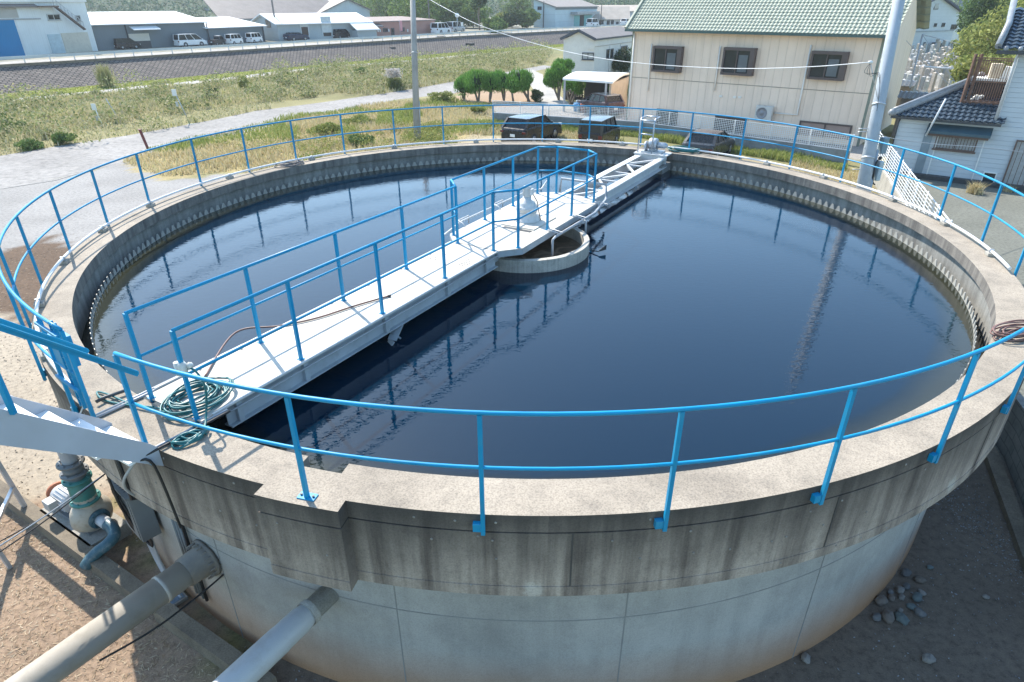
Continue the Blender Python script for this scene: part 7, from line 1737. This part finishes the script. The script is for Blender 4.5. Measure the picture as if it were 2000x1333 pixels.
# pampas grass
p = G(772, 176, 0); pam = thing('pampas_grass', 'clump of pampas grass with white plumes beside the near road', 'pampas grass', p)
P = np.tile([p.x, p.y], (900, 1)) + RNG.normal(0, .28, (900, 2)); V, F = blades(P, 1.0, .035, .7); raw('leaves', V, F, leafmat('pampas_leaf', [(.08, .12, .03), (.2, .22, .08)]), pam)
P = np.tile([p.x, p.y], (160, 1)) + RNG.normal(0, .35, (160, 2)); C = np.concatenate([np.stack([P[:, 0] + RNG.normal(0, .05, 160), P[:, 1], 1.15 + RNG.uniform(0, .75, 160)], 1) for _ in range(6)]); V, F = leaves(C, .10); raw('plumes', V, F, leafmat('white_plume', [(.45, .4, .36), (.65, .6, .55)]), pam)
p = G(210, 171, 0); reed = thing('reed_clump', 'tall feathery reed clump rising before the block slope on the left', 'reeds', p)
P = np.tile([p.x, p.y], (420, 1)) + RNG.normal(0, .28, (420, 2)); V, F = blades(P, 1.9, .07, .35); raw('stems', V, F, leafmat('reed_leaf', [(.10, .13, .04), (.3, .3, .12), (.42, .38, .2)]), reed)
# ------------------------------------------------------------------ riverside weeds, dry grass
WEED = leafmat('riverside_weed', [(.24, .26, .10), (.46, .43, .22), (.62, .54, .36), (.50, .48, .2)], bs=.16, bw=1.1)
DRYG = leafmat('dry_yellow_grass', [(.28, .27, .10), (.48, .40, .21), (.60, .50, .32), (.52, .48, .24)], .3)
GREENG = leafmat('green_grass', [(.13, .18, .04), (.25, .3, .08), (.4, .4, .15)], .3)
river = [Vector(p[:2]) for p in shifted([Vector(q[:2]) for q in pa], 1.9)]
road_edge = [G(*q) for q in near_top][1:]
dirt = [G(520, 205), G(660, 182), G(760, 190), G(700, 196), G(540, 219)]
verge = [G(-100, 330), G(0, 302), G(150, 278), G(250, 263), G(425, 231), G(500, 215), G(620, 198), G(560, 196), G(430, 210), G(300, 230), G(200, 250), G(60, 285), G(-100, 300)]
region = [(p.x, p.y) for p in river] + [(p[0], p[1]) for p in road_edge[::-1]]
P = scatter(region, 44000); P = P[~rowpick(P, dirt)]
tall = vnoise(P, 3.2, 21) * .7 + vnoise(P, 1.1, 22) * .5; inv = rowpick(P, verge)
hgt = np.where(inv, .10, .12 + .62 * np.clip(tall - .25, 0, 1)); keep = inv | (RNG.random(len(P)) < .55 + tall)
P, hgt = P[keep], hgt[keep]
V, F = blades(P, hgt, .05 + .05 * RNG.random(len(P)), .7); tag(raw('riverside_weeds', V, F, WEED), 'rank green and brown weeds filling the strip between path and near road', 'weeds', kind='stuff')
C = np.stack([P[:, 0], P[:, 1], hgt * RNG.uniform(.2, .85, len(P))], 1)[RNG.random(len(P)) < .75]; C = C[C[:, 2] > .06]
V, F = leaves(C, .075); cp_ = scatter(region, 420); cp_ = cp_[~rowpick(cp_, dirt) & ~rowpick(cp_, verge)]; cr_ = RNG.uniform(.4, 1.5, len(cp_)); ch_ = np.minimum(RNG.uniform(.4, 1.1, len(cp_)) * cr_, 1.2)
C2 = clump_points(52000, np.stack([cp_[:, 0], cp_[:, 1], ch_ * .7], 1), np.stack([cr_, cr_, ch_], 1), .6); C2 = C2[C2[:, 2] > .03]; V2, F2 = leaves(C2, .115); F = np.concatenate([F, F2 + len(V)]); V = np.concatenate([V, V2])
tag(raw('weed_leaves', V, F, leafmat('weed_clump_leaf', [(.05, .08, .025), (.14, .18, .06), (.34, .36, .14), (.52, .44, .28), (.2, .25, .08)], bs=.2, bw=1.0)), 'broad weed leaves mixed through the riverside strip', 'weeds', kind='stuff')
P = scatter([(p.x, p.y) for p in [G(*q) for q in ((300, 292), (420, 262), (560, 232), (720, 206), (860, 192), (960, 205))]] + [(-1, 33), (6.5, 27.5), (6, 21), (-3, 13), (-7, 9), G(470, 333)[:2], G(400, 342)[:2], G(310, 344)[:2], G(238, 317)[:2]], 42000)
P = P[np.hypot(P[:, 0], P[:, 1]) > 8.9]
inpark = rowpick(P, POLYS['parking']); tall = vnoise(P, 2.4, 31); keep = (~inpark) | (RNG.random(len(P)) < .18 * (tall > .45)); P, tall, inpark = P[keep], tall[keep], inpark[keep]
hgt = np.where(inpark, .10, .10 + .36 * tall); green = vnoise(P, 2.8, 33) > .56
for nm, mk, mm, lb in (('dry_grass', ~green, DRYG, 'dry yellow grass between the tank, the near road and the fence'), ('green_weeds', green, GREENG, 'patches of green weeds growing through the dry yellow grass')):
    V, F = blades(P[mk], hgt[mk] * (1.0 if nm == 'dry_grass' else 1.15), .03 + .04 * RNG.random(mk.sum()), .8); tag(raw(nm, V, F, mm), lb, 'grass', kind='stuff')
cp_ = scatter([(-9, 15), (-18, 26), (-12, 31), (-3.5, 34), (0, 29), (-4, 20)], 70); cr_ = RNG.uniform(.3, .95, 70); ch_ = cr_ * RNG.uniform(.4, .75, 70)
C2 = clump_points(16000, np.stack([cp_[:, 0], cp_[:, 1], ch_ * .6], 1), np.stack([cr_, cr_, ch_], 1), .55); C2 = C2[C2[:, 2] > .03]; V, F = leaves(C2, .06)
tag(raw('weed_mounds', V, F, leafmat('weed_mound_leaf', [(.13, .16, .05), (.27, .29, .08), (.42, .40, .15)])), 'leafy weed mounds among the dry grass round the concrete pole', 'weeds', kind='stuff')
f0 = Vector(FW[0][:2]); strip = [tuple(Vector(FW[0][:2])), tuple(Vector(FW[1][:2])), tuple(Vector(FW[2][:2])), (FW[2].x - .8, FW[2].y - 1.6), (FW[1].x - .5, FW[1].y - 1.3), (FW[0].x - .6, FW[0].y - 1.2)]
P = scatter(strip, 9000); V, F = blades(P, .12 + .34 * vnoise(P, 1.5, 41), .045, .6); tag(raw('fence_weeds', V, F, GREENG), 'fringe of green weeds at the foot of the grey fence wall', 'weeds', kind='stuff')
P = scatter([(12.2, 6.5), (17.6, 19.3), (14.5, 21.8), (10.5, 12), (9.2, 7)], 9000); V, F = blades(P, .07 + .22 * vnoise(P, 1.5, 42), .035, .8); tag(raw('straw_grass', V, F, DRYG), 'straw coloured grass round the foot of the steel pole', 'grass', kind='stuff')
for i, (u, v, h, n_) in enumerate(((1902, 378, .45, 260), (1968, 374, .25, 120), (1150, 0, 0, 0))):
    if not n_: continue
    p = G(u, v, 0); P = np.tile([p.x, p.y], (n_, 1)) + RNG.normal(0, .12, (n_, 2)); V, F = blades(P, h, .03, .9); tag(raw('grass_tuft', V, F, DRYG), ('yellow grass tuft sprouting from the bare lot before the blue white house', 'smaller yellow grass tuft at the right of the bare lot')[i], 'grass tuft')
lawn_poly = shifted([Vector(x[:2]) for x in pa], -.9) + [Vector((TOE[12].x, TOE[12].y))] + toe_vis[::-1]
P = scatter([(p[0], p[1]) for p in lawn_poly], 26000); V, F = blades(P, .10, .07, .6); tag(raw('lawn_grass', V, F, leafmat('lawn_blade', [(.2, .24, .04), (.28, .31, .07), (.36, .36, .12)], .3)), 'short yellow green lawn at the foot of the block slope', 'grass', kind='stuff')
# a few bushes that stand out
for i, (u, v, h, R, lf, lab) in enumerate(((30, 258, .7, .7, 'mid', 'dark leafy bush at the far left of the riverside weeds'), (60, 292, .55, .8, 'mid', 'bright green bush at the lower left edge of the near road'), (120, 282, .65, .8, 'mid', 'light green leafy bush beside the near road on the left'), (420, 196, .9, 1.0, 'dark', 'round dark shrub in the weeds near the white sign'), (335, 205, .8, .9, 'mid', 'green shrub in the weeds left of the white sign'), (700, 243, .55, 1.4, 'olive', 'low olive bush mound left of the concrete pole near the railing'), (640, 262, .7, 1.2, 'olive', 'yellow green bush mound behind the left part of the railing'), (705, 285, .6, 1.1, 'mid', 'green weed mound right behind the far left rim'), (860, 200, .9, 1.2, 'olive', 'yellow green bush right of the concrete pole'), (480, 178, 1.3, .9, 'olive', 'dry reedy bush by the river path'), (708, 150, 1.0, 1.0, 'mid', 'dark weed bush near the pampas grass'), (930, 222, .6, .8, 'olive', 'weedy bush at the left end of the mesh fence'))):
    p = G(u, v, 0); tree(lab, (p.x, p.y, 0), h, R, lf, 1500, .085, .0, 10, cat='bush', name='bush', seed=300 + i, shell=.5)
fm = thing('dark_field', 'bare brown field patch behind the trees across the river', 'field', G(985, 48, TZ)); tag(fm, kind=None)
b = MB(); b.add([G(945, 50, TZ + .02), G(1000, 52, TZ + .02), G(1010, 42, TZ + .02), G(948, 40, TZ + .02)], [(0, 1, 2, 3)]); bpy.data.objects.remove(fm); tag(b.obj('bare_field', paint('brown_earth', (.16, .10, .075), .95, 0, .2, 1)), kind='structure')
bt_ = thing('blue_tarp', 'bright blue tarpaulin stack left of the pale blue warehouse', 'tarpaulin', G(1015, 40, TZ)); p = G(1015, 41, TZ)
b = MB(); b.box(p + Vector((0, 0, .5)), (6, 3, 1.0), .5); b.ball(p + Vector((.5, 0, .9)), 1.3, 6, squash=(2, 1, .4)); b.obj('sheet', paint('blue_tarpaulin', (.02, .13, .42), .5), bt_)
# ------------------------------------------------------------------ hill
hx = np.linspace(-620, 620, 90); hy = np.linspace(250, 760, 44); gx, gy = np.meshgrid(hx, hy, indexing='ij'); PP2 = np.stack([gx.ravel(), gy.ravel()], 1)
rid = np.clip((gy - 265) / 170, 0, 1); rid = rid * rid * (3 - 2 * rid)
HH = (rid * (30 + 28 * vnoise(PP2, 150, 51).reshape(gx.shape) + 10 * vnoise(PP2, 50, 52).reshape(gx.shape)))
Vh = np.stack([gx.ravel(), gy.ravel(), TZ - 1 + HH.ravel()], 1); I = np.arange(gx.size).reshape(gx.shape); Fh = np.stack([I[:-1, :-1], I[1:, :-1], I[1:, 1:], I[:-1, 1:]], -1).reshape(-1, 4)
HM = ground_material('wooded_hill_floor', False, (.06, .085, .045), fine=.4)
tag(raw('hills', Vh, Fh, HM, smooth=True), kind='structure')
n_ = 1500; P = np.stack([RNG.uniform(-300, 300, n_), 262 + 180 * RNG.random(n_) ** 1.4], 1)
ii = np.clip(((P[:, 0] + 620) / 1240 * 89).astype(int), 0, 88); jj = np.clip(((P[:, 1] - 250) / 510 * 43).astype(int), 0, 42)
zb = TZ - 1 + HH[ii, jj]; cr_ = RNG.uniform(2.2, 5.2, n_); C = clump_points(80000, np.stack([P[:, 0], P[:, 1], zb + cr_ * .9], 1), np.stack([cr_, cr_, cr_ * 1.1], 1), .75)
V, F = leaves(C, .62); tag(raw('far_wood', V, F, LEAF['far']), 'far wooded hillside behind the houses', 'wood', kind='stuff')
# ------------------------------------------------------------------ light and look
w = bpy.data.worlds.new('World'); SC.world = w; w.use_nodes = True
nt = w.node_tree; bg = nt.nodes['Background']
sky = nt.nodes.new('ShaderNodeTexSky'); sky.sky_type = 'NISHITA'; sky.sun_disc = False
sky.sun_elevation = SUN_EL; sky.sun_rotation = PI / 2 - SUN_AZ
sky.air_density = 1.0; sky.dust_density = .6; sky.ozone_density = 2.6; sky.altitude = 20
nt.links.new(mixc(nt, 1.0, sky.outputs[0], (.93, 1.02, .97), 'MULTIPLY'), bg.inputs[0]); bg.inputs[1].default_value = .15
hz = MB(); hz.box((0, 0, 40), (2440, 2440, 83)); hm, hnt, hb_ = nodes_of('pale_haze'); hnt.nodes.remove(hb_)
pv = hnt.nodes.new('ShaderNodeVolumePrincipled'); pv.inputs['Color'].default_value = (.86, .93, 1, 1); pv.inputs['Density'].default_value = .0004; pv.inputs['Anisotropy'].default_value = .2
hnt.links.new(pv.outputs[0], hnt.nodes['Material Output'].inputs['Volume'])
tag(hz.obj('haze', hm), kind='stuff')
sd = bpy.data.lights.new('sun', 'SUN'); sd.energy = 3.4; sd.angle = math.radians(.5); sd.color = (1, .93, .83)
so = bpy.data.objects.new('sun', sd); COL.objects.link(so)
D = Vector((math.cos(SUN_AZ) * math.cos(SUN_EL), math.sin(SUN_AZ) * math.cos(SUN_EL), math.sin(SUN_EL)))
so.rotation_euler = D.to_track_quat('Z', 'Y').to_euler(); so.location = D * 60
SC.view_settings.view_transform = 'Standard'; SC.view_settings.look = 'None'
SC.view_settings.exposure = 1.35; SC.view_settings.gamma = 1
SC.render.engine = 'CYCLES'; SC.cycles.max_bounces = 6; SC.cycles.diffuse_bounces = 3; SC.cycles.glossy_bounces = 4
SC.cycles.transparent_max_bounces = 8; SC.cycles.caustics_reflective = False; SC.cycles.caustics_refractive = False
try: SC.cycles.use_denoising = True
except Exception: pass
